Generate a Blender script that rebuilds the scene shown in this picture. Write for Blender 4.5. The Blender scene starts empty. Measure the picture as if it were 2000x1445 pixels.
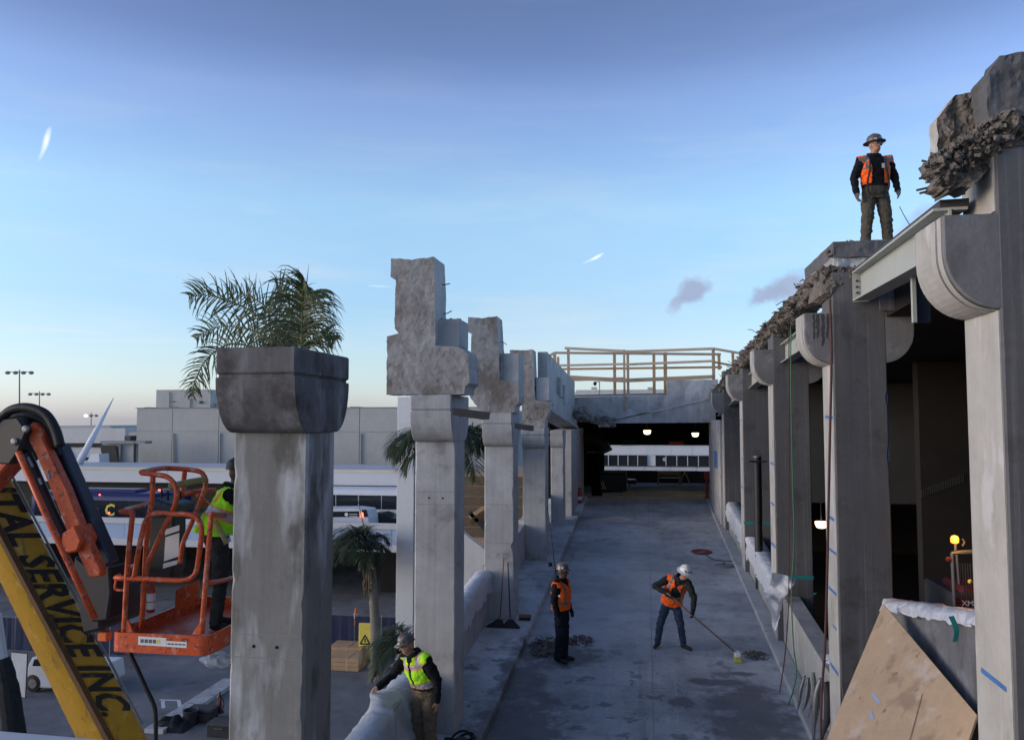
import bpy, bmesh, math, random
from mathutils import Vector, Matrix, noise
from mathutils.geometry import delaunay_2d_cdt
from bpy import context as C

R = math.radians
random.seed(7)
SC = bpy.context.scene
COL = SC.collection

# ------------------------------------------------------------------ camera
FPX, CX, CY, HZ, CAM_H = 1600.0, 1000.0, 722.5, 820.0, 11.6
PITCH = math.atan((HZ - CY) / FPX)
YAW = R(9.283)
cam_data = bpy.data.cameras.new('camera')
cam = bpy.data.objects.new('camera', cam_data)
COL.objects.link(cam)
cam_data.sensor_width = 36.0
cam_data.lens = 36.0 * FPX / 2000.0
cam_data.clip_start = 0.05
cam_data.clip_end = 3000.0
cam.location = (0, 0, CAM_H)
cam.rotation_euler = (math.pi / 2 + PITCH, 0, YAW)
SC.camera = cam


def ray(px, py):
    x, y, z = px - CX, -(py - CY), FPX
    f = z * math.cos(PITCH) - y * math.sin(PITCH)
    u = z * math.sin(PITCH) + y * math.cos(PITCH)
    return Vector((x * math.cos(YAW) - f * math.sin(YAW), x * math.sin(YAW) + f * math.cos(YAW), u))


def P(px, py, Y):
    """world point at distance Y along the ramp that the photograph shows at (px, py)"""
    r = ray(px, py)
    return r * (Y / r.y) + Vector((0, 0, CAM_H))


def PX(px, py, X):
    r = ray(px, py)
    return r * (X / r.x) + Vector((0, 0, CAM_H))


def PG(px, py, z=0.0):
    r = ray(px, py)
    return r * ((z - CAM_H) / r.z) + Vector((0, 0, CAM_H))


# ------------------------------------------------------------------ world, sun, exposure
SUN_EL, SUN_AZ = 9.0, -109.0            # azimuth from +Y, towards -X (left)
world = bpy.data.worlds.new('World')
SC.world = world
world.use_nodes = True
wn, wl = world.node_tree.nodes, world.node_tree.links
wbg = wn['Background']
wbg.inputs[1].default_value = 0.13
sky = wn.new('ShaderNodeTexSky')
sky.sky_type = 'NISHITA'
sky.sun_disc = False
sky.sun_elevation = R(SUN_EL)
sky.sun_rotation = R(SUN_AZ)
sky.ozone_density = 3.2
sky.dust_density = 0.7
sky.air_density = 1.0


def wmath(op, a, b=None, c=None, clamp=False):
    n = wn.new('ShaderNodeMath')
    n.operation = op
    n.use_clamp = clamp
    for i, v in enumerate((a, b, c)):
        if v is None:
            continue
        if isinstance(v, (int, float)):
            n.inputs[i].default_value = v
        else:
            wl.new(v, n.inputs[i])
    return n.outputs[0]


wtc = wn.new('ShaderNodeTexCoord')
WDIR = wtc.outputs['Generated']


def wdot(v):
    n = wn.new('ShaderNodeVectorMath')
    n.operation = 'DOT_PRODUCT'
    wl.new(WDIR, n.inputs[0])
    n.inputs[1].default_value = v
    return n.outputs['Value']


def wnoise(scale, detail=4, stretch=(1, 1, 1), rough=0.55):
    m = wn.new('ShaderNodeMapping')
    wl.new(WDIR, m.inputs[0])
    m.inputs['Scale'].default_value = stretch
    n = wn.new('ShaderNodeTexNoise')
    wl.new(m.outputs[0], n.inputs['Vector'])
    n.inputs['Scale'].default_value = scale
    n.inputs['Detail'].default_value = detail
    n.inputs['Roughness'].default_value = rough
    return n.outputs[0]


def wramp(v, stops):
    n = wn.new('ShaderNodeValToRGB')
    el = n.color_ramp.elements
    while len(el) < len(stops):
        el.new(0.5)
    for e, (p, c) in zip(el, stops):
        e.position = p
        e.color = c if len(c) == 4 else (*c, 1)
    wl.new(v, n.inputs[0])
    return n.outputs[0]


def wmix(fac, a, b, mode='MIX'):
    n = wn.new('ShaderNodeMix')
    n.data_type = 'RGBA'
    n.blend_type = mode
    if isinstance(fac, (int, float)):
        n.inputs[0].default_value = fac
    else:
        wl.new(fac, n.inputs[0])
    for i, v in ((6, a), (7, b)):
        if isinstance(v, tuple):
            n.inputs[i].default_value = (*v, 1)
        else:
            wl.new(v, n.inputs[i])
    return n.outputs[2]


wsep = wn.new('ShaderNodeSeparateXYZ')
wl.new(WDIR, wsep.inputs[0])
# the dusk sky darkens steadily towards the zenith
dusk = wramp(wsep.outputs['Z'], [(0.0, (.80, 0.88, 1.55)), (0.035, (.93, 0.93, 1.25)), (0.07, (.97, 0.91, 1.06)), (0.136, (1.0, 0.93, 0.98)), (0.25, (1.32, 1.17, 1.08)),
                                 (0.365, (1.24, 0.96, 1.02)), (0.415, (0.93, 0.71, 0.78)), (0.46, (0.84, 0.64, 0.70)), (1.0, (0.70, 0.60, 0.62))])
skycol = wmix(1.0, sky.outputs[0], dusk, 'MULTIPLY')
# faint high haze in long streaks, low over the horizon
cir = wramp(wnoise(3.2, 6, (1.0, 1.0, 7.0), 0.6), [(0.50, (0, 0, 0)), (0.72, (1, 1, 1))])
cir2 = wramp(wnoise(1.5, 7, (1.6, 1.0, 4.0), 0.62), [(0.42, (0, 0, 0)), (0.75, (1, 1, 1))])
cir = wmath('ADD', cir, wmath('MULTIPLY', cir2, 0.7))
cirfac = wmath('MULTIPLY', wmath('MULTIPLY', cir, wramp(wsep.outputs['Z'], [(0.0, (1, 1, 1)), (0.20, (.7, .7, .7)), (0.40, (0.12, 0.12, 0.12))])), 0.28, clamp=True)
skycol = wmix(cirfac, skycol, (2.5, 2.55, 2.62))


CLN = (wnoise(28, 4), wnoise(44, 3, (1.3, .8, 1.1)))


def sky_patch(px, py, half_u, half_v, ang, soft, amount, col, wob, wscale, skycol):
    """a cloud fixed in the sky around one direction"""
    d = ray(px, py).normalized()
    right = Vector((0, 0, 1)).cross(d).normalized() * -1.0
    up = right.cross(d).normalized()
    t1 = (right * math.cos(ang) + up * math.sin(ang))
    t2 = (up * math.cos(ang) - right * math.sin(ang))
    n1 = wmath('MULTIPLY', wmath('SUBTRACT', CLN[0], 0.5), wob)
    n2 = wmath('MULTIPLY', wmath('SUBTRACT', CLN[1], 0.5), wob)
    u = wmath('ADD', wmath('DIVIDE', wdot(t1), half_u), n1)
    v = wmath('ADD', wmath('DIVIDE', wdot(t2), half_v), n2)
    r2 = wmath('ADD', wmath('MULTIPLY', u, u), wmath('MULTIPLY', v, v))
    m = wmath('SUBTRACT', 1.0, wmath('SQRT', r2))
    m = wmath('MULTIPLY', m, 1.0 / soft, clamp=True)
    front = wmath('GREATER_THAN', wdot(d), 0.5)
    m = wmath('MULTIPLY', wmath('MULTIPLY', m, front), amount)
    return wmix(m, skycol, col)


for (cx_, cy_, hu, hv, an, so, am, co, wo, wsc) in (
        (1350, 570, .026, .016, .5, .55, .85, (1.12, 1.3, 1.85), 1.5, 30),
        (1322, 592, .017, .012, .9, .6, .7, (1.15, 1.35, 1.9), 1.6, 34),
        (1545, 560, .052, .019, .32, .55, .8, (1.15, 1.3, 1.85), 1.5, 26),
        (1492, 578, .026, .015, .3, .6, .75, (1.12, 1.3, 1.85), 1.5, 30),
        (1800, 430, .034, .015, .5, .8, .55, (1.2, 1.35, 1.85), 1.4, 26),
        (90, 275, .0150, .0036, 1.36, .9, .9, (3.4, 3.6, 4.0), .7, 60),
        (83, 299, .0110, .0026, 1.2, 1.0, .5, (3.2, 3.4, 4.0), .7, 60),
        (1166, 502, .0105, .0026, .46, .9, .85, (3.4, 3.6, 4.0), .9, 60),
        (740, 559, .018, .0012, -.02, .9, .4, (3.3, 3.5, 3.9), .5, 40),
        (1150, 509, .0110, .0016, .5, 1.0, .45, (3.2, 3.4, 3.9), .9, 60),
        (250, 665, .110, .0035, .03, 1.0, .30, (2.6, 2.6, 2.6), .6, 40),
        (120, 645, .070, .0026, -.02, 1.0, .35, (2.6, 2.6, 2.6), .6, 40),
        (1180, 668, .100, .0050, .02, 1.0, .22, (2.5, 2.5, 2.55), .8, 40)):
    skycol = sky_patch(cx_, cy_, hu, hv, an, so, am, co, wo, wsc, skycol)
wl.new(skycol, wbg.inputs[0])

sun_data = bpy.data.lights.new('sun', 'SUN')
sun_data.energy = 0.5
sun_data.angle = R(28.0)
sun_data.color = (1.0, 0.93, 0.86)
sun = bpy.data.objects.new('sun', sun_data)
COL.objects.link(sun)
_sd = Vector((math.sin(R(SUN_AZ)) * math.cos(R(SUN_EL)), math.cos(R(SUN_AZ)) * math.cos(R(SUN_EL)), math.sin(R(SUN_EL))))
sun.rotation_euler = (-_sd).to_track_quat('-Z', 'Y').to_euler()
sun.location = (-30, -10, 30)

SC.view_settings.view_transform = 'Standard'
SC.view_settings.look = 'None'
SC.view_settings.exposure = 1.35
SC.view_settings.gamma = 1.0
SC.view_settings.use_curve_mapping = False
SC.cycles.max_bounces = 6
SC.cycles.use_denoising = True

# ------------------------------------------------------------------ materials
MATS = {}


def mat(name, base, rough=0.8, metal=0.0, var=(), streak=0.0, bump=None, spec=0.35, emit=None, trans=0.0, tint=None, obj_co=False, voro=None):
    """procedural material; var = [(scale, amount)], streak = vertical runs, bump = [(scale, strength)], tint = [(scale, lo, hi, colour, amount)]"""
    m = bpy.data.materials.new(name)
    m.use_nodes = True
    nt = m.node_tree
    N, L = nt.nodes, nt.links
    b = N['Principled BSDF']
    b.inputs['Roughness'].default_value = rough
    b.inputs['Metallic'].default_value = metal
    b.inputs['Specular IOR Level'].default_value = spec
    if obj_co:
        pos = N.new('ShaderNodeTexCoord').outputs['Object']
    else:
        pos = N.new('ShaderNodeNewGeometry').outputs['Position']

    def nz(scale, detail=3, stretch=None):
        n = N.new('ShaderNodeTexNoise')
        n.inputs['Scale'].default_value = scale
        n.inputs['Detail'].default_value = detail
        n.inputs['Roughness'].default_value = 0.6
        if stretch:
            mp = N.new('ShaderNodeMapping')
            mp.inputs['Scale'].default_value = stretch
            L.new(pos, mp.inputs[0])
            L.new(mp.outputs[0], n.inputs['Vector'])
        else:
            L.new(pos, n.inputs['Vector'])
        return n.outputs[0]

    def mth(op, a, c, clamp=False):
        n = N.new('ShaderNodeMath')
        n.operation = op
        n.use_clamp = clamp
        for i, v in enumerate((a, c)):
            if isinstance(v, (int, float)):
                n.inputs[i].default_value = v
            else:
                L.new(v, n.inputs[i])
        return n.outputs[0]
    f = None
    terms = [(nz(s), a) for s, a in var]
    if streak:
        terms.append((nz(1.0, 3, (7, 7, .35)), streak))
        terms.append((nz(1.0, 2, (26, 26, .6)), streak * .6))
    for t, a in terms:
        v = mth('MULTIPLY', mth('SUBTRACT', t, 0.5), 2.6 * a)
        f = v if f is None else mth('ADD', f, v)
    rgb = N.new('ShaderNodeRGB')
    rgb.outputs[0].default_value = (*base, 1)
    col = rgb.outputs[0]
    for t in (tint or ()):
        sc_, lo, hi, tc, am = t[:5]
        fac = nz(sc_, 4, t[5] if len(t) > 5 else None)
        fac = mth('MULTIPLY', mth('DIVIDE', mth('SUBTRACT', fac, lo), hi - lo, clamp=True), am)
        mx = N.new('ShaderNodeMix')
        mx.data_type = 'RGBA'
        L.new(fac, mx.inputs[0])
        L.new(col, mx.inputs[6])
        mx.inputs[7].default_value = (*tc, 1)
        col = mx.outputs[2]
    if f is not None:
        vm = N.new('ShaderNodeVectorMath')
        vm.operation = 'SCALE'
        L.new(col, vm.inputs[0])
        L.new(mth('MAXIMUM', mth('ADD', f, 1.0), 0.12), vm.inputs['Scale'])
        col = vm.outputs[0]
    L.new(col, b.inputs['Base Color'])
    if bump or voro:
        h = None
        for s, a in (bump or ()):
            v = mth('MULTIPLY', nz(s, 3), a)
            h = v if h is None else mth('ADD', h, v)
        for s, a in (voro or ()):
            vt = N.new('ShaderNodeTexVoronoi')
            vt.inputs['Scale'].default_value = s
            L.new(pos, vt.inputs['Vector'])
            v = mth('MULTIPLY', vt.outputs['Distance'], a)
            h = v if h is None else mth('ADD', h, v)
        bn = N.new('ShaderNodeBump')
        bn.inputs['Strength'].default_value = 1.0
        bn.inputs['Distance'].default_value = 0.02
        L.new(h, bn.inputs['Height'])
        L.new(bn.outputs[0], b.inputs['Normal'])
    if emit:
        b.inputs['Emission Color'].default_value = (*emit[0], 1)
        b.inputs['Emission Strength'].default_value = emit[1]
    if trans:
        t = N.new('ShaderNodeBsdfTranslucent')
        t.inputs[0].default_value = (*base, 1)
        mx = N.new('ShaderNodeMixShader')
        mx.inputs[0].default_value = trans
        L.new(b.outputs[0], mx.inputs[1])
        L.new(t.outputs[0], mx.inputs[2])
        L.new(mx.outputs[0], N['Material Output'].inputs[0])
    MATS[name] = m
    return m


mat('concrete', (.40, .405, .41), .88, var=[(.7, .22), (3.5, .14), (22, .07)], streak=.16, bump=[(40, .10), (9, .12)],
    tint=[(1.3, .52, .72, (.58, .58, .60), .5), (2.1, .56, .70, (.20, .19, .18), .7)])
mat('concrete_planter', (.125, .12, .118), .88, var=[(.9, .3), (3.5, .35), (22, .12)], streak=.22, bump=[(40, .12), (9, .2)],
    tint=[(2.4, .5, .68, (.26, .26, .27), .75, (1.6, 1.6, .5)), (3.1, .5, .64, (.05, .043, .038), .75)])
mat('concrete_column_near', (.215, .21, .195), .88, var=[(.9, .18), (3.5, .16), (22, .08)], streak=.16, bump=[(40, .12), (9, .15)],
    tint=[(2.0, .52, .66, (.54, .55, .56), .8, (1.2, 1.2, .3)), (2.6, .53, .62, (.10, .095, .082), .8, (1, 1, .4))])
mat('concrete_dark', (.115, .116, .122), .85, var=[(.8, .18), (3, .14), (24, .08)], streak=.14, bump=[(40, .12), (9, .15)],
    tint=[(1.0, .58, .72, (.22, .225, .235), .5, (22, 22, .3)), (1.6, .55, .66, (.065, .06, .056), .6)])  # base darkened to hold the shade on the right columns' fronts
mat('concrete_corbel', (.18, .182, .19), .85, var=[(.8, .2), (3, .16), (24, .1)], streak=.12, bump=[(40, .15), (9, .2)],
    tint=[(1.6, .53, .62, (.10, .098, .095), .6, (1, 1, .5)), (3, .56, .66, (.27, .27, .28), .5)])
mat('concrete_pale', (.40, .39, .365), .85, var=[(1.2, .14), (5, .12), (24, .06)], streak=.10, bump=[(40, .10)],
    tint=[(2.2, .54, .72, (.25, .235, .20), .7, (1, 1, .5)), (3.5, .56, .62, (.52, .52, .52), .6, (1, 1, .4))])  # paler concrete; on right columns it carries the light on ramp-facing sides
mat('rubble', (.17, .15, .13), .95, var=[(2, .3), (9, .3), (40, .2)], bump=[(14, .6), (45, .4)], voro=[(30, .9)],
    tint=[(3.0, .52, .7, (.055, .048, .04), .75), (4.2, .58, .75, (.30, .28, .26), .6)])
mat('rubble_pale', (.29, .28, .27), .95, var=[(1.6, .25), (9, .28), (40, .2)], bump=[(11, .7), (80, .6)], voro=[(26, .9), (60, .6)],
    tint=[(2.2, .52, .66, (.10, .088, .078), .8), (3.2, .56, .75, (.46, .46, .46), .5)])
mat('stub_concrete', (.31, .305, .30), .92, var=[(1.2, .22), (6, .16), (30, .14)], bump=[(9, .25), (50, .25)],
    tint=[(1.1, .50, .64, (.155, .135, .118), .85), (3.2, .55, .66, (.11, .10, .09), .6), (1.6, .56, .70, (.52, .52, .53), .5), (5.5, .58, .64, (.21, .18, .155), .6)])
mat('panel_concrete', (.42, .415, .40), .85, var=[(.25, .12), (1.5, .09)], streak=.04, tint=[(.4, .5, .8, (.40, .38, .36), .4)])
mat('panel_joint', (.26, .25, .24), .9)
mat('facade_joint', (.33, .325, .315), .9)
mat('asphalt', (.17, .172, .18), .9, var=[(.15, .3), (1.2, .22), (12, .14)], bump=[(60, .3)],
    tint=[(.3, .52, .66, (.21, .21, .215), .6), (.8, .56, .7, (.07, .07, .075), .6)])
mat('white_paint', (.64, .65, .67), .6, var=[(.5, .06), (6, .05)], streak=.03)
mat('white_dirty', (.56, .56, .56), .7, var=[(.6, .1), (6, .08)], streak=.08)
mat('pale_blue_wall', (.36, .45, .62), .6, var=[(.4, .06), (3, .05)])
mat('cream_trim', (.66, .61, .50), .7, var=[(1, .08)])
mat('dark_soffit', (.06, .055, .05), .9, var=[(1, .2)])
mat('yellow_boom', (.42, .24, .02), .42, var=[(.8, .14), (5, .12), (30, .06)], bump=[(60, .03)], spec=.4,
    tint=[(2.6, .58, .72, (.17, .10, .03), .65), (9, .60, .66, (.55, .36, .1), .5), (3.5, .60, .64, (.10, .07, .04), .5, (3, 3, .6))])
mat('black_print', (.018, .018, .02), .55, var=[(6, .3)], tint=[(7, .60, .68, (.35, .22, .03), .5)])
mat('wood_strip', (.10, .055, .025), .8, var=[(2, .2), (30, .3)], bump=[(50, .3)])
mat('orange_paint', (.56, .082, .02), .45, var=[(1.5, .14), (9, .12)], spec=.4, tint=[(5, .60, .74, (.20, .035, .013), .8), (14, .57, .62, (.55, .27, .2), .6), (22, .58, .62, (.05, .03, .03), .7)])
mat('navy_steel', (.024, .034, .056), .5, var=[(1.5, .2), (9, .15)], tint=[(6, .6, .75, (.09, .10, .12), .5)])
mat('black_rubber', (.014, .014, .016), .6, var=[(8, .3)], bump=[(30, .2)])
mat('black_steel', (.022, .022, .025), .5, var=[(5, .3)], spec=.5)
mat('grey_steel', (.22, .225, .235), .45, .6, var=[(4, .2)], tint=[(6, .6, .75, (.12, .07, .04), .5)])
mat('dark_iron', (.065, .06, .062), .7, .2, var=[(4, .3)], tint=[(7, .55, .7, (.13, .07, .045), .6)])
mat('primer_steel', (.40, .42, .385), .6, var=[(1.2, .08), (8, .06)], tint=[(4, .6, .75, (.36, .36, .31), .5)])
mat('rust_rebar', (.10, .075, .06), .85, var=[(20, .3)])
mat('pine', (.48, .31, .17), .75, var=[(2, .16), (18, .14)], bump=[(60, .15)], tint=[(1.2, .5, .8, (.34, .2, .1), .5)])
mat('pine_weathered', (.40, .30, .22), .8, var=[(2, .16), (18, .16)], bump=[(60, .15)], tint=[(1.2, .5, .8, (.28, .19, .13), .5)])
mat('pine_pale', (.52, .42, .33), .8, var=[(2, .14), (18, .12)], bump=[(60, .15)])
mat('plastic_sheet', (.62, .66, .72), .28, var=[(3, .10), (11, .10)], bump=[(7, 1.0), (19, .5)], spec=.5, trans=.25)
mat('plastic_bright', (.74, .76, .80), .35, var=[(3, .08), (11, .08)], bump=[(7, .9), (19, .5)], spec=.5, trans=.15)
mat('teal_tape', (.02, .24, .24), .5, var=[(9, .2)])
mat('blue_tape', (.06, .17, .42), .6, var=[(9, .2), (30, .3)])
mat('paper_white', (.70, .70, .68), .7, var=[(9, .06)])
mat('skin', (.36, .20, .135), .55, var=[(20, .1)])
mat('skin_dark', (.10, .055, .038), .55, var=[(20, .12)])
mat('black_cloth', (.012, .012, .015), .92, var=[(9, .4)], bump=[(25, .6)], spec=.15)
mat('charcoal_cloth', (.030, .032, .034), .92, var=[(9, .35)], bump=[(25, .6)], spec=.15)
mat('work_trousers', (.085, .075, .06), .92, var=[(5, .3), (22, .2)], bump=[(18, .8)], spec=.15)
mat('khaki_trousers', (.17, .125, .085), .92, var=[(5, .25), (22, .15)], bump=[(18, .8)], spec=.15)
mat('jeans', (.045, .065, .105), .92, var=[(4, .4), (22, .2)], bump=[(18, .8)], spec=.15)
mat('navy_trousers', (.014, .016, .026), .92, var=[(5, .3)], bump=[(18, .8)], spec=.15)
mat('boot_brown', (.06, .045, .035), .8, var=[(9, .3)])
mat('boot_black', (.018, .017, .017), .7, var=[(9, .3)])
mat('glove_grey', (.10, .10, .11), .85, var=[(15, .3)])
mat('glove_black', (.016, .016, .018), .8, var=[(15, .3)])
mat('vest_orange', (.92, .13, .015), .75, var=[(7, .10)], bump=[(14, .7)], spec=.2)
mat('vest_lime', (.42, .88, .03), .75, var=[(7, .10)], bump=[(14, .7)], spec=.2)
mat('vest_trim', (.85, .27, .06), .75, var=[(7, .1)], spec=.2)
mat('reflective', (.42, .42, .43), .4, var=[(9, .15)], spec=.6)
mat('reflective_dark', (.11, .11, .12), .45, var=[(9, .2)], spec=.6)
mat('helmet_dark', (.10, .09, .09), .35, var=[(7, .3)], spec=.6, tint=[(24, .60, .64, (.34, .30, .27), .8), (15, .60, .64, (.17, .06, .05), .8)])
mat('helmet_white', (.72, .72, .72), .35, var=[(7, .08)], spec=.6)
mat('sticker', (.62, .60, .55), .5, var=[(30, .3)])
mat('sticker_dark', (.05, .045, .06), .5, var=[(30, .3)])
mat('webbing', (.30, .26, .10), .8, var=[(20, .2)])
mat('palm_leaf', (.058, .078, .032), .6, var=[(2.5, .35), (14, .25)], spec=.4, tint=[(3, .56, .72, (.16, .16, .05), .6)])
mat('palm_leaf_dark', (.042, .065, .032), .6, var=[(2.5, .35), (14, .25)], spec=.4, tint=[(3, .58, .75, (.11, .11, .045), .5)])
mat('palm_stem', (.12, .13, .055), .6, var=[(6, .2)])
mat('palm_trunk', (.20, .175, .145), .9, var=[(3, .2), (20, .2)], bump=[(18, .8)])
mat('palm_fibre', (.16, .125, .085), .95, var=[(6, .3)], bump=[(18, .8)])
mat('barrier_yellow', (.70, .58, .10), .6, var=[(1, .08), (6, .06)], tint=[(2, .56, .75, (.5, .37, .05), .6)])
mat('fence_blue', (.020, .028, .068), .8, var=[(1.5, .2)])
mat('plywood', (.52, .37, .235), .8, var=[(1.3, .12), (6, .10), (30, .06)], bump=[(40, .15)],
    tint=[(1.8, .54, .62, (.30, .205, .14), .65), (2.6, .56, .66, (.60, .50, .42), .7), (7, .66, .70, (.22, .13, .09), .7)])
mat('plywood_edge', (.22, .15, .10), .9, var=[(9, .2)])
mat('glass_dark', (.015, .018, .022), .12, spec=.6, var=[(.5, .3)])
mat('bus_navy', (.018, .020, .105), .3, var=[(.6, .1)], spec=.5)
mat('bus_white', (.70, .71, .73), .35, var=[(.6, .05)], spec=.5)
mat('car_white', (.62, .64, .67), .3, var=[(.6, .05)], spec=.5)
mat('car_black', (.02, .02, .022), .25, spec=.6)
mat('red_lamp', (.6, .03, .02), .4, emit=((1, .10, .06), 2.2))
mat('red_paint', (.42, .045, .03), .45, var=[(6, .15)])
mat('dark_red_sign', (.16, .014, .016), .6, var=[(6, .15)])
mat('lamp_warm', (.9, .8, .6), .5, emit=((1.0, .72, .42), 1.6))
mat('lamp_amber', (.9, .5, .1), .5, emit=((1.0, .21, .015), 1.3))
mat('lamp_far', (.9, .9, .8), .5, emit=((1.0, .95, .85), 1.2))
mat('exit_glow', (.2, .02, .02), .5, emit=((1, .06, .03), .02))
mat('rope_green', (.07, .22, .12), .8, var=[(20, .2)])
mat('rope_brown', (.10, .05, .045), .85, var=[(20, .2)])
mat('hose_red', (.24, .05, .04), .6, var=[(9, .2)])
mat('cable_dark', (.03, .03, .035), .7)
mat('broom_wood', (.24, .14, .09), .75, var=[(9, .2)])
mat('bristle', (.05, .045, .045), .95, var=[(60, .5)], bump=[(70, 1.0)])
mat('bristle_yellow', (.48, .46, .06), .8, var=[(40, .3)])
mat('cone_orange', (.75, .16, .03), .6)
mat('shade_black', (.006, .006, .006), .95)  # near-black colour painting the dark of the unlit ceiling and holes
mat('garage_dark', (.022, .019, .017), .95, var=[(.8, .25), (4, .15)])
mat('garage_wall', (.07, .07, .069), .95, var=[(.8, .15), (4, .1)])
mat('lamp_post_grey', (.24, .25, .27), .6)
mat('spike_white', (.62, .66, .76), .5, var=[(.4, .05)])
mat('wet_stain', (.06, .059, .06), .6, var=[(6, .3), (22, .3)])
mat('soil', (.05, .04, .03), .95, var=[(5, .3)])
M = MATS
MATS['plastic_sheet'].node_tree.nodes['Principled BSDF'].inputs['Alpha'].default_value = .9


def ramp_material(mname='ramp_concrete', k=1.0):
    m = bpy.data.materials.new(mname)
    m.use_nodes = True
    N, L = m.node_tree.nodes, m.node_tree.links
    b = N['Principled BSDF']
    pos = N.new('ShaderNodeNewGeometry').outputs['Position']

    def nz(scale, detail=6, off=(0, 0, 0), st=(1, 1, 1)):
        mp = N.new('ShaderNodeMapping')
        mp.inputs['Location'].default_value = off
        mp.inputs['Scale'].default_value = st
        L.new(pos, mp.inputs[0])
        n = N.new('ShaderNodeTexNoise')
        n.inputs['Scale'].default_value = scale
        n.inputs['Detail'].default_value = detail
        n.inputs['Roughness'].default_value = .62
        L.new(mp.outputs[0], n.inputs['Vector'])
        return n.outputs[0]

    def mth(op, a, c=0.0, clamp=False):
        n = N.new('ShaderNodeMath')
        n.operation = op
        n.use_clamp = clamp
        for i, v in enumerate((a, c)):
            if isinstance(v, (int, float)):
                n.inputs[i].default_value = v
            else:
                L.new(v, n.inputs[i])
        return n.outputs[0]

    def step(v, lo, hi):
        return mth('DIVIDE', mth('SUBTRACT', v, lo), hi - lo, True)

    def mix(f, a, c):
        n = N.new('ShaderNodeMix')
        n.data_type = 'RGBA'
        L.new(f, n.inputs[0])
        for i, v in ((6, a), (7, c)):
            if isinstance(v, tuple):
                n.inputs[i].default_value = (*v, 1)
            else:
                L.new(v, n.inputs[i])
        return n.outputs[2]
    col = mix(step(nz(.55), .38, .62), (.27 * k, .285 * k, .30 * k), (.50 * k, .52 * k, .545 * k))
    col = mix(mth('MULTIPLY', step(nz(2.6, 7, (3, 1, 0)), .50, .70), .65), col, (.20, .20, .21))
    col = mix(mth('MULTIPLY', step(nz(9, 6, (7, 1, 0)), .56, .70), .45), col, (.50, .51, .53))
    col = mix(mth('MULTIPLY', step(nz(.9, 7, (0, 9, 0), (2.2, .35, 1)), .55, .72), .35), col, (.18, .18, .185))
    tr = mth('MULTIPLY', step(nz(1.0, 5, (2, 0, 0), (5.5, .10, 1)), .56, .68), mth('MULTIPLY', step(nz(.8, 4, (9, 2, 0)), .4, .6), .40))
    col = mix(tr, col, (.15, .15, .155))
    tr2 = mth('MULTIPLY', step(nz(1.0, 4, (5, 1, 0), (14, .16, 1)), .60, .66), .14)
    col = mix(tr2, col, (.56, .57, .59))
    sp0 = N.new('ShaderNodeSeparateXYZ')
    L.new(pos, sp0.inputs[0])
    du = mth('DIVIDE', mth('SUBTRACT', sp0.outputs[0], -.5), 1.9)
    dv = mth('DIVIDE', mth('SUBTRACT', sp0.outputs[1], 20.5), 7.5)
    dd = mth('SUBTRACT', mth('ADD', mth('MULTIPLY', du, du), mth('MULTIPLY', dv, dv)), mth('MULTIPLY', mth('SUBTRACT', nz(1.3, 7, (8, 3, 0)), .5), 3.0))
    dust = mth('MULTIPLY', mth('SUBTRACT', 1.0, step(dd, .1, 1.1)), .42)
    col = mix(dust, col, (.58 * k, .60 * k, .62 * k))
    # spilled water: puddle shapes fixed on the floor, with ragged rims
    sep = N.new('ShaderNodeSeparateXYZ')
    L.new(pos, sep.inputs[0])
    wet = None
    rag = mth('MULTIPLY', mth('SUBTRACT', nz(2.6, 8, (5, 5, 0)), .52), 4.2)
    for (x, y, rx, ry) in ((-2.0, 12.1, .75, 2.3), (1.6, 13.6, .72, 1.4), (-2.2, 14.6, .45, .9), (.35, 12.2, .45, .22), (.75, 12.0, .2, .4),
                           (1.15, 14.9, .5, .16), (1.6, 15.35, .35, .10), (.55, 13.9, .22, .30), (1.0, 12.2, .5, .30), (-1.75, 15.9, .9, .7)):
        u = mth('DIVIDE', mth('SUBTRACT', sep.outputs[0], x), rx)
        v = mth('DIVIDE', mth('SUBTRACT', sep.outputs[1], y), ry)
        d = mth('SUBTRACT', mth('ADD', mth('MULTIPLY', u, u), mth('MULTIPLY', v, v)), mth('ADD', 1.0, rag))
        w = mth('SUBTRACT', 1.0, step(d, -.5, .25))
        wet = w if wet is None else mth('MAXIMUM', wet, w)
    near = mth('SUBTRACT', 1.0, step(sep.outputs[1], 15.0, 17.5))
    spots = mth('MULTIPLY', step(nz(2.3, 7, (1, 4, 0)), .585, .61), near)
    wet = mth('MAXIMUM', wet, mth('MULTIPLY', spots, .8))
    col = mix(mth('MULTIPLY', wet, .80), col, (.115, .115, .12))
    L.new(col, b.inputs['Base Color'])
    ro = mth('SUBTRACT', .9, mth('MULTIPLY', wet, .28))
    L.new(ro, b.inputs['Roughness'])
    b.inputs['Specular IOR Level'].default_value = .3
    bn = N.new('ShaderNodeBump')
    bn.inputs['Distance'].default_value = .015
    bn.inputs['Strength'].default_value = .6
    L.new(mth('ADD', nz(30), mth('MULTIPLY', nz(6), 1.2)), bn.inputs['Height'])
    L.new(bn.outputs[0], b.inputs['Normal'])
    M[mname] = m


ramp_material()
ramp_material('walkway_concrete', 1.35)

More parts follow.
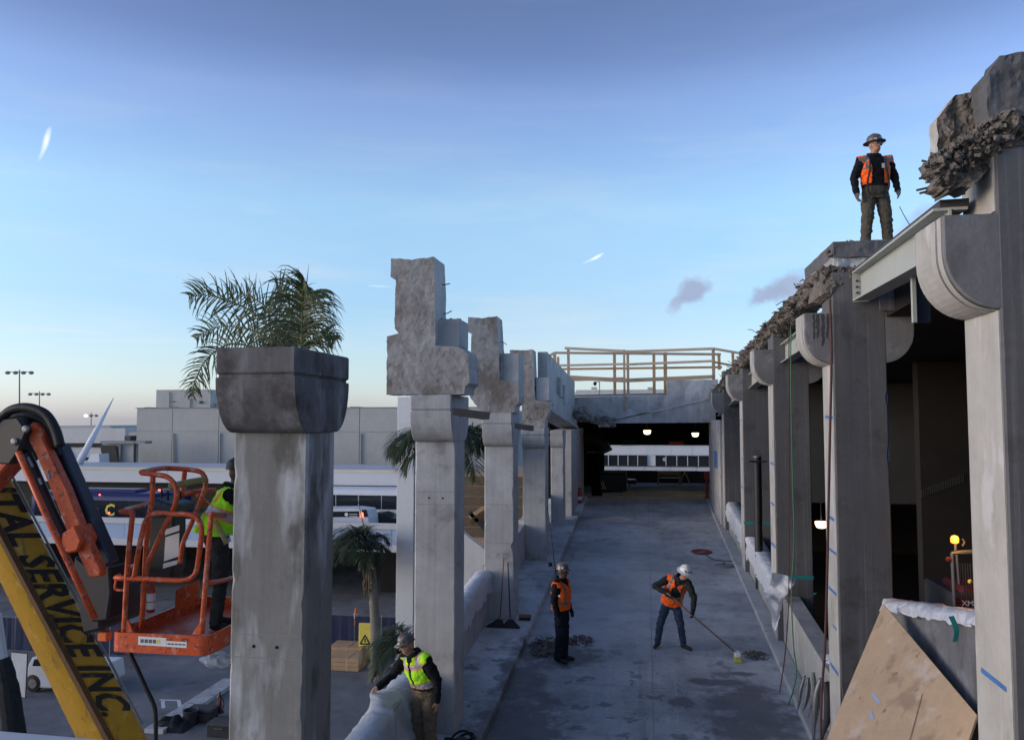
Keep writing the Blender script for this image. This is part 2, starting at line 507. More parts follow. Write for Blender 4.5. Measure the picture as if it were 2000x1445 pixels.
# ------------------------------------------------------------------ mesh helpers
class MB:
    """collects vertices and faces of ONE mesh, in world coordinates"""

    def __init__(self):
        self.v, self.f, self.mi = [], [], []

    def add(self, verts, faces, mi=0):
        o = len(self.v)
        self.v += [Vector(p) for p in verts]
        self.f += [tuple(i + o for i in f) for f in faces]
        self.mi += [mi] * len(faces)
        return self

    def box(self, x0, x1, y0, y1, z0, z1, mi=0):
        vs = [(x, y, z) for z in (z0, z1) for y in (y0, y1) for x in (x0, x1)]
        return self.add(vs, [(0, 2, 3, 1), (4, 5, 7, 6), (0, 1, 5, 4), (2, 6, 7, 3), (0, 4, 6, 2), (1, 3, 7, 5)], mi)

    def hexa(self, bottom, top, mi=0):
        """six-sided solid: four bottom corners, four top corners (same order)"""
        vs = list(bottom) + list(top)
        return self.add(vs, [(3, 2, 1, 0), (4, 5, 6, 7), (0, 1, 5, 4), (1, 2, 6, 5), (2, 3, 7, 6), (3, 0, 4, 7)], mi)

    def bar(self, a, b, w, h, up=(0, 0, 1), mi=0):
        a, b = Vector(a), Vector(b)
        d = (b - a).normalized()
        up = Vector(up)
        s = d.cross(up)
        if s.length < 1e-4:
            s = d.cross(Vector((1, 0, 0)))
        s.normalize()
        u = s.cross(d).normalized()
        q = [s * w / 2 * i + u * h / 2 * j for i, j in ((-1, -1), (1, -1), (1, 1), (-1, 1))]
        vs = [a + k for k in q] + [b + k for k in q]
        return self.add(vs, [(0, 1, 2, 3), (7, 6, 5, 4), (0, 4, 5, 1), (1, 5, 6, 2), (2, 6, 7, 3), (3, 7, 4, 0)], mi)

    def prism(self, prof, fn, w0, w1, mi=0):
        """closed profile [(u, v)], fn(u, v, w) -> world point, between w0 and w1"""
        n = len(prof)
        vs = [fn(u, v, w0) for u, v in prof] + [fn(u, v, w1) for u, v in prof]
        fs = [tuple(range(n))[::-1], tuple(range(n, 2 * n))]
        fs += [(i, (i + 1) % n, n + (i + 1) % n, n + i) for i in range(n)]
        return self.add(vs, fs, mi)

    def tube(self, path, r, n=8, mi=0, cap=True, closed=False):
        path = [Vector(p) for p in path]
        m = len(path)
        rs = r if isinstance(r, (list, tuple)) else [r] * m
        prev = None
        base = len(self.v)
        for i, p in enumerate(path):
            if closed:
                t = (path[(i + 1) % m] - path[i - 1])
            else:
                t = (path[min(i + 1, m - 1)] - path[max(i - 1, 0)])
            t = t.normalized() if t.length > 1e-9 else Vector((0, 0, 1))
            if prev is None:
                a = t.orthogonal().normalized()
            else:
                a = prev - t * prev.dot(t)
                a = a.normalized() if a.length > 1e-6 else t.orthogonal().normalized()
            prev = a
            b = t.cross(a)
            self.v += [p + (a * math.cos(2 * math.pi * k / n) + b * math.sin(2 * math.pi * k / n)) * rs[i] for k in range(n)]
        cnt = m if closed else m - 1
        for i in range(cnt):
            j = (i + 1) % m
            for k in range(n):
                k2 = (k + 1) % n
                self.f.append((base + i * n + k, base + i * n + k2, base + j * n + k2, base + j * n + k))
                self.mi.append(mi)
        if cap and not closed:
            self.f.append(tuple(base + k for k in range(n))[::-1])
            self.f.append(tuple(base + (m - 1) * n + k for k in range(n)))
            self.mi += [mi, mi]
        return self

    def lathe(self, prof, center, axis=(0, 0, 1), n=20, mi=0, sx=1.0, sy=1.0, xdir=None):
        """profile [(radius, height)] about an axis"""
        c, ax = Vector(center), Vector(axis).normalized()
        a = Vector(xdir) if xdir else ax.orthogonal()
        a = (a - ax * a.dot(ax)).normalized()
        b = ax.cross(a)
        base = len(self.v)
        for r, h in prof:
            self.v += [c + ax * h + (a * math.cos(2 * math.pi * k / n) * sx + b * math.sin(2 * math.pi * k / n) * sy) * r for k in range(n)]
        m = len(prof)
        for i in range(m - 1):
            for k in range(n):
                k2 = (k + 1) % n
                self.f.append((base + i * n + k, base + i * n + k2, base + (i + 1) * n + k2, base + (i + 1) * n + k))
                self.mi.append(mi)
        for ring, rev in ((0, True), (m - 1, False)):
            if prof[ring][0] > 1e-5:
                f = tuple(base + ring * n + k for k in range(n))
                self.f.append(f[::-1] if rev else f)
                self.mi.append(mi)
        return self

    def rock(self, c, r, rng, mi=0, flat=1.0):
        """an angular broken lump"""
        c = Vector(c)
        base = [(-1, -1, -1), (1, -1, -1), (1, 1, -1), (-1, 1, -1), (-1, -1, 1), (1, -1, 1), (1, 1, 1), (-1, 1, 1)]
        rot = Matrix.Rotation(rng.uniform(0, 6.3), 3, Vector((rng.uniform(-1, 1), rng.uniform(-1, 1), rng.uniform(.2, 1))).normalized())
        s = Vector((rng.uniform(.5, 1), rng.uniform(.4, 1), rng.uniform(.3, .8)))
        vs = []
        for b in base:
            p = rot @ Vector((b[0] * s.x * rng.uniform(.4, 1), b[1] * s.y * rng.uniform(.4, 1), b[2] * s.z * rng.uniform(.4, 1)))
            p.z *= flat
            vs.append(c + p * r)
        return self.add(vs, [(0, 3, 2), (0, 2, 1), (4, 5, 6), (4, 6, 7), (0, 1, 5, 4), (1, 2, 6, 5), (2, 3, 7, 6), (3, 0, 4, 7)], mi)


ORIG = {}


def world_origin(o):
    return ORIG.get(o.name, Vector((0, 0, 0)))


def thing(name, label, cat, loc, group=None):
    o = bpy.data.objects.new(name, None)
    o.empty_display_size = .2
    COL.objects.link(o)
    o.location = loc
    ORIG[o.name] = Vector(loc)
    o['label'] = label
    o['category'] = cat
    o['kind'] = 'thing'
    if group:
        o['group'] = group
    return o


def tag(o, label, cat, group=None):
    o['kind'] = 'thing'
    o['label'] = label
    o['category'] = cat
    if group:
        o['group'] = group
    return o


def build(name, mb, m, parent=None, smooth=False, bevel=0.0, label=None, auto=None, kind=None, origin=None):
    """ONE mesh object from world coordinates; m = material name or list of names"""
    if parent is not None:
        org = world_origin(parent)
    elif origin is not None:
        org = Vector(origin)
    else:
        xs, ys, zs = zip(*[(p.x, p.y, p.z) for p in mb.v])
        org = Vector(((min(xs) + max(xs)) / 2, (min(ys) + max(ys)) / 2, min(zs)))
    me = bpy.data.meshes.new(name)
    me.from_pydata([p - org for p in mb.v], [], mb.f)
    for mm in (m if isinstance(m, (list, tuple)) else [m]):
        me.materials.append(M[mm])
    if isinstance(m, (list, tuple)):
        me.polygons.foreach_set('material_index', mb.mi)
    bmx = bmesh.new()
    bmx.from_mesh(me)
    bmesh.ops.recalc_face_normals(bmx, faces=bmx.faces)
    if bevel:
        ed = [e for e in bmx.edges if len(e.link_faces) == 2 and e.calc_face_angle(0) > R(25)]
        if ed:
            bmesh.ops.bevel(bmx, geom=ed, offset=bevel, segments=1, affect='EDGES', clamp_overlap=True)
    bmx.to_mesh(me)
    bmx.free()
    if smooth:
        me.polygons.foreach_set('use_smooth', [True] * len(me.polygons))
        if auto:
            me.set_sharp_from_angle(angle=R(auto))
    me.update()
    o = bpy.data.objects.new(name, me)
    COL.objects.link(o)
    if parent is not None:
        o.parent = parent
        ORIG[o.name] = org
    else:
        o.location = org
        ORIG[o.name] = org
    if label:
        o['label'] = label
    if kind:
        o['kind'] = kind
    return o


def structure(name, mb, m, **k):
    return build(name, mb, m, kind='structure', **k)


def fbm(p, s, o=4):
    return noise.fractal(Vector(p) * s, 1.0, 2.0, o)


def densify(poly, step):
    out = []
    n = len(poly)
    for i in range(n):
        a, b = Vector(poly[i]), Vector(poly[(i + 1) % n])
        k = max(1, int((b - a).length / step))
        out += [a.lerp(b, t / k) for t in range(k)]
    return out


def inside(poly, p):
    c, n = False, len(poly)
    for i in range(n):
        a, b = poly[i], poly[i - 1]
        if (a[1] > p[1]) != (b[1] > p[1]) and p[0] < (b[0] - a[0]) * (p[1] - a[1]) / (b[1] - a[1] + 1e-12) + a[0]:
            c = not c
    return c


def chunk(mb, poly, fn, w0, w1, step=.06, front=.04, edge=.012, freq=5.0, seed=0, mi_front=0, mi_side=0, wsteps=4, back=.01):
    """broken-concrete solid: outline poly [(u, v)] extruded from w0 (rough broken face) to w1"""
    rng = random.Random(seed)
    out = densify([Vector(q) for q in poly], step)
    n = len(out)
    cu, cv = sum(p[0] for p in out) / n, sum(p[1] for p in out) / n
    js = []
    for p in out:
        k = noise.noise(Vector((p[0] * 9, p[1] * 9, seed * 3.1))) * edge * 1.6 + rng.uniform(-1, 1) * edge * .5
        d = Vector((p[0] - cu, p[1] - cv)).normalized()
        js.append(Vector(p) + d * k)
    pts = [Vector((p[0], p[1])) for p in js]
    us = [p[0] for p in out]
    vs_ = [p[1] for p in out]
    u = min(us) + step / 2
    pl = [(p[0], p[1]) for p in js]
    while u < max(us):
        v = min(vs_) + step / 2
        while v < max(vs_):
            q = (u + rng.uniform(-.3, .3) * step, v + rng.uniform(-.3, .3) * step)
            if inside(pl, q) and min((q[0] - p[0]) ** 2 + (q[1] - p[1]) ** 2 for p in pl) > (step * .5) ** 2:
                pts.append(Vector(q))
            v += step
        u += step
    r = delaunay_2d_cdt(pts, [(i, (i + 1) % n) for i in range(n)], [], 1, 1e-5)
    V2, F2 = r[0], r[2]
    orig = r[3]
    onedge = [any(i < n for i in o) for o in orig]
    if front >= 0:
        vv = []
        for i, q in enumerate(V2):
            k = fbm((q[0], q[1], seed * 1.7), freq, 5) * front * 1.3 + fbm((q[0], q[1], seed + 9), freq * 4, 3) * front * .35
            if onedge[i]:
                k *= .55
            vv.append(fn(q[0], q[1], w0 + (k if not onedge[i] else k)))
        mb.add(vv, [tuple(f) for f in F2], mi_front)
        # side strips follow the front outline
        idx = {}
        for i, o in enumerate(orig):
            for j in o:
                if j < n:
                    idx[j] = i
        fr = []
        for j in range(n):
            i = idx[j]
            q = V2[i]
            k = (fbm((q[0], q[1], seed * 1.7), freq, 5) * front * 1.3 + fbm((q[0], q[1], seed + 9), freq * 4, 3) * front * .35) * .55
            fr.append((q, w0 + k))
    rows = []
    for s in range(wsteps + 1):
        t = s / wsteps
        row = []
        for j in range(n):
            q, wf = fr[j]
            w = wf + (w1 - wf) * t
            e = (noise.noise(Vector((q[0] * 8, q[1] * 8, w * 6 + seed))) * edge * 1.2) if 0 < s else 0
            d = Vector((q[0] - cu, q[1] - cv)).normalized()
            row.append(fn(q[0] + d.x * e, q[1] + d.y * e, w))
        rows.append(row)
    o = len(mb.v)
    for row in rows:
        mb.v += [Vector(p) for p in row]
    for s in range(wsteps):
        for j in range(n):
            j2 = (j + 1) % n
            mb.f.append((o + s * n + j, o + s * n + j2, o + (s + 1) * n + j2, o + (s + 1) * n + j))
            mb.mi.append(mi_side)
    mb.f.append(tuple(o + wsteps * n + j for j in range(n)))
    mb.mi.append(mi_side)
    return mb


def chipped_box(mb, x0, x1, y0, y1, z0, z1, cham=.018, chip=.035, seed=0, step=.09, mi=0):
    """upright concrete post with chamfered, here and there chipped, corners"""
    n = max(2, int((z1 - z0) / step))
    o = len(mb.v)
    for i in range(n + 1):
        z = z0 + (z1 - z0) * i / n
        c = []
        for k in range(4):
            a = noise.noise(Vector((z * 3.1, k * 7.3, seed * 1.7))) + .5 * noise.noise(Vector((z * 11, k * 5.1, seed)))
            c.append(cham + (chip * max(0, a - .38) * 2.2) + .003 * noise.noise(Vector((z * 23, k, seed))))
        a, b, d, e = c
        w = .003 * noise.noise(Vector((z * 2.3, seed, 0)))
        mb.v += [Vector(p) for p in ((x0 + a, y0 + w, z), (x1 - b, y0 + w, z), (x1, y0 + b, z), (x1, y1 - d, z), (x1 - d, y1, z), (x0 + e, y1, z), (x0, y1 - e, z), (x0, y0 + a, z))]
    for i in range(n):
        for k in range(8):
            k2 = (k + 1) % 8
            mb.f.append((o + i * 8 + k, o + i * 8 + k2, o + (i + 1) * 8 + k2, o + (i + 1) * 8 + k))
            mb.mi.append(mi)
    mb.f += [tuple(o + k for k in range(8))[::-1], tuple(o + n * 8 + k for k in range(8))]
    mb.mi += [mi, mi]
    return mb


def rough_log(mb, path, rad, seed=0, n=22, amp=.35, freq=4.0, mi=0, hi=.5):
    """jagged irregular mass along a path (torn beam edge); rad = list of (ru, rv)"""
    base = len(mb.v)
    rngl = random.Random(seed)
    m = len(path)
    for i, p in enumerate(path):
        p = Vector(p)
        t = (Vector(path[min(i + 1, m - 1)]) - Vector(path[max(i - 1, 0)])).normalized()
        s = t.cross(Vector((0, 0, 1))).normalized()
        u = s.cross(t).normalized()
        ru, rv = rad[i] if isinstance(rad, list) else rad
        for k in range(n):
            a = 2 * math.pi * k / n
            ca, sa = math.cos(a), math.sin(a)
            sq = 1.0 / max(abs(ca), abs(sa)) ** .55
            q = p + s * ca * ru * sq + u * sa * rv * sq
            qa = Vector((q.x, q.y * .6, q.z * 2.6))
            d = fbm(qa + Vector((seed, 0, 0)), freq, 4) * amp + (noise.turbulence(qa * freq * 3.2 + Vector((0, seed, 0)), 4, True) - .5) * amp * hi * 1.6
            d += rngl.uniform(-.06, .06)
            mb.v.append(q + (s * ca * ru + u * sa * rv) * d + Vector((0, 0, 1)) * abs(noise.noise(q * 14 + Vector((seed, seed, 0)))) * rv * .25)
    for i in range(m - 1):
        for k in range(n):
            k2 = (k + 1) % n
            mb.f.append((base + i * n + k, base + i * n + k2, base + (i + 1) * n + k2, base + (i + 1) * n + k))
            mb.mi.append(mi)
    mb.f.append(tuple(base + k for k in range(n))[::-1])
    mb.f.append(tuple(base + (m - 1) * n + k for k in range(n)))
    mb.mi += [mi, mi]
    return mb


def lerp_path(pts, k):
    pts = [Vector(p) for p in pts]
    out = []
    for a, b in zip(pts, pts[1:]):
        out += [a.lerp(b, t / k) for t in range(k)]
    return out + [pts[-1]]


def smooth_path(pts, k=6):
    """Catmull-Rom through the points"""
    pts = [Vector(p) for p in pts]
    q = [pts[0] * 2 - pts[1]] + pts + [pts[-1] * 2 - pts[-2]]
    out = []
    for i in range(1, len(q) - 2):
        p0, p1, p2, p3 = q[i - 1], q[i], q[i + 1], q[i + 2]
        for s in range(k):
            t = s / k
            out.append(.5 * ((2 * p1) + (p2 - p0) * t + (2 * p0 - 5 * p1 + 4 * p2 - p3) * t * t + (3 * p1 - p0 - 3 * p2 + p3) * t ** 3))
    return out + [pts[-1]]


def text_mesh(txt, size, fn, extrude=.002, bold=.0, sx=1.0, align='LEFT', spacing=1.0):
    """lettering as a mesh builder; fn(u, v, w) -> world"""
    cu = bpy.data.curves.new('lettering', 'FONT')
    cu.body = txt
    cu.size = size
    cu.offset = bold
    cu.align_x = align
    cu.space_character = spacing
    cu.resolution_u = 2
    ob = bpy.data.objects.new('lettering', cu)
    COL.objects.link(ob)
    dg = bpy.context.evaluated_depsgraph_get()
    me = bpy.data.meshes.new_from_object(ob.evaluated_get(dg))
    mb = MB()
    mb.add([fn(v.co.x * sx, v.co.y, extrude) for v in me.vertices], [tuple(p.vertices) for p in me.polygons])
    bpy.data.objects.remove(ob)
    bpy.data.curves.remove(cu)
    bpy.data.meshes.remove(me)
    return mb

# ------------------------------------------------------------------ the setting: ground, ramp, kerbs
def rz(y):
    return 6.02 + .07 * y


RAMP_END = 33.6
structure('street_ground', MB().box(-700, 700, -60, 1200, -.5, 0), 'asphalt', origin=(0, 0, 0))

mb = MB()
ys = [-3, RAMP_END]
mb.hexa([(-2.40, ys[0], rz(ys[0]) - .35), (2.32, ys[0], rz(ys[0]) - .35), (2.32, ys[1], rz(ys[1]) - .35), (-2.40, ys[1], rz(ys[1]) - .35)],
        [(-2.40, ys[0], rz(ys[0])), (2.32, ys[0], rz(ys[0])), (2.32, ys[1], rz(ys[1])), (-2.40, ys[1], rz(ys[1]))])
structure('ramp_roadway', mb, 'ramp_concrete')


def sloped(x0, x1, y0, y1, h0, h1, h0b=None, h1b=None):
    """solid that follows the ramp; heights above the ramp surface"""
    h0b = h0 if h0b is None else h0b
    h1b = h1 if h1b is None else h1b
    return MB().hexa([(x0, y0, rz(y0) + h0), (x1, y0, rz(y0) + h0), (x1, y1, rz(y1) + h0b), (x0, y1, rz(y1) + h0b)],
                     [(x0, y0, rz(y0) + h1), (x1, y0, rz(y0) + h1), (x1, y1, rz(y1) + h1b), (x0, y1, rz(y1) + h1b)])


mb = MB()
for yj in (9.2, 14.5, 19.8, 25.1, 30.4):
    zj_ = rz(yj) + .003
    mb.add([(-2.39, yj, zj_), (2.31, yj, zj_), (2.31, yj + .012, rz(yj + .012) + .003), (-2.39, yj + .012, rz(yj + .012) + .003)], [(0, 1, 2, 3)])
mb.add([(.06, 5, rz(5) + .003), (.07, 5, rz(5) + .003), (.07, 33.5, rz(33.5) + .003), (.06, 33.5, rz(33.5) + .003)], [(0, 1, 2, 3)])
structure('saw_cut_joint', mb, 'panel_joint')
structure('ramp_walkway', sloped(-3.62, -2.403, -3, RAMP_END, -.33, .15), 'walkway_concrete', bevel=.015)
structure('ramp_kerb', sloped(2.323, 2.597, -3, RAMP_END, -.33, .11), 'concrete', bevel=.012)
# level beyond the crest of the ramp, falling away under the building
structure('upper_floor', MB().hexa([(-4, RAMP_END + .003, 7.9), (9, RAMP_END + .003, 7.9), (9, 50, 7.4), (-4, 50, 7.4)],
                                   [(-4, RAMP_END + .003, 8.37), (9, RAMP_END + .003, 8.37), (9, 50, 7.88), (-4, 50, 7.88)]), 'ramp_concrete')

# ------------------------------------------------------------------ left row of columns
LX0, LX1, LW = -3.40, -2.78, .62
LY = [6.68 + 5.3 * i for i in range(5)]


def yz(x0, x1):
    return lambda u, v, w: Vector((w, u, v))


def xz(u, v, w):
    return Vector((u, w, v))


def cap_profile(y0, y1, over, zb, zg, k=9):
    pr = []
    for i in range(k + 1):
        t = math.pi / 2 * i / k
        pr.append((y0 - over * math.sin(t), zg - (zg - zb) * math.cos(t)))
    for i in range(k, -1, -1):
        t = math.pi / 2 * i / k
        pr.append((y1 + over * math.sin(t), zg - (zg - zb) * math.cos(t)))
    return pr


LPX = ((454, 599), (810, 889.5), (946, 1003.5), (1021, 1066), (1076, 1101))


def left_column(i, label, zb, zg, zt, over, shaft_mat, cap_mat, dx=0.0):
    y0, y1 = LY[i], LY[i] + LW
    LX0, LX1 = P(LPX[i][0], 1000, y0).x, P(LPX[i][1], 1000, y0).x
    t = thing('concrete_column', label, 'column', (LX0 + .31, y0 + .31, 0), 'columns along the left side of the ramp')
    build('shaft', chipped_box(MB(), LX0, LX1, y0, y1, 0, zb, seed=i), shaft_mat, t)
    mb = MB().prism(cap_profile(y0, y1, over, zb + .002, zg), yz(0, 0), LX0 - dx, LX1 + dx)
    build('capital', mb, cap_mat, t, smooth=True, auto=30, bevel=.008)
    build('capital_groove', MB().box(LX0 - dx + .022, LX1 + dx - .022, y0 - over + .022, y1 + over - .022, zg, zg + .026), cap_mat, t)
    build('capital_rim', MB().box(LX0 - dx, LX1 + dx, y0 - over, y1 + over, zg + .026, zt), cap_mat, t, bevel=.016)
    # form-tie holes and pour joints
    zj = {0: (P(520, 1240, y0).z, P(520, 1285, y0).z), 1: (P(850, 960, y0).z, P(850, 985, y0).z), 2: (P(970, 985, y0).z, P(970, 1060, y0).z)}.get(i, ())
    for z in zj:
        build('pour_joint', MB().box(LX0 + .03, LX1 - .03, y0 - .0025, y0 + .01, z - .004, z + .004), 'panel_joint', t)
    if zj and i < 2:
        zm = (zj[0] + zj[1]) / 2
        for x in (LX0 + .22, LX0 + .43):
            build('tie_hole', MB().lathe([(.014, 0), (.014, .006), (.009, .006)], (x, y0 + .001, zm), (0, -1, 0), 10), 'shade_black', t)
    return t


def zP(px, py, y):
    return P(px, py, y).z


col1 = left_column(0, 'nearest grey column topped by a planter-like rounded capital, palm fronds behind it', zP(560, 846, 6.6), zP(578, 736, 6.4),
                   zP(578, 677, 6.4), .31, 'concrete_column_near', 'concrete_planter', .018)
col2 = left_column(1, 'tall column with torn concrete stub, beside the worker in lime vest', zP(850, 863, 11.9), zP(850, 804, 11.7), zP(850, 771, 11.7), .29,
                   'concrete', 'concrete')
col3 = left_column(2, 'column with two brooms leaning against its foot', zP(975, 872, 17.2), zP(975, 830, 17.0), zP(975, 806, 17.0), .27, 'concrete', 'concrete')
col4 = left_column(3, 'column with pitted white stub where the remaining parapet begins', zP(1045, 876, 22.4), zP(1045, 851, 22.3), zP(1045, 836, 22.3), .25,
                   'concrete', 'concrete')
col5 = left_column(4, 'farthest short column, partly under the remaining parapet', zP(1085, 874, 27.8), zP(1085, 850, 27.7), zP(1085, 840, 27.7), .22,
                   'concrete', 'concrete')


def px_poly(pts, Y):
    out = []
    for x, y in pts:
        q = P(x, y, Y)
        out.append((q.x, q.z))
    return out


# torn stubs of the demolished beam over columns two, three and four
mb = MB()
chunk(mb, px_poly([(763, 504), (805, 507), (847, 502), (850, 559), (849, 674), (898, 678), (914, 692), (917, 748), (908, 756), (906, 770),
                   (798, 770), (755, 770), (756, 657), (779, 651), (770, 641), (773, 547), (763, 541)], 11.75), xz, 11.75, 12.42, .035, .007, .010, 9, 3, 0, 1)
build('beam_stub', mb, ['stub_concrete', 'concrete'], col2)
build('step_block', MB().box(P(851, 650, 11.95).x, P(898, 650, 11.95).x, 11.95, 12.55, P(870, 678, 11.95).z, P(870, 623, 11.95).z), 'concrete', col2, bevel=.012)
mb = MB()
rg = random.Random(4)
for k in range(26):
    mb.rock((P(851, 620, 12).x + rg.uniform(0, .34), rg.uniform(12.0, 12.5), P(870, 623, 11.95).z + .01), rg.uniform(.012, .045), rg)
build('broken_crumbs', mb, 'rubble', col2, kind='stuff')
mb = MB()
chunk(mb, px_poly([(914, 619), (940, 621), (970, 618), (974, 680), (975, 742), (1012, 744), (1014, 788), (1006, 793), (1005, 806), (941, 806), (918, 776),
                   (916, 745), (919, 700), (921, 652), (914, 648)], 17.05), xz, 17.05, 17.72, .045, .008, .011, 9, 11, 0, 1)
build('beam_stub', mb, ['stub_concrete', 'concrete'], col3)
build('step_block', MB().box(P(977, 720, 17.2).x, P(1014, 720, 17.2).x, 17.2, 17.85, P(990, 745, 17.2).z, P(990, 690, 17.2).z), 'concrete', col3, bevel=.012)
mb = MB()
chunk(mb, px_poly([(995, 683), (1018, 684), (1041, 682), (1043, 740), (1045, 781), (1073, 784), (1076, 800), (1064, 818), (1064, 836), (1021, 836), (1019, 785),
                   (1013, 760), (1009, 702), (996, 692)], 22.35), xz, 22.35, 22.95, .055, .009, .013, 9, 17, 0, 1)
build('beam_stub', mb, ['stub_concrete', 'concrete'], col4)
build('step_block', MB().box(P(1047, 760, 22.5).x, P(1073, 760, 22.5).x, 22.5, 23.1, P(1060, 783, 22.5).z, P(1060, 737, 22.5).z), 'concrete', col4, bevel=.012)
for x, y in ((1031, 797), (1050, 797), (1056, 797), (1030, 815), (1036, 818), (1058, 815)):
    q = P(x, y, 22.3)
    build('core_hole', MB().lathe([(.018, 0), (.018, .03)], (q.x, 22.28, q.z), (0, -1, 0), 8), 'shade_black', col4)
P_MID = {id(col2): 830, id(col3): 950, id(col4): 1020}
rg = random.Random(21)
for (c_, pts, Y) in ((col2, ((871, 556), (874, 612)), 12.0), (col3, ((983, 668),), 17.3), (col4, ((1075, 792),), 22.6)):
    for (x, y) in pts:
        q = P(x, y, Y)
        sg = 1 if x > P_MID[id(c_)] else -1
        e1 = q + Vector((sg * rg.uniform(.03, .10), rg.uniform(-.06, .03), rg.uniform(-.05, .05)))
        build('rebar', MB().tube([q - Vector((sg * .06, 0, 0)), q, e1, e1 + Vector((sg * .02, 0, rg.uniform(-.06, .06)))], .008, 6), 'rust_rebar', c_)
# steel ledger angles sticking out of the capitals
for (c, a, b_, y) in ((col2, (886, 797), (958, 806), 11.62), (col3, (1006, 827), (1043, 832), 16.95)):
    A, B = P(a[0], a[1], y), P(b_[0], b_[1], y + .06)
    mb = MB().bar(A, B, .14, .014).bar(A + Vector((0, -.062, -.05)), B + Vector((0, -.062, -.05)), .014, .095).bar(A + Vector((0, -.02, -.095)), B + Vector((-.1, -.02, -.095)), .09, .012)
    for k in range(3):
        q = A.lerp(B, .15 + .3 * k)
        mb.bar(q + Vector((0, -.03, -.09)), q + Vector((.10, -.03, -.09)), .03, .05)
    build('steel_ledger', mb, 'dark_iron', c)

# low walls between the left columns
for (y0, y1, lab, h) in ((LY[0] + LW, LY[1], 'low grey wall under clear plastic beside the worker in lime vest', 1.02),
                         (LY[1] + LW, LY[2], 'low grey wall between the torn column and the brooms, plastic bunched on top', 1.12),
                         (LY[2] + LW, LY[3], 'low grey wall behind the column with brooms', 1.12),
                         (LY[3] + LW, LY[4], 'low grey wall between the two farthest left columns', 1.12)):
    tag(build('low_wall', sloped(-3.60, -3.33, y0 + .002, y1 - .002, .152, h), 'concrete', bevel=.012), lab, 'wall', 'low walls beside the ramp')

# remaining parapet from column four to the bridge
tp = thing('parapet_wall', 'tall remaining concrete parapet running from fourth column to the bridge', 'wall', (-2.9, 27, 9))
za, zb_ = P(1043, 684, 22.45).z, P(1111, 745, 31.9).z
wa, wb = P(1076, 797, 23.0).z, P(1128, 832, 31.9).z
mb = MB().prism([(22.97, za), (31.95, zb_), (31.95, wb + .55), (22.97, wa + .6)], yz(0, 0), -3.02, -2.74)
build('wall_panel', mb, 'concrete', tp, bevel=.015)
n = 4
for k in range(n):
    a, b_ = 22.97 + (31.95 - 22.97) * k / n + .03, 22.97 + (31.95 - 22.97) * (k + 1) / n - .03
    f = lambda y: wa + (wb - wa) * (y - 22.97) / 8.98
    build('edge_beam_panel', MB().prism([(a, f(a) + .02), (b_, f(b_) + .02), (b_, f(b_) + .56), (a, f(a) + .56)], yz(0, 0), -3.2, -2.66), 'concrete', tp, bevel=.02)
build('soffit_ledge', MB().prism([(22.97, wa - .10), (31.95, wb - .10), (31.95, wb), (22.97, wa)], yz(0, 0), -3.3, -2.60), 'concrete', tp, bevel=.01)
for k, (x, y) in enumerate(((1092, 745), (1100, 760))):
    q = PX(x, y, -2.7)
    build('step_block', MB().box(-2.95, -2.62, q.y - .3, q.y + .35, q.z - .5, q.z + .12), 'concrete', tp, bevel=.012)
mb = MB()
rg = random.Random(8)
for k in range(60):
    yy = rg.uniform(29.5, 32)
    mb.rock((-2.62 + rg.uniform(-.1, .45), yy, P(1135, 805, 31.5).z + rg.uniform(-.2, .12)), rg.uniform(.05, .16), rg)
build('broken_edge', mb, 'rubble_pale', tp, kind='stuff')
tag(build('end_wall', MB().box(-3.25, -2.62, 29.2, RAMP_END + 1.2, rz(29) - .1, P(1120, 838, 30).z), 'concrete', bevel=.02),
    'pale concrete wall on the left where the ramp enters the building', 'wall')

# ------------------------------------------------------------------ bridge and covered passage at the top of the ramp
BY = 32.0
tb = thing('concrete_bridge', 'concrete bridge crossing the top of the ramp, cracked diagonally', 'bridge', (0, BY + .5, 11))


def bpoly(pts, y0, y1):
    return MB().prism(px_poly(pts, y0), xz, y0, y1)


mb = MB()
chunk(mb, px_poly([(1108, 776), (1303, 771), (1303, 743), (1345, 742), (1402, 741), (1402, 773), (1390, 777), (1300, 797), (1205, 819), (1168, 829), (1140, 822),
                   (1128, 804), (1108, 798)], BY), xz, BY, BY + .9, .22, .03, .02, 2.0, 23, 0, 0)
build('upper_slab', mb, 'concrete', tb)
build('lower_beam', bpoly([(1206, 820), (1300, 798.5), (1398, 776), (1398, 825), (1192, 826.5)], BY + .06, BY + .9), 'concrete', tb)
build('deck_strip', MB().bar(P(1110, 773, BY + .5), P(1302, 769, BY + .5), .5, .05), 'grey_steel', tb)
mb = MB()
rg = random.Random(12)
for k in range(120):
    x = rg.uniform(1108, 1200)
    q = P(x, 828 - (1200 - x) * .22 + rg.uniform(-9, 8), BY - .02 + rg.uniform(-.08, .05))
    mb.rock(q, rg.uniform(.03, .14), rg)
build('broken_corner', mb, 'rubble_pale', tb, kind='stuff')
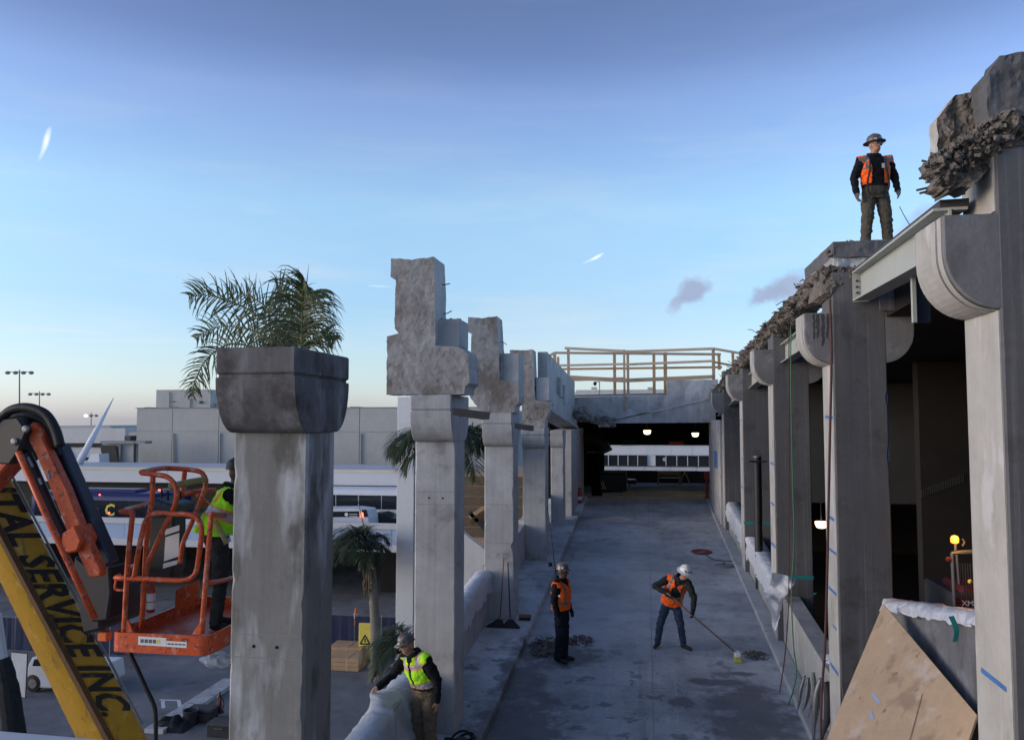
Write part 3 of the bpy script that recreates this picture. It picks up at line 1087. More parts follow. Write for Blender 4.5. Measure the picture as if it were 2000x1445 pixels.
# covered passage beyond
passage = thing('covered_passage', 'dark covered passage beyond the bridge at the top of the ramp', 'passage', (-1.5, 42, 7))
build('ceiling', MB().box(-4, 9, BY + .902, 52, 11.5, 11.9), 'shade_black', passage)
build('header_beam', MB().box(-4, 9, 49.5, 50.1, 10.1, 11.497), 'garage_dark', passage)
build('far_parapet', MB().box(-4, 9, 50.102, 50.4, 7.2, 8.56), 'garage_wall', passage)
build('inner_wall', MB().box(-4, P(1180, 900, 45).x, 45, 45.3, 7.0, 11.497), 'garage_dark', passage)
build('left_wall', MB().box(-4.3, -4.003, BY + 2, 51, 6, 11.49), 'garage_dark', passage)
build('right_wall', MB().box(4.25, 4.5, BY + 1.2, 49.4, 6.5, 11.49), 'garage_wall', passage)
for k, (x, y, Y) in enumerate(((1264, 842, 36), (1358, 847, 39))):
    q = P(x, y, Y)
    t = thing('ceiling_lamp', ('lit white ceiling lamp in the passage, left of two', 'lit white ceiling lamp in the passage, right of two')[k], 'lamp',
              (q.x, q.y, q.z), 'lamps in the covered passage')
    build('lamp_bowl', MB().lathe([(.05, -.14), (.13, -.11), (.16, .0), (.16, .04)], q, n=16), 'lamp_warm', t, smooth=True)
    build('lamp_housing', MB().lathe([(.17, .042), (.13, .1), (.05, .14), (.02, 11.5 - q.z)], q, n=12), 'dark_iron', t)
for k, (x, y, Y) in enumerate(((1229, 866, 49), (1321, 866, 49))):
    q = P(x, y, Y)
    t = thing('hanging_sign', ('dark hanging sign without glow under far header', 'dark hanging sign with faint red glow under far header')[k], 'sign', q,
              'signs under the far header')
    build('sign_board', MB().box(q.x - .46, q.x + .46, 49.3, 49.4, q.z - .12, q.z + .2), 'black_steel', t)
    if k:
        build('glowing_strip', MB().box(q.x - .38, q.x + .38, 49.27, 49.297, q.z - .03, q.z + .07), 'exit_glow', t)

# timber guard rail on the bridge: every post and board is its own piece
tg = thing('timber_guardrail', 'temporary guard rail of pine boards on top of the bridge', 'guardrail', P(1260, 770, BY + .3))


def plank(name, a, b, w, h, m, up=(0, 0, 1)):
    return build(name, MB().bar(a, b, w * 1.25, h * 1.35, up), m, tg)


rg = random.Random(2)
front, backr = BY + .25, BY + 1.25
for (x, y0, y1, Y, w) in ((1110, 681, 772, front, .075), (1219, 683, 800, front - .28, .06), (1226, 684, 772, front, .075), (1393, 680, 743, front, .085),
                          (1083, 690, 725, front + .1, .09), (1090, 697, 730, backr, .07), (1200, 691, 770, backr, .085), (1277, 693, 768, backr, .085),
                          (1299, 688, 770, backr, .10), (1404, 692, 722, backr, .08), (1431, 686, 715, backr, .075)):
    plank('post', P(x, y0, Y), P(x + 1, y1, Y), w * 1.1, w * .8, 'pine' if Y > front + .2 else 'pine_weathered', (0, 1, 0))
for (a, b_, Y, h, m) in (((1103, 680), (1222, 686), front - .05, .075, 'pine_pale'), ((1222, 687), (1394, 681), front - .05, .075, 'pine_pale'),
                         ((1394, 681), (1446, 690), front + .4, .07, 'pine_pale'), ((1085, 714), (1222, 711), front - .05, .065, 'pine_pale'),
                         ((1222, 712), (1394, 705), front - .05, .07, 'pine_pale'), ((1110, 737), (1222, 743), front - .05, .12, 'pine_weathered'),
                         ((1222, 743), (1392, 736), front - .05, .11, 'pine_weathered'), ((1083, 689), (1408, 692), backr - .04, .07, 'pine_weathered'),
                         ((1090, 721), (1410, 717), backr - .04, .065, 'pine'), ((1394, 707), (1432, 714), front + .4, .06, 'pine_weathered'),
                         ((1060, 703), (1083, 689), front + .1, .07, 'pine_weathered'), ((1070, 713), (1084, 704), front + .1, .05, 'pine'),
                         ((1110, 742), (1222, 739), backr - .04, .08, 'pine')):
    plank('rail_board', P(a[0], a[1], Y), P(b_[0], b_[1], Y), .04, h, m)
q = P(1162, 749, BY + 2)
t = thing('security_camera', 'small dark dome camera on a thin pole behind the guard rail', 'camera', (q.x, q.y, q.z - .5))
build('dome', MB().lathe([(.02, -.09), (.07, -.04), (.08, .02), (.03, .08)], q, n=12), 'black_steel', t, smooth=True)
build('pole', MB().tube([P(1171, 745, BY + 2), P(1171, 778, BY + 2)], .018), 'lamp_post_grey', t)
build('bracket', MB().tube([P(1162, 746, BY + 2), P(1171, 746, BY + 2)], .014), 'lamp_post_grey', t)
t = thing('rooftop_parapet', 'pale far roof edge seen through the guard rail', 'parapet', P(1220, 768, 48))
build('wall', MB().box(P(1125, 765, 48).x, P(1310, 765, 48).x, 48, 48.5, 12.0, P(1220, 761, 48).z), 'white_dirty', t)
for x in (1160, 1270):
    q = P(x, 760, 47.9)
    build('vent_block', MB().box(q.x - .15, q.x + .15, 47.9, 48.4, q.z, q.z + .12), 'white_dirty', t)

# ------------------------------------------------------------------ right row of columns
RX0, RX1, RD = 2.50, 3.18, .65
RY = [6.28 + 5.3 * i for i in range(5)]
R_TOP = [13.08, 13.05, 13.00, 12.80, 12.50]
R_COL = [13.55, 13.60, 13.55, 13.45, 13.2]


def lobe(x_face, x_out, zt, zb, k=12):
    """rounded corbel profile: flat top, vertical nose, quarter-round underside"""
    pr = [(x_face, zt), (x_out, zt), (x_out, zt - (zt - zb) * .38)]
    r = (zt - zb) * .62
    for i in range(1, k + 1):
        t = math.pi / 2 * i / k
        pr.append((x_out + (x_face - x_out) * (1 - math.cos(t)), zt - (zt - zb) * .38 - r * math.sin(t)))
    return pr


RLAB = ('huge dark column at the right edge with rounded corbel and torn top',
        'dark column below the standing worker, a maroon hose hanging down its edge',
        'dark column with green rope hanging in front',
        'dark column behind the black standpipe',
        'farthest dark column on the right, next to the passage')
rcols = []
for i in range(5):
    y0, y1 = RY[i], RY[i] + RD
    zt, zb = R_TOP[i], R_TOP[i] - .69
    t = thing('concrete_column', RLAB[i], 'column', (RX0 + .34, y0 + RD / 2, 0), 'columns along the right side of the ramp')
    rcols.append(t)
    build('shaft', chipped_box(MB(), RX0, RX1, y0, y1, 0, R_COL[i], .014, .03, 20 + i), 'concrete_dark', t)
    # ramp-facing side: same concrete, light from the left painted as a paler colour
    build('lit_face', MB().box(RX0 - .012, RX0 - .001, y0 + .015, y1 - .01, 5.0, zb - .01), 'concrete_pale', t)
    build('corbel', MB().prism(lobe(RX0 + .03, 2.14, zt, zb), xz, y0 + .004, y1 - .004), 'concrete_corbel', t, smooth=True, auto=30, bevel=.008)
    mb = MB().prism([(u - .004 if u < RX0 else u, v) for u, v in lobe(RX0 - .014, 2.135, zt, zb)], xz, y0 + .10, y1 - .10)
    build('corbel', MB().prism(lobe(RX1 - .03, 3.54, zt, zb), xz, y0 + .004, y1 - .004), 'concrete_corbel', t, smooth=True, auto=30, bevel=.008)
    # thin paler layers on the rounded nose, side light painted into their colour
    for k, (d, a, b_) in enumerate(((.010, .16, .60), (.006, .05, .13))):
        out = lobe(RX0 - .001, 2.14 - d, zt - .006, zb - d)
        inn = lobe(RX0 - .001, 2.14 - .001, zt - .006, zb - .001)
        pr = out[1:] + inn[1:][::-1]
        build('nose_skin', MB().prism(pr, xz, y0 + a, y0 + b_), 'concrete_pale', t)
# blue layout tape and marks on the pale faces
for i, marks in ((0, (1320, 1385)), (1, (1318, 1085, 1165, 1018, 812, 1235)), (2, (905, 985, 1065)), (3, (820, 895, 950, 985))):
    for k, py in enumerate(marks):
        xp = (1935, 1640, 1513, 1449)[i]
        z = PX(xp, py, RX0 - .02).z
        if i == 0 and k == 1:
            continue
        rr = random.Random(i * 17 + k)
        a0, a1 = RY[i] + .02 + rr.uniform(0, .1), RY[i] + rr.uniform(.3, .62)
        hh = rr.uniform(.025, .05)
        build('tape_mark', MB().hexa([(RX0 - .016, a0, z - hh), (RX0 - .013, a0, z - hh), (RX0 - .013, a1, z - hh * .8), (RX0 - .016, a1, z - hh * .8)],
                                     [(RX0 - .016, a0, z), (RX0 - .013, a0, z), (RX0 - .013, a1, z + .01), (RX0 - .016, a1, z + .01)]), 'blue_tape', rcols[i])
q = P(1733, 840, RY[1])
build('tape_strip', MB().box(3.165, 3.186, RY[1] + .02, RY[1] + .06, P(1730, 900, RY[1]).z, P(1730, 770, RY[1]).z), 'blue_tape', rcols[1])
for (x, z0_, z1_) in ((2.70, P(1655, 690, 11.5).z, 13.0), (2.2, 12.7, 13.0)):
    pass
# wet runs on the corbel of the second column
rr = random.Random(9)
for (px0, px1, py0, py1) in ((1588, 1592, 613, 664), (1594, 1601, 613, 660), (1604, 1611, 613, 676), (1614, 1619, 613, 662)):
    n = 12
    mb = MB()
    for i in range(n + 1):
        s_ = i / n
        y = py0 + (py1 - py0) * s_
        j = rr.uniform(-1.2, 1.2)
        w_ = (px1 - px0) / 2 * (1 - .5 * s_ ** 3) + rr.uniform(-.6, .6)
        for sg in (-1, 1):
            q = P((px0 + px1) / 2 + j + sg * w_, y, RY[1])
            mb.v.append(Vector((q.x, RY[1] + .0015, q.z)))
    for i in range(n):
        mb.f.append((2 * i, 2 * i + 1, 2 * i + 3, 2 * i + 2))
        mb.mi.append(0)
    build('water_run', mb, 'wet_stain', rcols[1])

# low walls between the right columns
rw = []
for (y0, y1, lab) in ((RY[0] + RD, RY[1], 'low concrete wall behind the plywood'), (RY[1] + RD, RY[2], 'low stained concrete wall beside bent metal scraps'),
                      (RY[2] + RD, RY[3], 'low concrete wall wrapped in white plastic, nearer of two'),
                      (RY[3] + RD, RY[4], 'low concrete wall wrapped in white plastic, farther of two'),
                      (RY[4] + RD, RAMP_END, 'short low wall at right of the passage mouth')):
    rw.append(tag(build('low_wall', sloped(2.603, 2.92, y0 + .002, y1 - .002, -.3, .97), 'concrete_pale', bevel=.012), lab, 'wall', 'low walls beside the ramp'))
tag(build('passage_pier', MB().box(2.43, 2.86, RY[4] + RD + .3, BY + 1.1, 7.5, 11.6), 'concrete', bevel=.02),
    'pale concrete pier at the right of the passage mouth', 'pier')
build('tape_mark', MB().box(2.424, 2.429, RY[4] + RD + 1.2, RY[4] + RD + 2.6, 9.9, 10.5), 'blue_tape', bpy.data.objects['passage_pier'])

# garage interior behind the right columns
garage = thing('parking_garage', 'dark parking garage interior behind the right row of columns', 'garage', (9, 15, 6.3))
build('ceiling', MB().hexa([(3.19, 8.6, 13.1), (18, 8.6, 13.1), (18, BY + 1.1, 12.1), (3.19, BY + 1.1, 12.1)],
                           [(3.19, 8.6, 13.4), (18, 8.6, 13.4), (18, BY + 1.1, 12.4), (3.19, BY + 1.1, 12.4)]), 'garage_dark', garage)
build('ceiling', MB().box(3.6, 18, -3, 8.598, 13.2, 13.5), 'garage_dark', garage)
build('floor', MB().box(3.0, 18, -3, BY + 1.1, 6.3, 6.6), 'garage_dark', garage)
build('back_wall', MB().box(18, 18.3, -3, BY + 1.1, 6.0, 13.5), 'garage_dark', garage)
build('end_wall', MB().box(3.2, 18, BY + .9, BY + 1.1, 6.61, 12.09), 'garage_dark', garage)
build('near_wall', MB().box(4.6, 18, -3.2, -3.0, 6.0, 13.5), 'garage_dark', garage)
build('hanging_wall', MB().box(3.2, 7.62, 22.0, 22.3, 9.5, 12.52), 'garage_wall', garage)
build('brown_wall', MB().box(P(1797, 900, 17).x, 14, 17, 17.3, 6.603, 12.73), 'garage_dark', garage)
for k in range(24):
    a = P(1800 + 85 * k / 24, 962 - 32 * k / 24, 16.98)
    build('scratch_mark', MB().box(a.x, a.x + .01, 16.985, 16.997, a.z - .10, a.z + .06), 'garage_wall', garage)
# inner parapet rising towards the camera
mb = MB().hexa([(3.06, 11.6, 8.0), (3.36, 11.6, 8.0), (3.36, 7.0, 8.0), (3.06, 7.0, 8.0)],
               [(3.06, 11.6, P(1737, 1178, 11.55).z), (3.36, 11.6, P(1737, 1178, 11.55).z), (3.36, 7.0, P(1905, 1206, 8.5).z + .28), (3.06, 7.0, P(1905, 1206, 8.5).z + .28)])
tag(build('inner_parapet', mb, 'concrete_corbel', bevel=.012), 'grey inner wall between the two nearest right columns, white plastic along its top', 'wall')

# ------------------------------------------------------------------ torn beams and steel on the right row
def rebar(parent, a, b_, r=.009, sag=.01):
    a, b_ = Vector(a), Vector(b_)
    m = a.lerp(b_, .5) + Vector((0, 0, -sag))
    return build('rebar', MB().tube(smooth_path([a, m, b_], 4), r, 6), 'rust_rebar', parent)


LBL = ('torn concrete edge beam sloping from below the standing worker', 'torn concrete edge beam over the column with green rope',
       'torn concrete edge beam over the column behind the standpipe', 'torn concrete edge beam ending at the bridge')
bays = [(12.15, 17.3, 13.62, 13.42), (17.3, 22.6, 13.42, 13.10), (22.6, 27.9, 13.10, 12.74), (27.9, 32.2, 12.74, 12.42)]
for k, (y0, y1, z0_, z1_) in enumerate(bays):
    rng = random.Random(50 + k)
    t = thing('torn_beam', LBL[k], 'beam', (2.7, (y0 + y1) / 2, z0_ - .3), 'torn beams along the right row')
    n = 95
    path = [Vector((2.66 + .05 * noise.noise(Vector((i * .11, k, 0))), y0 + (y1 - y0) * i / n, z0_ + (z1_ - z0_) * i / n + .03 * noise.noise(Vector((i * .2, k, 3))))) for i in range(n + 1)]
    mb = MB()
    rough_log(mb, path, [(.23, .175 - .05 * abs(noise.noise(Vector((i * .14, k * 3, 1))))) for i in range(n + 1)], 10 + k, 34, .34, 3.2, 0, .42)
    build('torn_mass', mb, 'rubble', t)
    mb = MB()
    for j in range(420):
        i = rng.randrange(n + 1)
        a = rng.uniform(-.4, math.pi * 1.1)
        q = path[i] + Vector((-math.cos(a) * .27, rng.uniform(-.1, .1), math.sin(a) * .19))
        mb.rock(q, rng.uniform(.012, .05) if j % 6 else rng.uniform(.06, .13), rng, 0, .45)
    build('broken_pieces', mb, 'rubble', t, kind='stuff')
    for j in range(14):
        q = path[rng.randrange(2, n - 1)] + Vector((rng.uniform(-.25, 0), 0, rng.uniform(.0, .2)))
        rebar(t, q, q + Vector((rng.uniform(-.22, .05), rng.uniform(-.25, .25), rng.uniform(-.12, .12))), .007, rng.uniform(-.05, .05))
    # pale steel beam that now carries the edge
    f = lambda y: z0_ + (z1_ - z0_) * (y - y0) / (y1 - y0) - .52
    s = thing('steel_beam', ('pale steel beam under the torn edge, bay beside the hanging ropes', 'pale steel beam under the torn edge, second bay beyond the ropes',
                             'pale steel beam under the torn edge, bay behind the standpipe', 'pale steel beam under the torn edge, bay by the bridge')[k], 'beam',
              (2.75, (y0 + y1) / 2, f((y0 + y1) / 2) - .15), 'steel beams along the right row')
    a, b_ = y0 + .28, y1 - .38
    build('web', MB().bar((2.75, a, f(a)), (2.75, b_, f(b_)), .02, .34), 'primer_steel', s)
    for dz in (-.175, .175):
        build('flange', MB().bar((2.75, a, f(a) + dz), (2.75, b_, f(b_) + dz), .2, .02), 'primer_steel', s)

# steel beam between the two nearest columns
A0, A1 = P(1683, 534, 11.45), P(1683, 584, 11.45)
B0, B1 = P(1783, 463, 8.05), P(1783, 531, 8.05)
ext = 1.42
B0, B1 = A0 + (B0 - A0) * ext, A1 + (B1 - A1) * ext
t = thing('steel_beam', 'pale green primed steel beam spanning between the two nearest right columns', 'beam', (A1 + B1) / 2, 'steel beams along the right row')
mid_a, mid_b = (A0 + A1) / 2, (B0 + B1) / 2
h = (A0 - A1).length * .99
build('web', MB().bar(mid_a, mid_b, .018, h), 'primer_steel', t)
build('flange', MB().bar(A0 + Vector((0, 0, .012)), B0 + Vector((0, 0, .012)), .24, .022), 'primer_steel', t)
build('flange', MB().bar(A1 - Vector((0, 0, .012)), B1 - Vector((0, 0, .012)), .22, .022), 'primer_steel', t)
build('end_plate', MB().bar(mid_a + Vector((0, .06, 0)), mid_a + Vector((0, .075, 0)), .2, h + .06), 'primer_steel', t)
build('timber_pad', MB().bar(A0 + Vector((.03, 0, .055)), B0 + Vector((.03, 0, .055)), .2, .06), 'dark_iron', t)
for k in range(3):
    q = mid_a + Vector((-.03, .05, -.08 + .08 * k))
    build('bolt', MB().lathe([(.014, 0), (.014, .03)], q, (-1, 0, 0), 6), 'dark_iron', t)
q0, q1 = P(1783, 532, 8.35), P(1786, 630, 8.35)
t = thing('steel_hanger', 'short pale vertical steel strut hanging below the primed beam', 'strut', q1)
build('post', MB().bar(q0, q1, .035, .05, (0, 1, 0)), 'primer_steel', t)
build('back_plate', MB().bar(q0 + Vector((.09, .05, 0)), q1 + Vector((.09, .05, .0)), .14, .02, (0, 1, 0)), 'navy_steel', t)
q = P(1760, 574, 11.2)
tag(build('shuttering_board', MB().box(q.x - .26, q.x + .2, 11.2, 11.24, q.z - .21, q.z + .24), 'concrete_dark'), 'dark flat panel above the right corbel of the second column', 'panel')

# torn top of the nearest right column
t1 = rcols[0]
mb = MB()
chunk(mb, px_poly([(1804, 314), (1832, 300), (1880, 284), (1922, 240), (1960, 224), (2015, 236), (2060, 236), (2060, 312), (1995, 300), (1945, 302), (1930, 334), (1888, 372),
                   (1832, 379), (1815, 366), (1834, 345), (1812, 334)], 6.42), xz, 6.30, 6.62, .026, .12, .04, 7.5, 31, 0, 0, 16)
build('torn_mass', mb, 'rubble', t1)
mb = MB()
chunk(mb, px_poly([(1830, 231), (1866, 189), (1924, 177), (1960, 175), (1960, 262), (1872, 292), (1830, 301)], 6.62), xz, 6.62, 6.80, .035, .045, .010, 7.0, 33, 0, 1, 2)
build('torn_block', mb, ['rubble', 'concrete_pale'], t1)
mb = MB()
chunk(mb, px_poly([(1921, 158), (1947, 116), (1990, 111), (2090, 112), (2090, 262), (2000, 232), (1962, 226), (1924, 243)], 6.3), xz, 6.24, 6.50, .035, .02, .010, 8.0, 35, 0, 0, 2)
build('torn_block', mb, 'concrete_dark', t1)
rg = random.Random(77)
mb = MB()
for k in range(260):
    a = rg.random()
    q = P(1815 + 150 * a + rg.uniform(-12, 12), 335 - 95 * a + rg.uniform(-25, 34), 6.26 + rg.uniform(-.06, .1))
    mb.rock(q, rg.uniform(.008, .04), rg)
build('broken_pieces', mb, 'rubble', t1, kind='stuff')
for (a, b_) in (((1850, 341), (1795, 349)), ((1856, 355), (1790, 372)), ((1858, 360), (1796, 378)), ((1840, 322), (1800, 314)), ((1885, 378), (1868, 380))):
    rebar(t1, P(a[0], a[1], 6.5), P(b_[0], b_[1], 6.5), .0085, .003)
build('lit_stained_face', MB().box(RX0 - .010, RX0 - .001, RY[0] + .02, RY[0] + .60, 13.10, 13.50), 'concrete_pale', t1)  # upper ramp-facing side, brownish, painted paler for the light it catches

# broken slab the worker stands on, over the second column
ts = thing('broken_slab', 'thick broken slab on the second right column, carrying the standing worker', 'slab', (3.0, 12.5, 13.6))
SL_TOP = P(1690, 470, 11.62).z
zl = P(1690, 501, 11.62).z
mb = MB()
x0, x1 = P(1628, 480, 11.62).x, P(1800, 480, 11.62).x
chunk(mb, [(x0, zl), (x0, SL_TOP), (x1, SL_TOP), (x1, zl)], xz, 11.62, 13.7, .06, .02, .008, 5, 41, 0, 0, 8)
build('top_layer', mb, 'concrete_dark', ts)
mb = MB()
zl2 = P(1690, 527, 11.7).z
chunk(mb, [(x0 + .03, zl2), (x0 - .02, zl - .004), (x1 - .1, zl - .004), (x1 - .1, zl2 - .02)], xz, 11.66, 13.6, .05, .04, .02, 5, 43, 0, 0, 8)
build('lower_layer', mb, 'concrete', ts)
mb = MB()
chunk(mb, px_poly([(1605, 548), (1618, 520), (1632, 524), (1660, 528), (1690, 533), (1682, 541), (1660, 547), (1632, 562), (1615, 585), (1605, 575)], 11.75), xz, 11.60, 12.5, .04, .08, .03, 5, 45, 0, 0, 6)
build('torn_edge', mb, 'rubble', ts)
mb = MB()
rg = random.Random(5)
for k in range(60):
    q = P(rg.uniform(1606, 1690), rg.uniform(520, 550), 11.6)
    mb.rock(q, rg.uniform(.015, .05), rg)
for k in range(14):
    mb.rock((x0 + rg.uniform(.1, .5), 11.75 + rg.uniform(0, .2), SL_TOP + .01), rg.uniform(.02, .06), rg)
mb.rock(P(1617, 493, 11.7), .05, rg)
mb.rock(P(1622, 497, 11.7), .06, rg)
build('broken_pieces', mb, 'rubble', ts, kind='stuff')

# ------------------------------------------------------------------ plastic sheeting, tape
def drape(name, label, y0, y1, x_out, x_in, top, drop, seed, m='plastic_sheet', over=.02, ny=120, side=1, drop_in=.25, zf=None):
    """sheet laid over a wall top and hanging down its face"""
    zf = zf or (lambda y: rz(y) + top)
    rng = random.Random(seed)
    mb = MB()
    prof_n = 12
    for i in range(ny + 1):
        y = y0 + (y1 - y0) * i / ny
        d = drop * (1 + .45 * noise.noise(Vector((y * 1.7, seed, 0))) + .25 * noise.noise(Vector((y * 6, seed, 5))))
        h = zf(y)
        pts = [(x_in, h - drop_in), (x_in, h - .02), (x_in - .02 * side, h + over), ((x_in + x_out) / 2, h + over * 1.3), (x_out + .03 * side, h + over), (x_out - .015 * side, h - .02)]
        for k in range(1, prof_n - 5):
            s = k / (prof_n - 6)
            pts.append((x_out - (.02 + .03 * s) * side, h - .02 - d * s))
        for (x, z) in pts:
            nn = noise.noise(Vector((x * 5, y * 5, z * 3 + seed))) * .035 + noise.noise(Vector((x * 14, y * 16, z * 5 + seed))) * .02
            rid = (1 - abs(noise.noise(Vector((y * 7 + z * 4, z * 3, seed + x))))) ** 6 * .035
            mb.v.append(Vector((x - (abs(nn) + rid) * side * 1.1, y + nn * .4, z + nn * .6 + rid * .5 + .012)))
    c = len(pts)
    for i in range(ny):
        for k in range(c - 1):
            mb.f.append((i * c + k, i * c + k + 1, (i + 1) * c + k + 1, (i + 1) * c + k))
            mb.mi.append(0)
    o = build(name, mb, m, smooth=True)
    return tag(o, label, 'plastic sheet', 'plastic sheeting on the walls')


drape('plastic_sheet', 'white plastic draped over the low wall nearer the standpipe', RY[2] + RD + .03, RY[3] - .03, 2.585, 2.93, .97, .42, 3, 'plastic_bright')
drape('plastic_sheet', 'white plastic draped over the low wall nearest the passage', RY[3] + RD + .03, RY[4] - .03, 2.585, 2.93, .97, .42, 9, 'plastic_bright')
zpar = lambda y: P(1737, 1178, 11.55).z + (P(1905, 1206, 8.5).z + .28 - P(1737, 1178, 11.55).z) * (11.6 - y) / 4.6
drape('plastic_sheet', 'white plastic strip along the top of the inner wall behind the plywood', 7.1, 11.5, 3.045, 3.37, 0, .09, 12, 'plastic_bright', zf=zpar)
drape('plastic_sheet', 'white plastic laid on the stained low wall beside the maroon hose', 12.35, 13.6, 2.72, 2.95, .97, .05, 14, 'plastic_bright')
drape('plastic_sheet', 'crumpled plastic bunched on the left wall near the brooms', LY[1] + LW + .05, LY[2] - .05, -3.32, -3.61, 1.12, .34, 21, 'plastic_bright', .05, side=-1)
# bunch hanging from the foot of the third column
pts = []
mb = MB()
g = [[(1508, 1118), (1530, 1122), (1556, 1130)], [(1500, 1150), (1522, 1152), (1546, 1148)], [(1494, 1168), (1516, 1176), (1530, 1170)], [(1506, 1200), (1517, 1206), (1524, 1196)], [(1509, 1228), (1514, 1238), (1519, 1222)]]
nu, nv = 8, 6
rows = []
for r_, row in enumerate(g):
    rows.append([P(x, y, 16.45 + .12 * math.sin(r_ * 2.1 + c_)) for c_, (x, y) in enumerate(row)])
fine = []
for r_ in range(len(rows) - 1):
    for s in range(6):
        a = [rows[r_][c_].lerp(rows[r_ + 1][c_], s / 6) for c_ in range(3)]
        ln = [a[0].lerp(a[1], k / 5) for k in range(5)] + [a[1].lerp(a[2], k / 5) for k in range(6)]
        fine.append([p + Vector((0, noise.noise(p * 7) * .10, noise.noise(p * 5) * .02)) for p in ln])
w = len(fine[0])
for ln in fine:
    mb.v += ln
for i in range(len(fine) - 1):
    for k in range(w - 1):
        mb.f.append((i * w + k, i * w + k + 1, (i + 1) * w + k + 1, (i + 1) * w + k))
        mb.mi.append(0)
tag(build('plastic_sheet', mb, 'plastic_bright', smooth=True), 'torn white plastic hanging at the foot of the column with green rope', 'plastic sheet', 'plastic sheeting on the walls')
# teal tape bands
for i, py in ((2, 1127), (3, 1036)):
    z = PX((1520, 1470)[i - 2], py, RX0).z
    build('tape_band', MB().box(RX0 - .02, RX1 + .004, RY[i] - .004, RY[i] + .02, z - .05, z + .02), 'teal_tape', rcols[i])
for (a, b_, Y, lab) in (((1592, 1158), (1580, 1164), 13.0, 'short teal tape scrap on the plastic beside the maroon hose'),
                        ((1858, 1204), (1866, 1254), 8.4, 'teal tape strip hanging from the plastic behind the plywood')):
    A, B = P(a[0], a[1], Y), P(b_[0], b_[1], Y)
    m_ = A.lerp(B, .5) + Vector((.02, -.03, .0))
    pth = smooth_path([A, m_, B], 5)
    mb = MB()
    for p in pth:
        mb.v += [p + Vector((-.025, 0, 0)), p + Vector((.025, .01, .01))]
    for i in range(len(pth) - 1):
        mb.f.append((2 * i, 2 * i + 1, 2 * i + 3, 2 * i + 2))
        mb.mi.append(0)
    tag(build('tape_scrap', mb, 'teal_tape'), lab, 'tape')

# ------------------------------------------------------------------ plywood sheet
A, B, D = P(1725, 1179, 10.7), P(1908, 1396, 8.25), P(1651, 1356, 10.1)
nrm = (B - A).cross(D - A).normalized()
if nrm.y > 0:
    nrm = -nrm
t = thing('plywood_sheet', 'large stained plywood sheet leaning between the two nearest right columns', 'plywood', D)
u, v = (B - A), (D - A)
e = Vector((0, 0, 0))
pl = MB()
q = [A, B, B + v * 1.9, A + v * 1.9]
pl.add([p for p in q] + [p - nrm * .02 for p in q], [(0, 1, 2, 3), (7, 6, 5, 4), (0, 4, 5, 1), (1, 5, 6, 2), (2, 6, 7, 3), (3, 7, 4, 0)])
build('face_panel', pl, 'plywood', t)
a, b_ = P(1802, 1340, 9.0), P(1778, 1450, 9.2)


def on_ply(px, py, off=.003):
    r = ray(px, py)
    cpos = Vector((0, 0, CAM_H))
    k = (A - cpos).dot(nrm) / r.dot(nrm)
    return cpos + r * k + nrm * off


build('board_joint', MB().add([on_ply(1801, 1355), on_ply(1803, 1355), on_ply(1778, 1450), on_ply(1775, 1450)], [(0, 1, 2, 3)]), 'plywood_edge', t)
for k, pts in enumerate((((1702, 1352), (1706, 1351), (1712, 1359), (1719, 1366), (1720, 1374), (1714, 1372), (1707, 1363)), ((1697, 1389), (1702, 1388), (1706, 1395), (1709, 1402), (1703, 1405), (1699, 1397)))):
    build('paint_smear', MB().add([on_ply(x, y, .004) for x, y in pts], [tuple(range(len(pts)))]), 'pale_blue_wall', t)

# ------------------------------------------------------------------ ropes, hoses, pipe
def cord(name, label, pts, r, m, cat='rope', group=None, k=8):
    return tag(build(name, MB().tube(smooth_path(pts, k), r, 7), m, smooth=True), label, cat, group)


def wp(lst):
    return [P(x, y, Y) for x, y, Y in lst]


cord('green_rope', 'thin green rope hanging in front of the third right column', wp([(1544, 598, 15.6), (1545, 760, 15.55), (1548, 930, 15.5), (1551, 1050, 15.4), (1546, 1160, 15.3),
     (1550, 1260, 15.0), (1556, 1310, 14.7), (1548, 1352, 14.3), (1537, 1385, 14.0), (1541, 1415, 13.6), (1548, 1460, 13.2)]), .011, 'rope_green')
cord('brown_rope', 'thin brown rope hanging beside the green rope', wp([(1541, 598, 15.62), (1541, 800, 15.58), (1541, 1000, 15.5), (1540, 1180, 15.3), (1533, 1280, 15.0), (1523, 1350, 14.6),
     (1519, 1385, 14.2), (1526, 1412, 13.7), (1538, 1424, 13.5), (1530, 1442, 13.2)]), .010, 'rope_brown')
cord('maroon_hose', 'maroon hose hanging along the edge of second right column', wp([(1621, 585, 11.5), (1624, 700, 11.45), (1621, 850, 11.45), (1618, 1000, 11.4), (1615, 1150, 11.4), (1611, 1270, 11.4), (1605, 1350, 11.45),
     (1603, 1460, 11.5)]), .017, 'rope_brown', 'hose')
cord('lifeline', 'thin grey safety line from the standing worker down to the steel beam', [P(1757, 404, 12.4), P(1768, 425, 11.0), P(1785, 452, 8.6)], .005, 'cable_dark', 'line')
q0, q1 = P(1479, 893, 20.6), P(1487, 1048, 20.6)
t = thing('standpipe', 'black vertical standpipe with cross bar behind the plastic-wrapped wall', 'pipe', (q1.x, q1.y, 6.6))
build('pipe', MB().tube([q0, Vector((q0.x, q0.y, 6.6))], .095, 14), 'black_steel', t, smooth=True, auto=40)
build('end_cap', MB().lathe([(.10, 0), (.10, .03), (.06, .045)], q0, n=14), 'grey_steel', t)
build('cross_bar', MB().bar(P(1463, 901, 20.5), P(1498, 901, 20.5), .05, .045), 'black_steel', t)
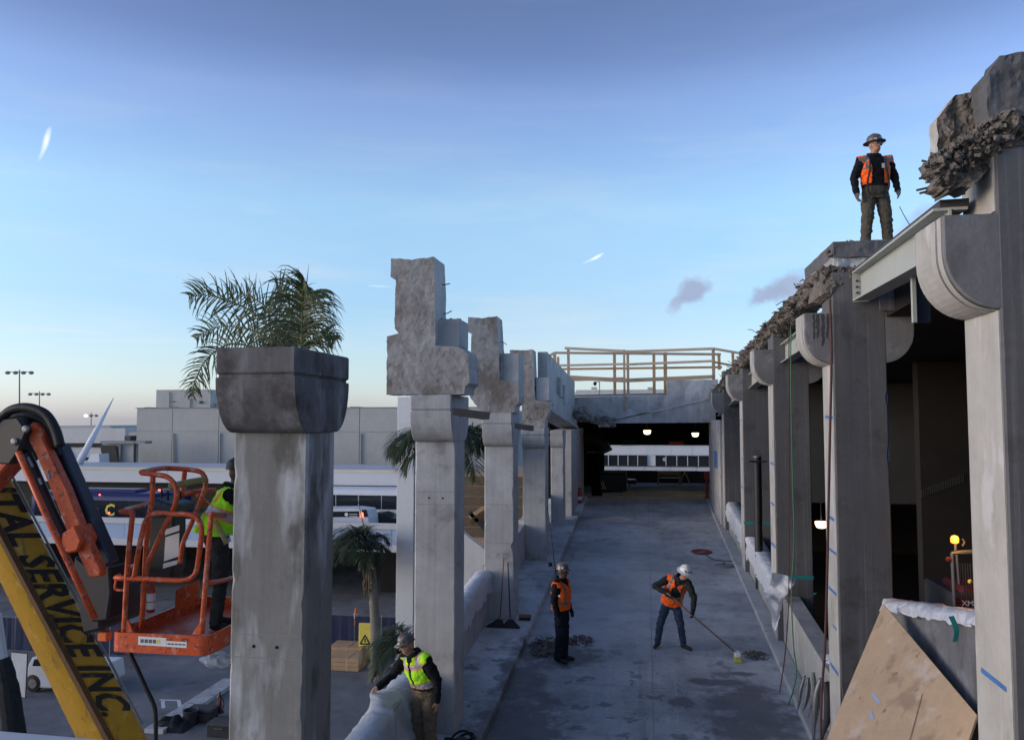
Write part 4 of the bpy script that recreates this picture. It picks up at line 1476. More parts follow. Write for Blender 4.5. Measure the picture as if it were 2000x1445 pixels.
# bent sheet-metal scraps against the wall
t = thing('metal_scraps', 'bent pieces of sheet metal leaning on the low wall below the ropes', 'scrap metal', P(1580, 1400, 13.2))
for k, (pts, Y) in enumerate(((((1572, 1318), (1564, 1345), (1560, 1375), (1557, 1392)), 13.05), (((1578, 1322), (1577, 1350), (1571, 1380), (1566, 1392)), 12.95),
                              (((1588, 1312), (1590, 1345), (1585, 1375), (1580, 1398)), 12.9), (((1604, 1322), (1596, 1355), (1591, 1400), (1588, 1450)), 12.6),
                              (((1612, 1330), (1618, 1365), (1614, 1410), (1600, 1455)), 12.55))):
    pth = smooth_path([P(x, y, Y) for x, y in pts], 6)
    wd = (.07, .09, .08, .13, .16)[k]
    mb = MB()
    for i, p in enumerate(pth):
        s = i / (len(pth) - 1)
        wv = wd * (.45 + .75 * math.sin(math.pi * min(1, s * 1.1 + .1)))
        mb.v += [p + Vector((-wv * .35, -wv * .1, 0)), p + Vector((0, -.035, 0)), p + Vector((wv * .5, .03, 0))]
    m_ = len(pth)
    for i in range(m_ - 1):
        for j in (0, 1):
            mb.f.append((3 * i + j, 3 * i + j + 1, 3 * i + j + 4, 3 * i + j + 3))
            mb.mi.append(0)
    o = build('metal_strip', mb, 'grey_steel' if k < 4 else 'dark_iron', t, smooth=True)
    sm = o.modifiers.new('thick', 'SOLIDIFY')
    sm.thickness = .006

# ------------------------------------------------------------------ foreground ledge
A, B = P(-260, 1392, 1.25), P(760, 1476, 1.25)
t = thing('foreground_ledge', 'white painted ledge across the bottom left corner', 'ledge', (A + B) / 2 - Vector((0, 0, .25)))
d = (B - A).normalized()
back = Vector((-d.y, d.x, 0)).normalized()
mb = MB()
pr = []
for k in range(7):
    a = math.pi / 2 * k / 6
    pr.append((.03 - .03 * math.sin(a), -.03 + .03 * math.cos(a)))
prof = [(.0 + .20, 0.0)] + [(.03 * 1 - 0.0, 0.0)][:0] + [(.03, 0), (.012, -.006), (.003, -.018), (0, -.035), (0, -.22), (.20, -.22)]
mb.prism(prof, lambda u, v, w: A + d * w - back * u + Vector((0, 0, v)), 0, (B - A).length)
build('ledge_top', mb, 'white_dirty', t, bevel=.004)

# ------------------------------------------------------------------ yellow crane boom with lettering
SB, LB, RB = P(207, 1429, 8.45), P(140, 1429, 8.75), P(285, 1429, 8.75)


def extrap(px0, py0, px1, py1, py):
    return px0 + (px1 - px0) * (py - py0) / (py1 - py0)


ty = 830
ST = P(extrap(43, 1120, 207, 1429, ty), ty, 7.2)
LT = P(extrap(29, 1200, 140, 1429, ty), ty, 7.5)
RT = P(extrap(122, 1120, 285, 1429, ty), ty, 7.5)
ex = 1.35   # carry the boom on below the frame
SB, LB, RB = ST + (SB - ST) * ex, LT + (LB - LT) * ex, RT + (RB - RT) * ex
tc = thing('crane_boom', 'yellow telescopic crane boom with black lettering, lower left', 'crane boom', SB)
back_t, back_b = LT + RT - ST, LB + RB - SB
mb = MB()
mb.add([ST, LT, back_t, RT, SB, LB, back_b, RB], [(0, 1, 2, 3), (7, 6, 5, 4), (0, 4, 5, 1), (1, 5, 6, 2), (2, 6, 7, 3), (3, 7, 4, 0)])
build('boom_tube', mb, 'yellow_boom', tc, bevel=.035, smooth=True, auto=40)
nL = ((LT - ST).cross(SB - ST)).normalized()
nL = nL if nL.y < 0 else -nL
nR = ((RT - ST).cross(SB - ST)).normalized()
nR = nR if nR.y < 0 else -nR
n = 30
mb = MB()
rows = []
for i in range(n + 1):
    s = i / n
    a, l, r_ = ST.lerp(SB, s), LT.lerp(LB, s), RT.lerp(RB, s)
    j = .012 * noise.noise(Vector((i * .9, 0, 0)))
    rows.append([a.lerp(l, .13 + j) + nL * .004, a.lerp(l, .13 + j) + nL * .018, a + (nL + nR) * .016, a.lerp(r_, .10 + j) + nR * .018, a.lerp(r_, .10 + j) + nR * .004])
for i, r_ in enumerate(rows):
    mb.v += r_
for i in range(n):
    for k in range(4):
        mb.f.append((i * 5 + k, i * 5 + k + 1, (i + 1) * 5 + k + 1, (i + 1) * 5 + k))
        mb.mi.append(0)
build('edge_strip', mb, 'wood_strip', tc)
# telescoping section joint
s = .80
mb = MB()
for s0 in (.792, .80):
    a, l, r_ = ST.lerp(SB, s0), LT.lerp(LB, s0), RT.lerp(RB, s0)
    mb.v += [l + nL * .006, a.lerp(l, .14) + nL * .006]
mb.f.append((0, 1, 3, 2))
mb.mi.append(0)
build('section_joint', mb, 'wood_strip', tc)
TXT = 'RENTAL SERVICE INC.'


def boom_pt(s, v, off=.006):
    return ST.lerp(SB, s).lerp(RT.lerp(RB, s), .12 + .84 * v) + nR * off


full = text_mesh(TXT, 1.0, lambda u, v, w: Vector((u, v, 0)), bold=.034, spacing=1.04)
umax = max(p.x for p in full.v)
vmax = max(p.y for p in full.v)
s0, s1 = .025, .700
lm = MB()
# split long edges so the letters lie on the face
lm.add([boom_pt(s0 + (s1 - s0) * p.x / umax, max(0, p.y) / vmax) for p in full.v], full.f)
build('lettering', lm, 'black_print', tc)
mb = MB()
for k in range(2):
    pts = [RT.lerp(RB, s) + nR * .02 + Vector((0, 0, .012)) for s in (0, .5, .72)]
mb.tube(pts, .012, 6)
build('side_cable', mb, 'grey_steel', tc)
build('wear_pad', MB().bar(boom_pt(.44, .0, .012), boom_pt(.475, .0, .012), .02, .12, nR), 'black_steel', tc)
build('wear_pad', MB().bar(boom_pt(.095, -.05, .012), boom_pt(.125, -.05, .012), .02, .15, nR), 'black_steel', tc)

# ------------------------------------------------------------------ orange boom lift: arm, jib and basket are one machine
tl = thing('boom_lift', 'orange boom lift with folded arm and work basket', 'boom lift', P(300, 1270, 8.2))


def lp(name, mb, m, **k):
    return build(name, mb, m, tl, **k)


def plate(name, pts, y0, y1, m, **k):
    return lp(name, MB().prism(px_poly(pts, (y0 + y1) / 2), xz, y0, y1), m, **k)


lp('lower_arm', MB().bar(P(38, 868, 7.15), P(-130, 1050, 7.0), .26, .25, (0, 1, 0)), 'orange_paint', bevel=.02)
lp('lower_arm_fork', MB().bar(P(20, 835, 7.12), P(-16, 905, 7.05), .22, .12, (0, 1, 0)), 'orange_paint', bevel=.02)
plate('elbow_bracket', [(10, 838), (30, 818), (60, 815), (78, 840), (62, 880), (45, 905), (22, 903), (14, 880)], 6.98, 7.34, 'black_steel', bevel=.012)
for (x, y) in ((30, 862), (52, 838)):
    q = P(x, y, 6.98)
    lp('elbow_pin', MB().lathe([(.035, 0), (.035, .02), (.02, .028)], q, (0, -1, 0), 12), 'grey_steel')
plate('upper_arm', [(60, 832), (72, 824), (87, 838), (92, 860), (137, 953), (166, 1028), (204, 1112), (202, 1124), (180, 1126), (133, 1025), (104, 950), (78, 890), (63, 862)], 7.06, 7.16, 'orange_paint', bevel=.012)
plate('arm_knuckle', [(138, 1038), (162, 1022), (176, 1052), (168, 1072), (150, 1077), (134, 1066)], 6.99, 7.24, 'orange_paint', bevel=.015)
plate('jib_beam', [(100, 868), (106, 862), (127, 868), (131, 877), (214, 1066), (226, 1096), (208, 1106), (192, 1080), (146, 962)], 7.24, 7.40, 'navy_steel', bevel=.015)
plate('jib_top_plate', [(76, 803), (88, 800), (95, 818), (90, 830), (80, 822)], 7.3, 7.42, 'red_paint', bevel=.008)
lp('lift_rod', MB().tube([P(36, 882, 6.95), P(92, 1010, 6.98), P(140, 1110, 7.02), P(186, 1208, 7.08)], .031, 12), 'orange_paint', smooth=True)
lp('hydraulic_cylinder', MB().tube([P(50, 888, 7.1), P(92, 985, 7.1), P(128, 1060, 7.12)], .062, 12), 'black_steel', smooth=True, auto=40)
for k, (a, b_) in enumerate((((55, 893), (64, 912)), ((76, 934), (81, 946)), ((93, 920), (98, 935)))):
    lp('fitting', MB().tube([P(a[0], a[1], 7.0), P(b_[0], b_[1], 7.0)], .014, 8), 'grey_steel')
for k, pts in enumerate((((-30, 850), (0, 818), (24, 800), (56, 796), (88, 808), (108, 838), (118, 872)), ((-30, 842), (4, 812), (14, 806), (30, 798)),
                         ((80, 850), (86, 858), (76, 872), (74, 890)), ((-20, 828), (10, 816), (50, 812), (86, 822), (104, 850), (112, 874)), ((84, 838), (98, 850), (108, 872), (116, 890)))):
    lp('hydraulic_hose', MB().tube(smooth_path([P(x, y, 7.0 + .05 * k) for x, y in pts], 6), (.045, .018, .02, .04, .03)[k], 8), 'black_rubber', smooth=True)
plate('jib_mount', [(165, 1080), (205, 1112), (232, 1100), (236, 1150), (228, 1205), (196, 1208), (186, 1160), (160, 1110)], 7.5, 7.8, 'black_steel', bevel=.02)
plate('rotator', [(190, 1150), (236, 1140), (240, 1215), (205, 1222)], 7.6, 8.3, 'black_steel', bevel=.03)
q = P(205, 1240, 7.7)
lp('beacon_block', MB().box(q.x - .05, q.x + .05, 7.65, 7.75, q.z - .05, q.z + .04), 'cone_orange', bevel=.008)

# basket
bx0, bx1, by0, by1 = P(214, 1262, 7.45).x, P(406, 1275, 7.45).x, 7.45, 9.15
zf = P(300, 1238, 7.45).z
zbm = P(300, 1276, 7.45).z


def round_rect(x0, x1, y0, y1, r, k=5):
    pts = []
    for (cx_, cy_, a0) in ((x1 - r, y0 + r, -90), (x1 - r, y1 - r, 0), (x0 + r, y1 - r, 90), (x0 + r, y0 + r, 180)):
        for i in range(k + 1):
            a = R(a0 + 90 * i / k)
            pts.append((cx_ + r * math.cos(a), cy_ + r * math.sin(a)))
    return pts


outl, inl = round_rect(bx0, bx1, by0, by1, .10), round_rect(bx0 + .025, bx1 - .025, by0 + .025, by1 - .025, .08)
mb = MB()
n = len(outl)
for z in (zbm, zf):
    mb.v += [Vector((x, y, z)) for x, y in outl]
for z in (zf, zbm + .06):
    mb.v += [Vector((x, y, z)) for x, y in inl]
for s in range(3):
    for i in range(n):
        j = (i + 1) % n
        mb.f.append((s * n + i, s * n + j, (s + 1) * n + j, (s + 1) * n + i))
        mb.mi.append(0)
mb.f.append(tuple(3 * n + i for i in range(n)))
mb.f.append(tuple(range(n))[::-1])
mb.mi += [0, 0]
tray = lp('basket_tray', mb, 'orange_paint', smooth=True, auto=35)
lx0, lx1 = P(269, 1250, 7.44).x, P(364, 1250, 7.44).x
lz = P(300, 1252, 7.44).z
mb = MB().add([(lx0, by0 - .003, lz - .042), (lx0 + (lx1 - lx0) * .58, by0 - .003, lz - .046), (lx0 + (lx1 - lx0) * .58, by0 - .003, lz + .036), (lx0, by0 - .003, lz + .04)], [(0, 1, 2, 3)])
build('warning_label', mb, 'paper_white', tray)
mb = MB().add([(lx0 + (lx1 - lx0) * .585, by0 - .003, lz - .046), (lx1, by0 - .003, lz - .05), (lx1, by0 - .003, lz + .006), (lx0 + (lx1 - lx0) * .585, by0 - .003, lz + .01)], [(0, 1, 2, 3)])
build('warning_label', mb, 'paper_white', tray)
for k in range(5):
    xx = lx0 + (lx1 - lx0) * (.05 + .085 * k)
    build('label_pictogram', MB().box(xx, xx + .035, by0 - .0045, by0 - .0035, lz - .02, lz + .015), 'reflective_dark' if k < 4 else 'barrier_yellow', tray)
    build('label_pictogram', MB().box(lx0 + (lx1 - lx0) * (.61 + .075 * k), lx0 + (lx1 - lx0) * (.67 + .075 * k), by0 - .0045, by0 - .0035, lz - .026, lz - .012), 'reflective_dark', tray)
FY, BYK = 7.49, 8.75


def rail(pts, r=.026, m='orange_paint', name='rail'):
    return lp(name, MB().tube(smooth_path([P(x, y, Y) for x, y, Y in pts], 5), r, 8), m, smooth=True)


rail([(276, 923, FY), (300, 926, FY), (326, 931, FY), (341, 946, FY), (345, 970, FY), (336, 1000, FY + .04), (318, 1035, FY + .08), (300, 1075, FY + .1), (287, 1102, FY + .1), (284, 1130, FY + .1)])
rail([(276, 922, FY), (300, 917, FY + .3), (328, 914, FY + .55), (384, 919, FY + .6), (399, 930, FY + .6), (402, 946, FY + .6), (392, 978, FY + .55), (374, 1022, FY + .45), (357, 1062, FY + .4), (352, 1100, FY + .4)])
rail([(299, 928, FY), (297, 970, FY), (292, 1005, FY)])
rail([(361, 920, FY + .55), (358, 945, FY + .55), (356, 968, FY + .5)])
rail([(332, 950, FY + .1), (368, 942, FY + .3), (401, 936, FY + .55)], .034, 'webbing', 'padded_bar')
rail([(236, 999, FY), (262, 1002, FY + .02)])
rail([(236, 998, FY), (262, 991, FY + .5), (292, 983, FY + .9)])
rail([(259, 1003, FY), (252, 1070, FY), (247, 1140, FY), (242, 1236, FY)])
rail([(262, 1128, FY), (268, 1090, FY), (278, 1040, FY), (286, 1014, FY), (302, 1002, FY), (340, 1003, FY), (371, 1005, FY), (387, 1014, FY), (394, 1036, FY), (389, 1080, FY), (384, 1112, FY), (376, 1126, FY), (356, 1133, FY), (300, 1131, FY), (226, 1128, FY)])
rail([(292, 1012, FY + .1), (287, 1050, FY + .1), (284, 1090, FY + .1), (282, 1130, FY + .1), (278, 1200, FY + .15), (276, 1222, FY + .2)])
rail([(413, 1003, FY), (408, 1060, FY), (402, 1130, FY), (394, 1236, FY)])
rail([(413, 1004, FY), (435, 1006, FY + .5), (475, 1004, FY + 1.2)])
rail([(404, 1138, FY), (430, 1134, FY + .4), (475, 1124, FY + 1.2)])
rail([(226, 1128, FY), (240, 1116, FY + .4), (258, 1106, FY + .8)])
rail([(228, 1130, FY), (226, 1150, FY), (250, 1152, FY)], .014)
rail([(355, 967, FY + 1.0), (392, 958, FY + 1.1), (420, 957, FY + 1.3)])
rail([(385, 966, FY + 1.0), (405, 984, FY + 1.1), (420, 995, FY + 1.2)])
plate('corner_gusset', [(243, 1236), (241, 1205), (252, 1212), (262, 1236)], FY - .01, FY + .01, 'orange_paint')
plate('corner_gusset', [(394, 1238), (376, 1238), (390, 1216), (396, 1210)], FY - .01, FY + .01, 'orange_paint')
plate('side_panel', [(345, 1152), (388, 1132), (388, 1180), (343, 1190)], 8.5, 8.54, 'orange_paint')
con = plate('control_console', [(304, 1008), (352, 1000), (352, 1100), (346, 1125), (302, 1122)], 8.05, 8.3, 'black_steel', bevel=.02)
for (a, b_, c_, d_) in ((320, 1028, 351, 1020), (322, 1046, 351, 1036)):
    pass
for pts in (((322, 1034), (350, 1025), (350, 1036), (322, 1045)), ((323, 1049), (350, 1040), (349, 1086), (320, 1096)), ((319, 1100), (347, 1093), (345, 1102), (318, 1110))):
    build('instruction_label', MB().prism(px_poly(pts, 8.04), xz, 8.040, 8.046), 'paper_white', con)
plate('control_panel', [(300, 985), (318, 968), (345, 978), (364, 982), (358, 1000), (306, 1004)], 7.9, 8.3, 'navy_steel', bevel=.02)
for (x, y) in ((316, 972), (328, 976), (352, 975)):
    q = P(x, y, 7.95)
    lp('control_lever', MB().tube([q, q + Vector((.01, -.02, .09))], .012, 8), 'black_rubber')
# extinguisher strapped inside the basket
q0, q1 = P(294, 1196, 7.85), P(294, 1140, 7.85)
ex_ = lp('fire_extinguisher', MB().lathe([(.03, 0), (.042, .01), (.042, (q1 - q0).z * .86), (.03, (q1 - q0).z * .96), (.012, (q1 - q0).z * 1.05)], q0, n=14), 'red_paint', smooth=True)
build('paper_label', MB().lathe([(.0435, .04), (.0435, .11)], q0, n=14), 'paper_white', ex_)
build('paper_label', MB().lathe([(.0435, .12), (.0435, .20)], q0, n=14), 'paper_white', ex_)
for k in range(7):
    yy = by0 + .3 + k * .2
    lp('under_bracket', MB().bar((bx0 + .2, yy, zbm - .035), (bx1 - .15, yy, zbm - .035), .05, .06), 'black_steel')
lp('power_cable', MB().tube(smooth_path([P(252, 1272, 7.7), P(268, 1305, 7.7), P(286, 1345, 7.7), (P(300, 1375, 7.7)), P(304, 1400, 7.7), P(304, 1450, 7.7)], 6), .022, 8), 'black_rubber', smooth=True)
t = thing('plastic_bag', 'crumpled white plastic bag tucked under the lift basket', 'bag', P(420, 1295, 9.0))
mb = MB()
c = P(424, 1287, 9.0)
for i in range(13):
    for k in range(20):
        th, ph = math.pi * i / 12, 2 * math.pi * k / 20
        p = Vector((math.sin(th) * math.cos(ph) * .19, math.sin(th) * math.sin(ph) * .12, math.cos(th) * .08))
        p *= 1 + .5 * noise.noise(p * 12 + Vector((3, 0, 0)))
        mb.v.append(c + p)
for i in range(12):
    for k in range(20):
        mb.f.append((i * 20 + k, i * 20 + (k + 1) % 20, (i + 1) * 20 + (k + 1) % 20, (i + 1) * 20 + k))
        mb.mi.append(0)
build('bag_body', mb, 'plastic_sheet', t)

# ------------------------------------------------------------------ elevated road, canopy and vehicles on the left
tr = thing('elevated_road', 'elevated roadway with pale blue parapet crossing behind the left columns', 'elevated road', (-35, 52, 0))
zc0, zc1, zp, zl_ = P(500, 1017, 50).z, P(500, 1028, 50).z, P(500, 1058, 50).z, P(500, 1071, 50).z
XL, XR = -95, P(905, 1000, 50).x
build('deck', MB().box(XL, XR, 50.2, 66, zl_ + .0, 3.95), 'asphalt', tr)
build('parapet_cap', MB().box(XL, XR, 49.9, 50.35, zc1, zc0), 'white_dirty', tr, bevel=.03)
w_ = 4.6
k = 0
x = XR
while x > XL + w_:
    build('parapet_panel', MB().box(x - w_ + .012, x - .012, 49.98, 50.28, zp, zc1 - .003), 'pale_blue_wall', tr)
    x -= w_
build('parapet_ledge', MB().box(XL, XR, 49.85, 50.4, zl_, zp - .003), 'white_dirty', tr, bevel=.03)
for k in range(9):
    x = XR - 6 - k * 9.5
    build('pier', MB().box(x - .6, x + .6, 54, 55.2, 0, zl_ - .003), 'garage_dark', tr)
build('under_wall', MB().box(XL, XR, 65, 65.4, 0, zl_ - .003), 'garage_dark', tr)
# canopy over the road
tcn = thing('road_canopy', 'long white canopy fascia with cream trim above the buses', 'canopy', (-40, 60, 3.9))
f0, f1, f2 = P(500, 945, 60).z, P(500, 921, 60).z, P(500, 915, 60).z
XC1 = P(905, 930, 60).x
x = XC1
while x > -100:
    build('fascia_panel', MB().box(x - 11.98, x - .02, 60, 60.3, f0, f1), 'white_paint', tcn)
    x -= 12
build('trim_strip', MB().box(-112, XC1, 59.95, 60.5, f1 + .003, f2), 'cream_trim', tcn)
build('roof_slab', MB().box(-112, XC1, 60.31, 72, f0 + .15, f1 - .05), 'white_dirty', tcn)
build('soffit_beam', MB().box(-112, XC1, 61, 61.6, P(500, 957, 61).z, f0 + .14), 'dark_soffit', tcn)
build('back_wall', MB().box(-112, XC1, 71.5, 72, 3.0, f0 + .14), 'panel_joint', tcn)
for k in range(9):
    x = XC1 - 4 - k * 10
    build('post', MB().box(x - .2, x + .2, 63, 63.4, 3.95, f0 + .14), 'lamp_post_grey', tcn)

# big concrete-panel building
tb2 = thing('panel_building', 'big blank grey building clad in concrete panels behind the canopy', 'building', P(520, 918, 80))
BYB = 80.0
build('core', MB().box(P(266, 900, BYB).x, P(960, 900, BYB).x, BYB + .12, BYB + 30, 3.0, P(500, 799, BYB).z), 'facade_joint', tb2)
xs_ = [266, 336, 427, 518, 609, 702, 793, 884, 960]
for i in range(len(xs_) - 1):
    xa, xb = P(xs_[i], 850, BYB).x + .03, P(xs_[i + 1], 850, BYB).x - .03
    for (ya, yb) in ((797, 842.6), (843.2, 925)):
        build('wall_panel', MB().box(xa, xb, BYB, BYB + .118, P(500, yb, BYB).z, P(500, ya, BYB).z), 'panel_concrete', tb2)
build('side_wing', MB().box(P(245, 880, BYB).x, P(266, 880, BYB).x - .05, BYB + .5, BYB + 12, 3.0, P(250, 844, BYB).z), 'panel_concrete', tb2)
ph = build('penthouse', MB().box(P(305, 780, BYB + 4).x, P(411, 780, BYB + 4).x, BYB + 4, BYB + 16, P(350, 800, BYB + 4).z, P(350, 761, BYB + 4).z), 'panel_concrete', tb2)
build('penthouse_annex', MB().box(P(411, 780, BYB + 4).x + .02, P(450, 780, BYB + 4).x, BYB + 5, BYB + 14, P(350, 800, BYB + 4).z, P(350, 787, BYB + 4).z), 'panel_concrete', tb2)
for pts in (((331, 766), (331, 796)), ((331, 784), (342, 784)), ((331, 795), (346, 795)), ((371, 780), (371, 797)), ((367, 779), (375, 779))):
    build('pipe_run', MB().tube([P(x, y, BYB + 3.9) for x, y in pts], .06, 6), 'lamp_post_grey', ph)
build('vent_box', MB().box(P(389, 786, BYB + 3.8).x, P(393, 786, BYB + 3.8).x, BYB + 3.8, BYB + 4, P(390, 788, BYB + 4).z, P(390, 783, BYB + 4).z), 'dark_iron', ph)

rg = random.Random(31)
for (x, y, w, h_) in ((470, 795, 10, 5), (690, 794, 14, 7), (720, 795, 6, 4), (285, 794, 8, 6), (745, 795, 9, 3)):
    build('roof_plant', MB().box(P(x - w / 2, 797, BYB + 3).x, P(x + w / 2, 797, BYB + 3).x, BYB + 3, BYB + 5, P(x, 799, BYB + 3).z, P(x, 797 - h_ + 4, BYB + 3).z), 'lamp_post_grey', tb2, bevel=.05)
build('coping', MB().box(P(265, 797, BYB).x, P(961, 797, BYB).x, BYB - .08, BYB + .4, P(500, 797, BYB).z + .004, P(500, 795.6, BYB).z), 'panel_joint', tb2)
for x in (336, 427, 702):
    build('downpipe', MB().tube([P(x + 3, 846, BYB - .1), P(x + 3, 918, BYB - .1)], .07, 6), 'lamp_post_grey', tb2)
for (x, y) in ((300, 908), (352, 911), (395, 909), (675, 911), (742, 912)):
    q = P(x, y, BYB - .1)
    build('wall_light', MB().box(q.x - .18, q.x + .18, BYB - .25, BYB - .02, q.z, q.z + .22), 'dark_iron', tb2)

# lower terminal parts further left
tt = thing('low_terminal', 'low grey terminal block with slanted dark panel, left of the big building', 'building', P(230, 918, 76))
build('wall', MB().box(P(200, 890, 76).x, P(264, 890, 76).x, 76, 76.5, 3, P(230, 864, 76).z), 'panel_concrete', tt)
build('roof_edge', MB().box(P(198, 862, 75.6).x, P(286, 862, 75.6).x, 75.4, 76.6, P(230, 866, 75.6).z, P(230, 861, 75.6).z), 'lamp_post_grey', tt)
build('slanted_panel', bpoly([(195, 869), (225, 870), (233, 911), (203, 911)], 75.6, 75.75), 'dark_soffit', tt)
build('post', MB().tube([P(263, 862, 75.5), P(263, 920, 75.5)], .12, 8), 'dark_iron', tt)
build('roof_unit', MB().box(P(237, 855, 76).x, P(249, 855, 76).x, 76.5, 77.5, P(240, 862, 76).z, P(240, 851, 76).z), 'black_steel', tt)
build('return_wall', MB().box(P(233, 890, 75.8).x, P(236, 890, 75.8).x, 75.7, 75.99, 3, P(230, 868, 76).z), 'panel_joint', tt)
tt = thing('far_terminal', 'pale far terminal building with a dark window stripe behind the white spike', 'building', P(170, 918, 100))
build('wall', MB().box(P(60, 890, 100).x, P(243, 890, 100).x, 100, 130, 2, P(180, 836, 100).z), 'white_dirty', tt)
build('roof_step', MB().box(P(60, 890, 100).x, P(205, 890, 100).x, 101, 128, P(180, 836, 100).z + .01, P(180, 832, 100).z), 'panel_concrete', tt)
build('window_stripe', MB().box(P(100, 868, 100).x, P(199, 868, 100).x, 99.8, 99.99, P(180, 873, 100).z, P(180, 865, 100).z), 'glass_dark', tt)
build('window_stripe', MB().box(P(152, 893, 100).x, P(190, 893, 100).x, 99.8, 99.99, P(180, 898, 100).z, P(180, 893, 100).z), 'glass_dark', tt)
t = thing('service_cart', 'small white service cart parked on the terminal roof', 'cart', P(180, 915, 72))
build('cabin', bpoly([(163, 903), (170, 901), (178, 887), (193, 886), (194, 904), (164, 910)], 72, 73.5), 'car_white', t)
for x in (172, 187):
    build('rack', bpoly([(x - 6, 904), (x + 5, 904), (x + 5, 914), (x - 6, 914)], 71.9, 73), 'dark_iron', t)
build('bed', bpoly([(160, 914), (196, 914), (196, 916), (160, 916)], 71.8, 73.6), 'lamp_post_grey', t)
# leaning white spike
t = thing('white_spike', 'slender white spire leaning to the right beyond the orange lift', 'spire', P(150, 915, 68))
b0, tip = P(150, 912, 68), P(222, 777, 68)
build('needle', MB().tube([b0, b0.lerp(tip, .5), tip], [.36, .24, .03], 12), 'spike_white', t, smooth=True)
build('needle_foot', MB().tube([P(133, 868, 68), P(146, 896, 68), P(150, 925, 68)], [.05, .3, .36], 10), 'spike_white', t, smooth=True)
# high-mast lights
for k, (x, y, y2, Y, hw) in enumerate(((38, 726, 900, 90, 23), (77, 768, 900, 110, 18), (178, 810, 900, 120, 10))):
    t = thing('mast_light', ('tall mast light with four lamp heads at far left', 'mast light behind the orange elbow, second from left', 'small mast light with one glowing lamp near the spike')[k],
              'street lamp', P(x, y2, Y), 'mast lights on the horizon')
    build('mast', MB().tube([P(x, y2, Y), P(x, y - 4, Y)], [.13, .07], 8), 'lamp_post_grey', t)
    build('crossbar', MB().bar(P(x - hw * .9, y, Y), P(x + hw * 1.05, y + (1 if k else 0), Y), .12, .08), 'lamp_post_grey', t)
    nh = (4, 4, 3)[k]
    for j in range(nh):
        px_ = x - hw + 2 * hw * j / (nh - 1)
        q = P(px_, y + 1, Y)
        build('lamp_head', MB().lathe([(.14, -.26), (.30, -.14), (.30, .03), (.12, .14)], q, n=10), 'lamp_post_grey' if (k, j) != (2, 0) else 'lamp_far', t)

# ------------------------------------------------------------------ vehicles on the elevated road
def bus(name, label, px0, px1, Y, ytop, body, win0, win1, win_mat='glass_dark'):
    x0, x1 = P(px0, 980, Y).x, P(px1, 980, Y).x
    zt, z0_ = P((px0 + px1) / 2, ytop, Y).z, 4.35
    t = thing(name, label, 'bus', ((x0 + x1) / 2, Y + 1.2, 3.95), 'buses on the elevated road')
    pr = [(Y + .05, z0_), (Y, z0_ + .3), (Y, zt - .35), (Y + .12, zt - .1), (Y + .4, zt), (Y + 2.1, zt), (Y + 2.4, zt - .1), (Y + 2.5, zt - .35), (Y + 2.5, z0_ + .3), (Y + 2.45, z0_)]
    build('body', MB().prism(pr, yz(0, 0), x0, x1), body, t, smooth=True, auto=35, bevel=.08)
    za_, zb2 = P(200, win1, Y).z, P(200, win0, Y).z
    nwin = max(3, int((x1 - x0) / 1.6))
    for k in range(nwin):
        a = x0 + .35 + (x1 - x0 - .7) * k / nwin
        b_ = x0 + .35 + (x1 - x0 - .7) * (k + 1) / nwin - .05
        build('window', MB().box(a, b_, Y - .012, Y + .02, za_, zb2), win_mat, t)
    for k in range(2):
        xx = x0 + 1.8 if k == 0 else x1 - 2.2
        w = build('wheel', MB().lathe([(.3, 0), (.5, .02), (.5, .28), (.3, .3)], (xx, Y + .02, 4.45), (0, 1, 0), 20), 'black_rubber', t)
        build('rim', MB().lathe([(.28, -.01), (.2, .0), (.05, .04)], (xx, Y + .01, 4.45), (0, 1, 0), 14), 'grey_steel', w)
    return t, x0, x1, zt


tn, nx0, nx1, nzt = bus('charter_bus', 'navy blue bus with a big yellow letter behind the orange lift', 60, 300, 54, 962, 'bus_navy', 977, 1008)
build('roof_unit', MB().box(P(120, 960, 54).x, P(258, 960, 54).x, 54.5, 56, nzt - .05, nzt + .22), 'bus_navy', tn, bevel=.08)


def flat(Y, x, z):
    return lambda u, v, w: Vector((x + u, Y - w, z + v))


q = P(204, 1006, 53.97)
build('lettering', text_mesh('C', 1.15, flat(53.97, q.x, q.z), .003, .03), 'barrier_yellow', tn)
q = P(178, 1000, 53.97)
build('lettering', text_mesh('ot', .62, flat(53.97, q.x, q.z), .003, .015), 'paper_white', tn)
for (x, y) in ((195, 966), (213, 1001)):
    q = P(x, y, 53.95)
    build('marker_lamp', MB().lathe([(.07, 0), (.05, .05)], q, (0, -1, 0), 8), 'red_lamp', tn)
t = thing('dark_coach', 'dark vehicle roof with red lights seen through the basket rails', 'bus', P(305, 1010, 57))
build('body', bpoly([(272, 985), (282, 966), (300, 956), (330, 957), (338, 966), (342, 1016), (270, 1016)], 57, 59.4), 'bus_navy', t, bevel=.05)
for (x, y, w) in ((298, 966, 3), (314, 957, 6)):
    q = P(x, y, 56.98)
    build('tail_lamp', MB().box(q.x - w * .03, q.x + w * .03, 56.93, 56.99, q.z - .05, q.z + .06), 'red_lamp', t)
build('windscreen', bpoly([(300, 968), (332, 968), (334, 984), (298, 984)], 56.97, 56.995), 'glass_dark', t)
twb, wx0, wx1, wzt = bus('white_coach', 'white coach with black window band, right of the planter column', 560, 800, 57, 954, 'bus_white', 959, 984.5)
q = P(663, 994, 56.97)
build('lettering', text_mesh('L V', .42, flat(56.97, q.x, q.z), .003, .01), 'navy_steel', twb)
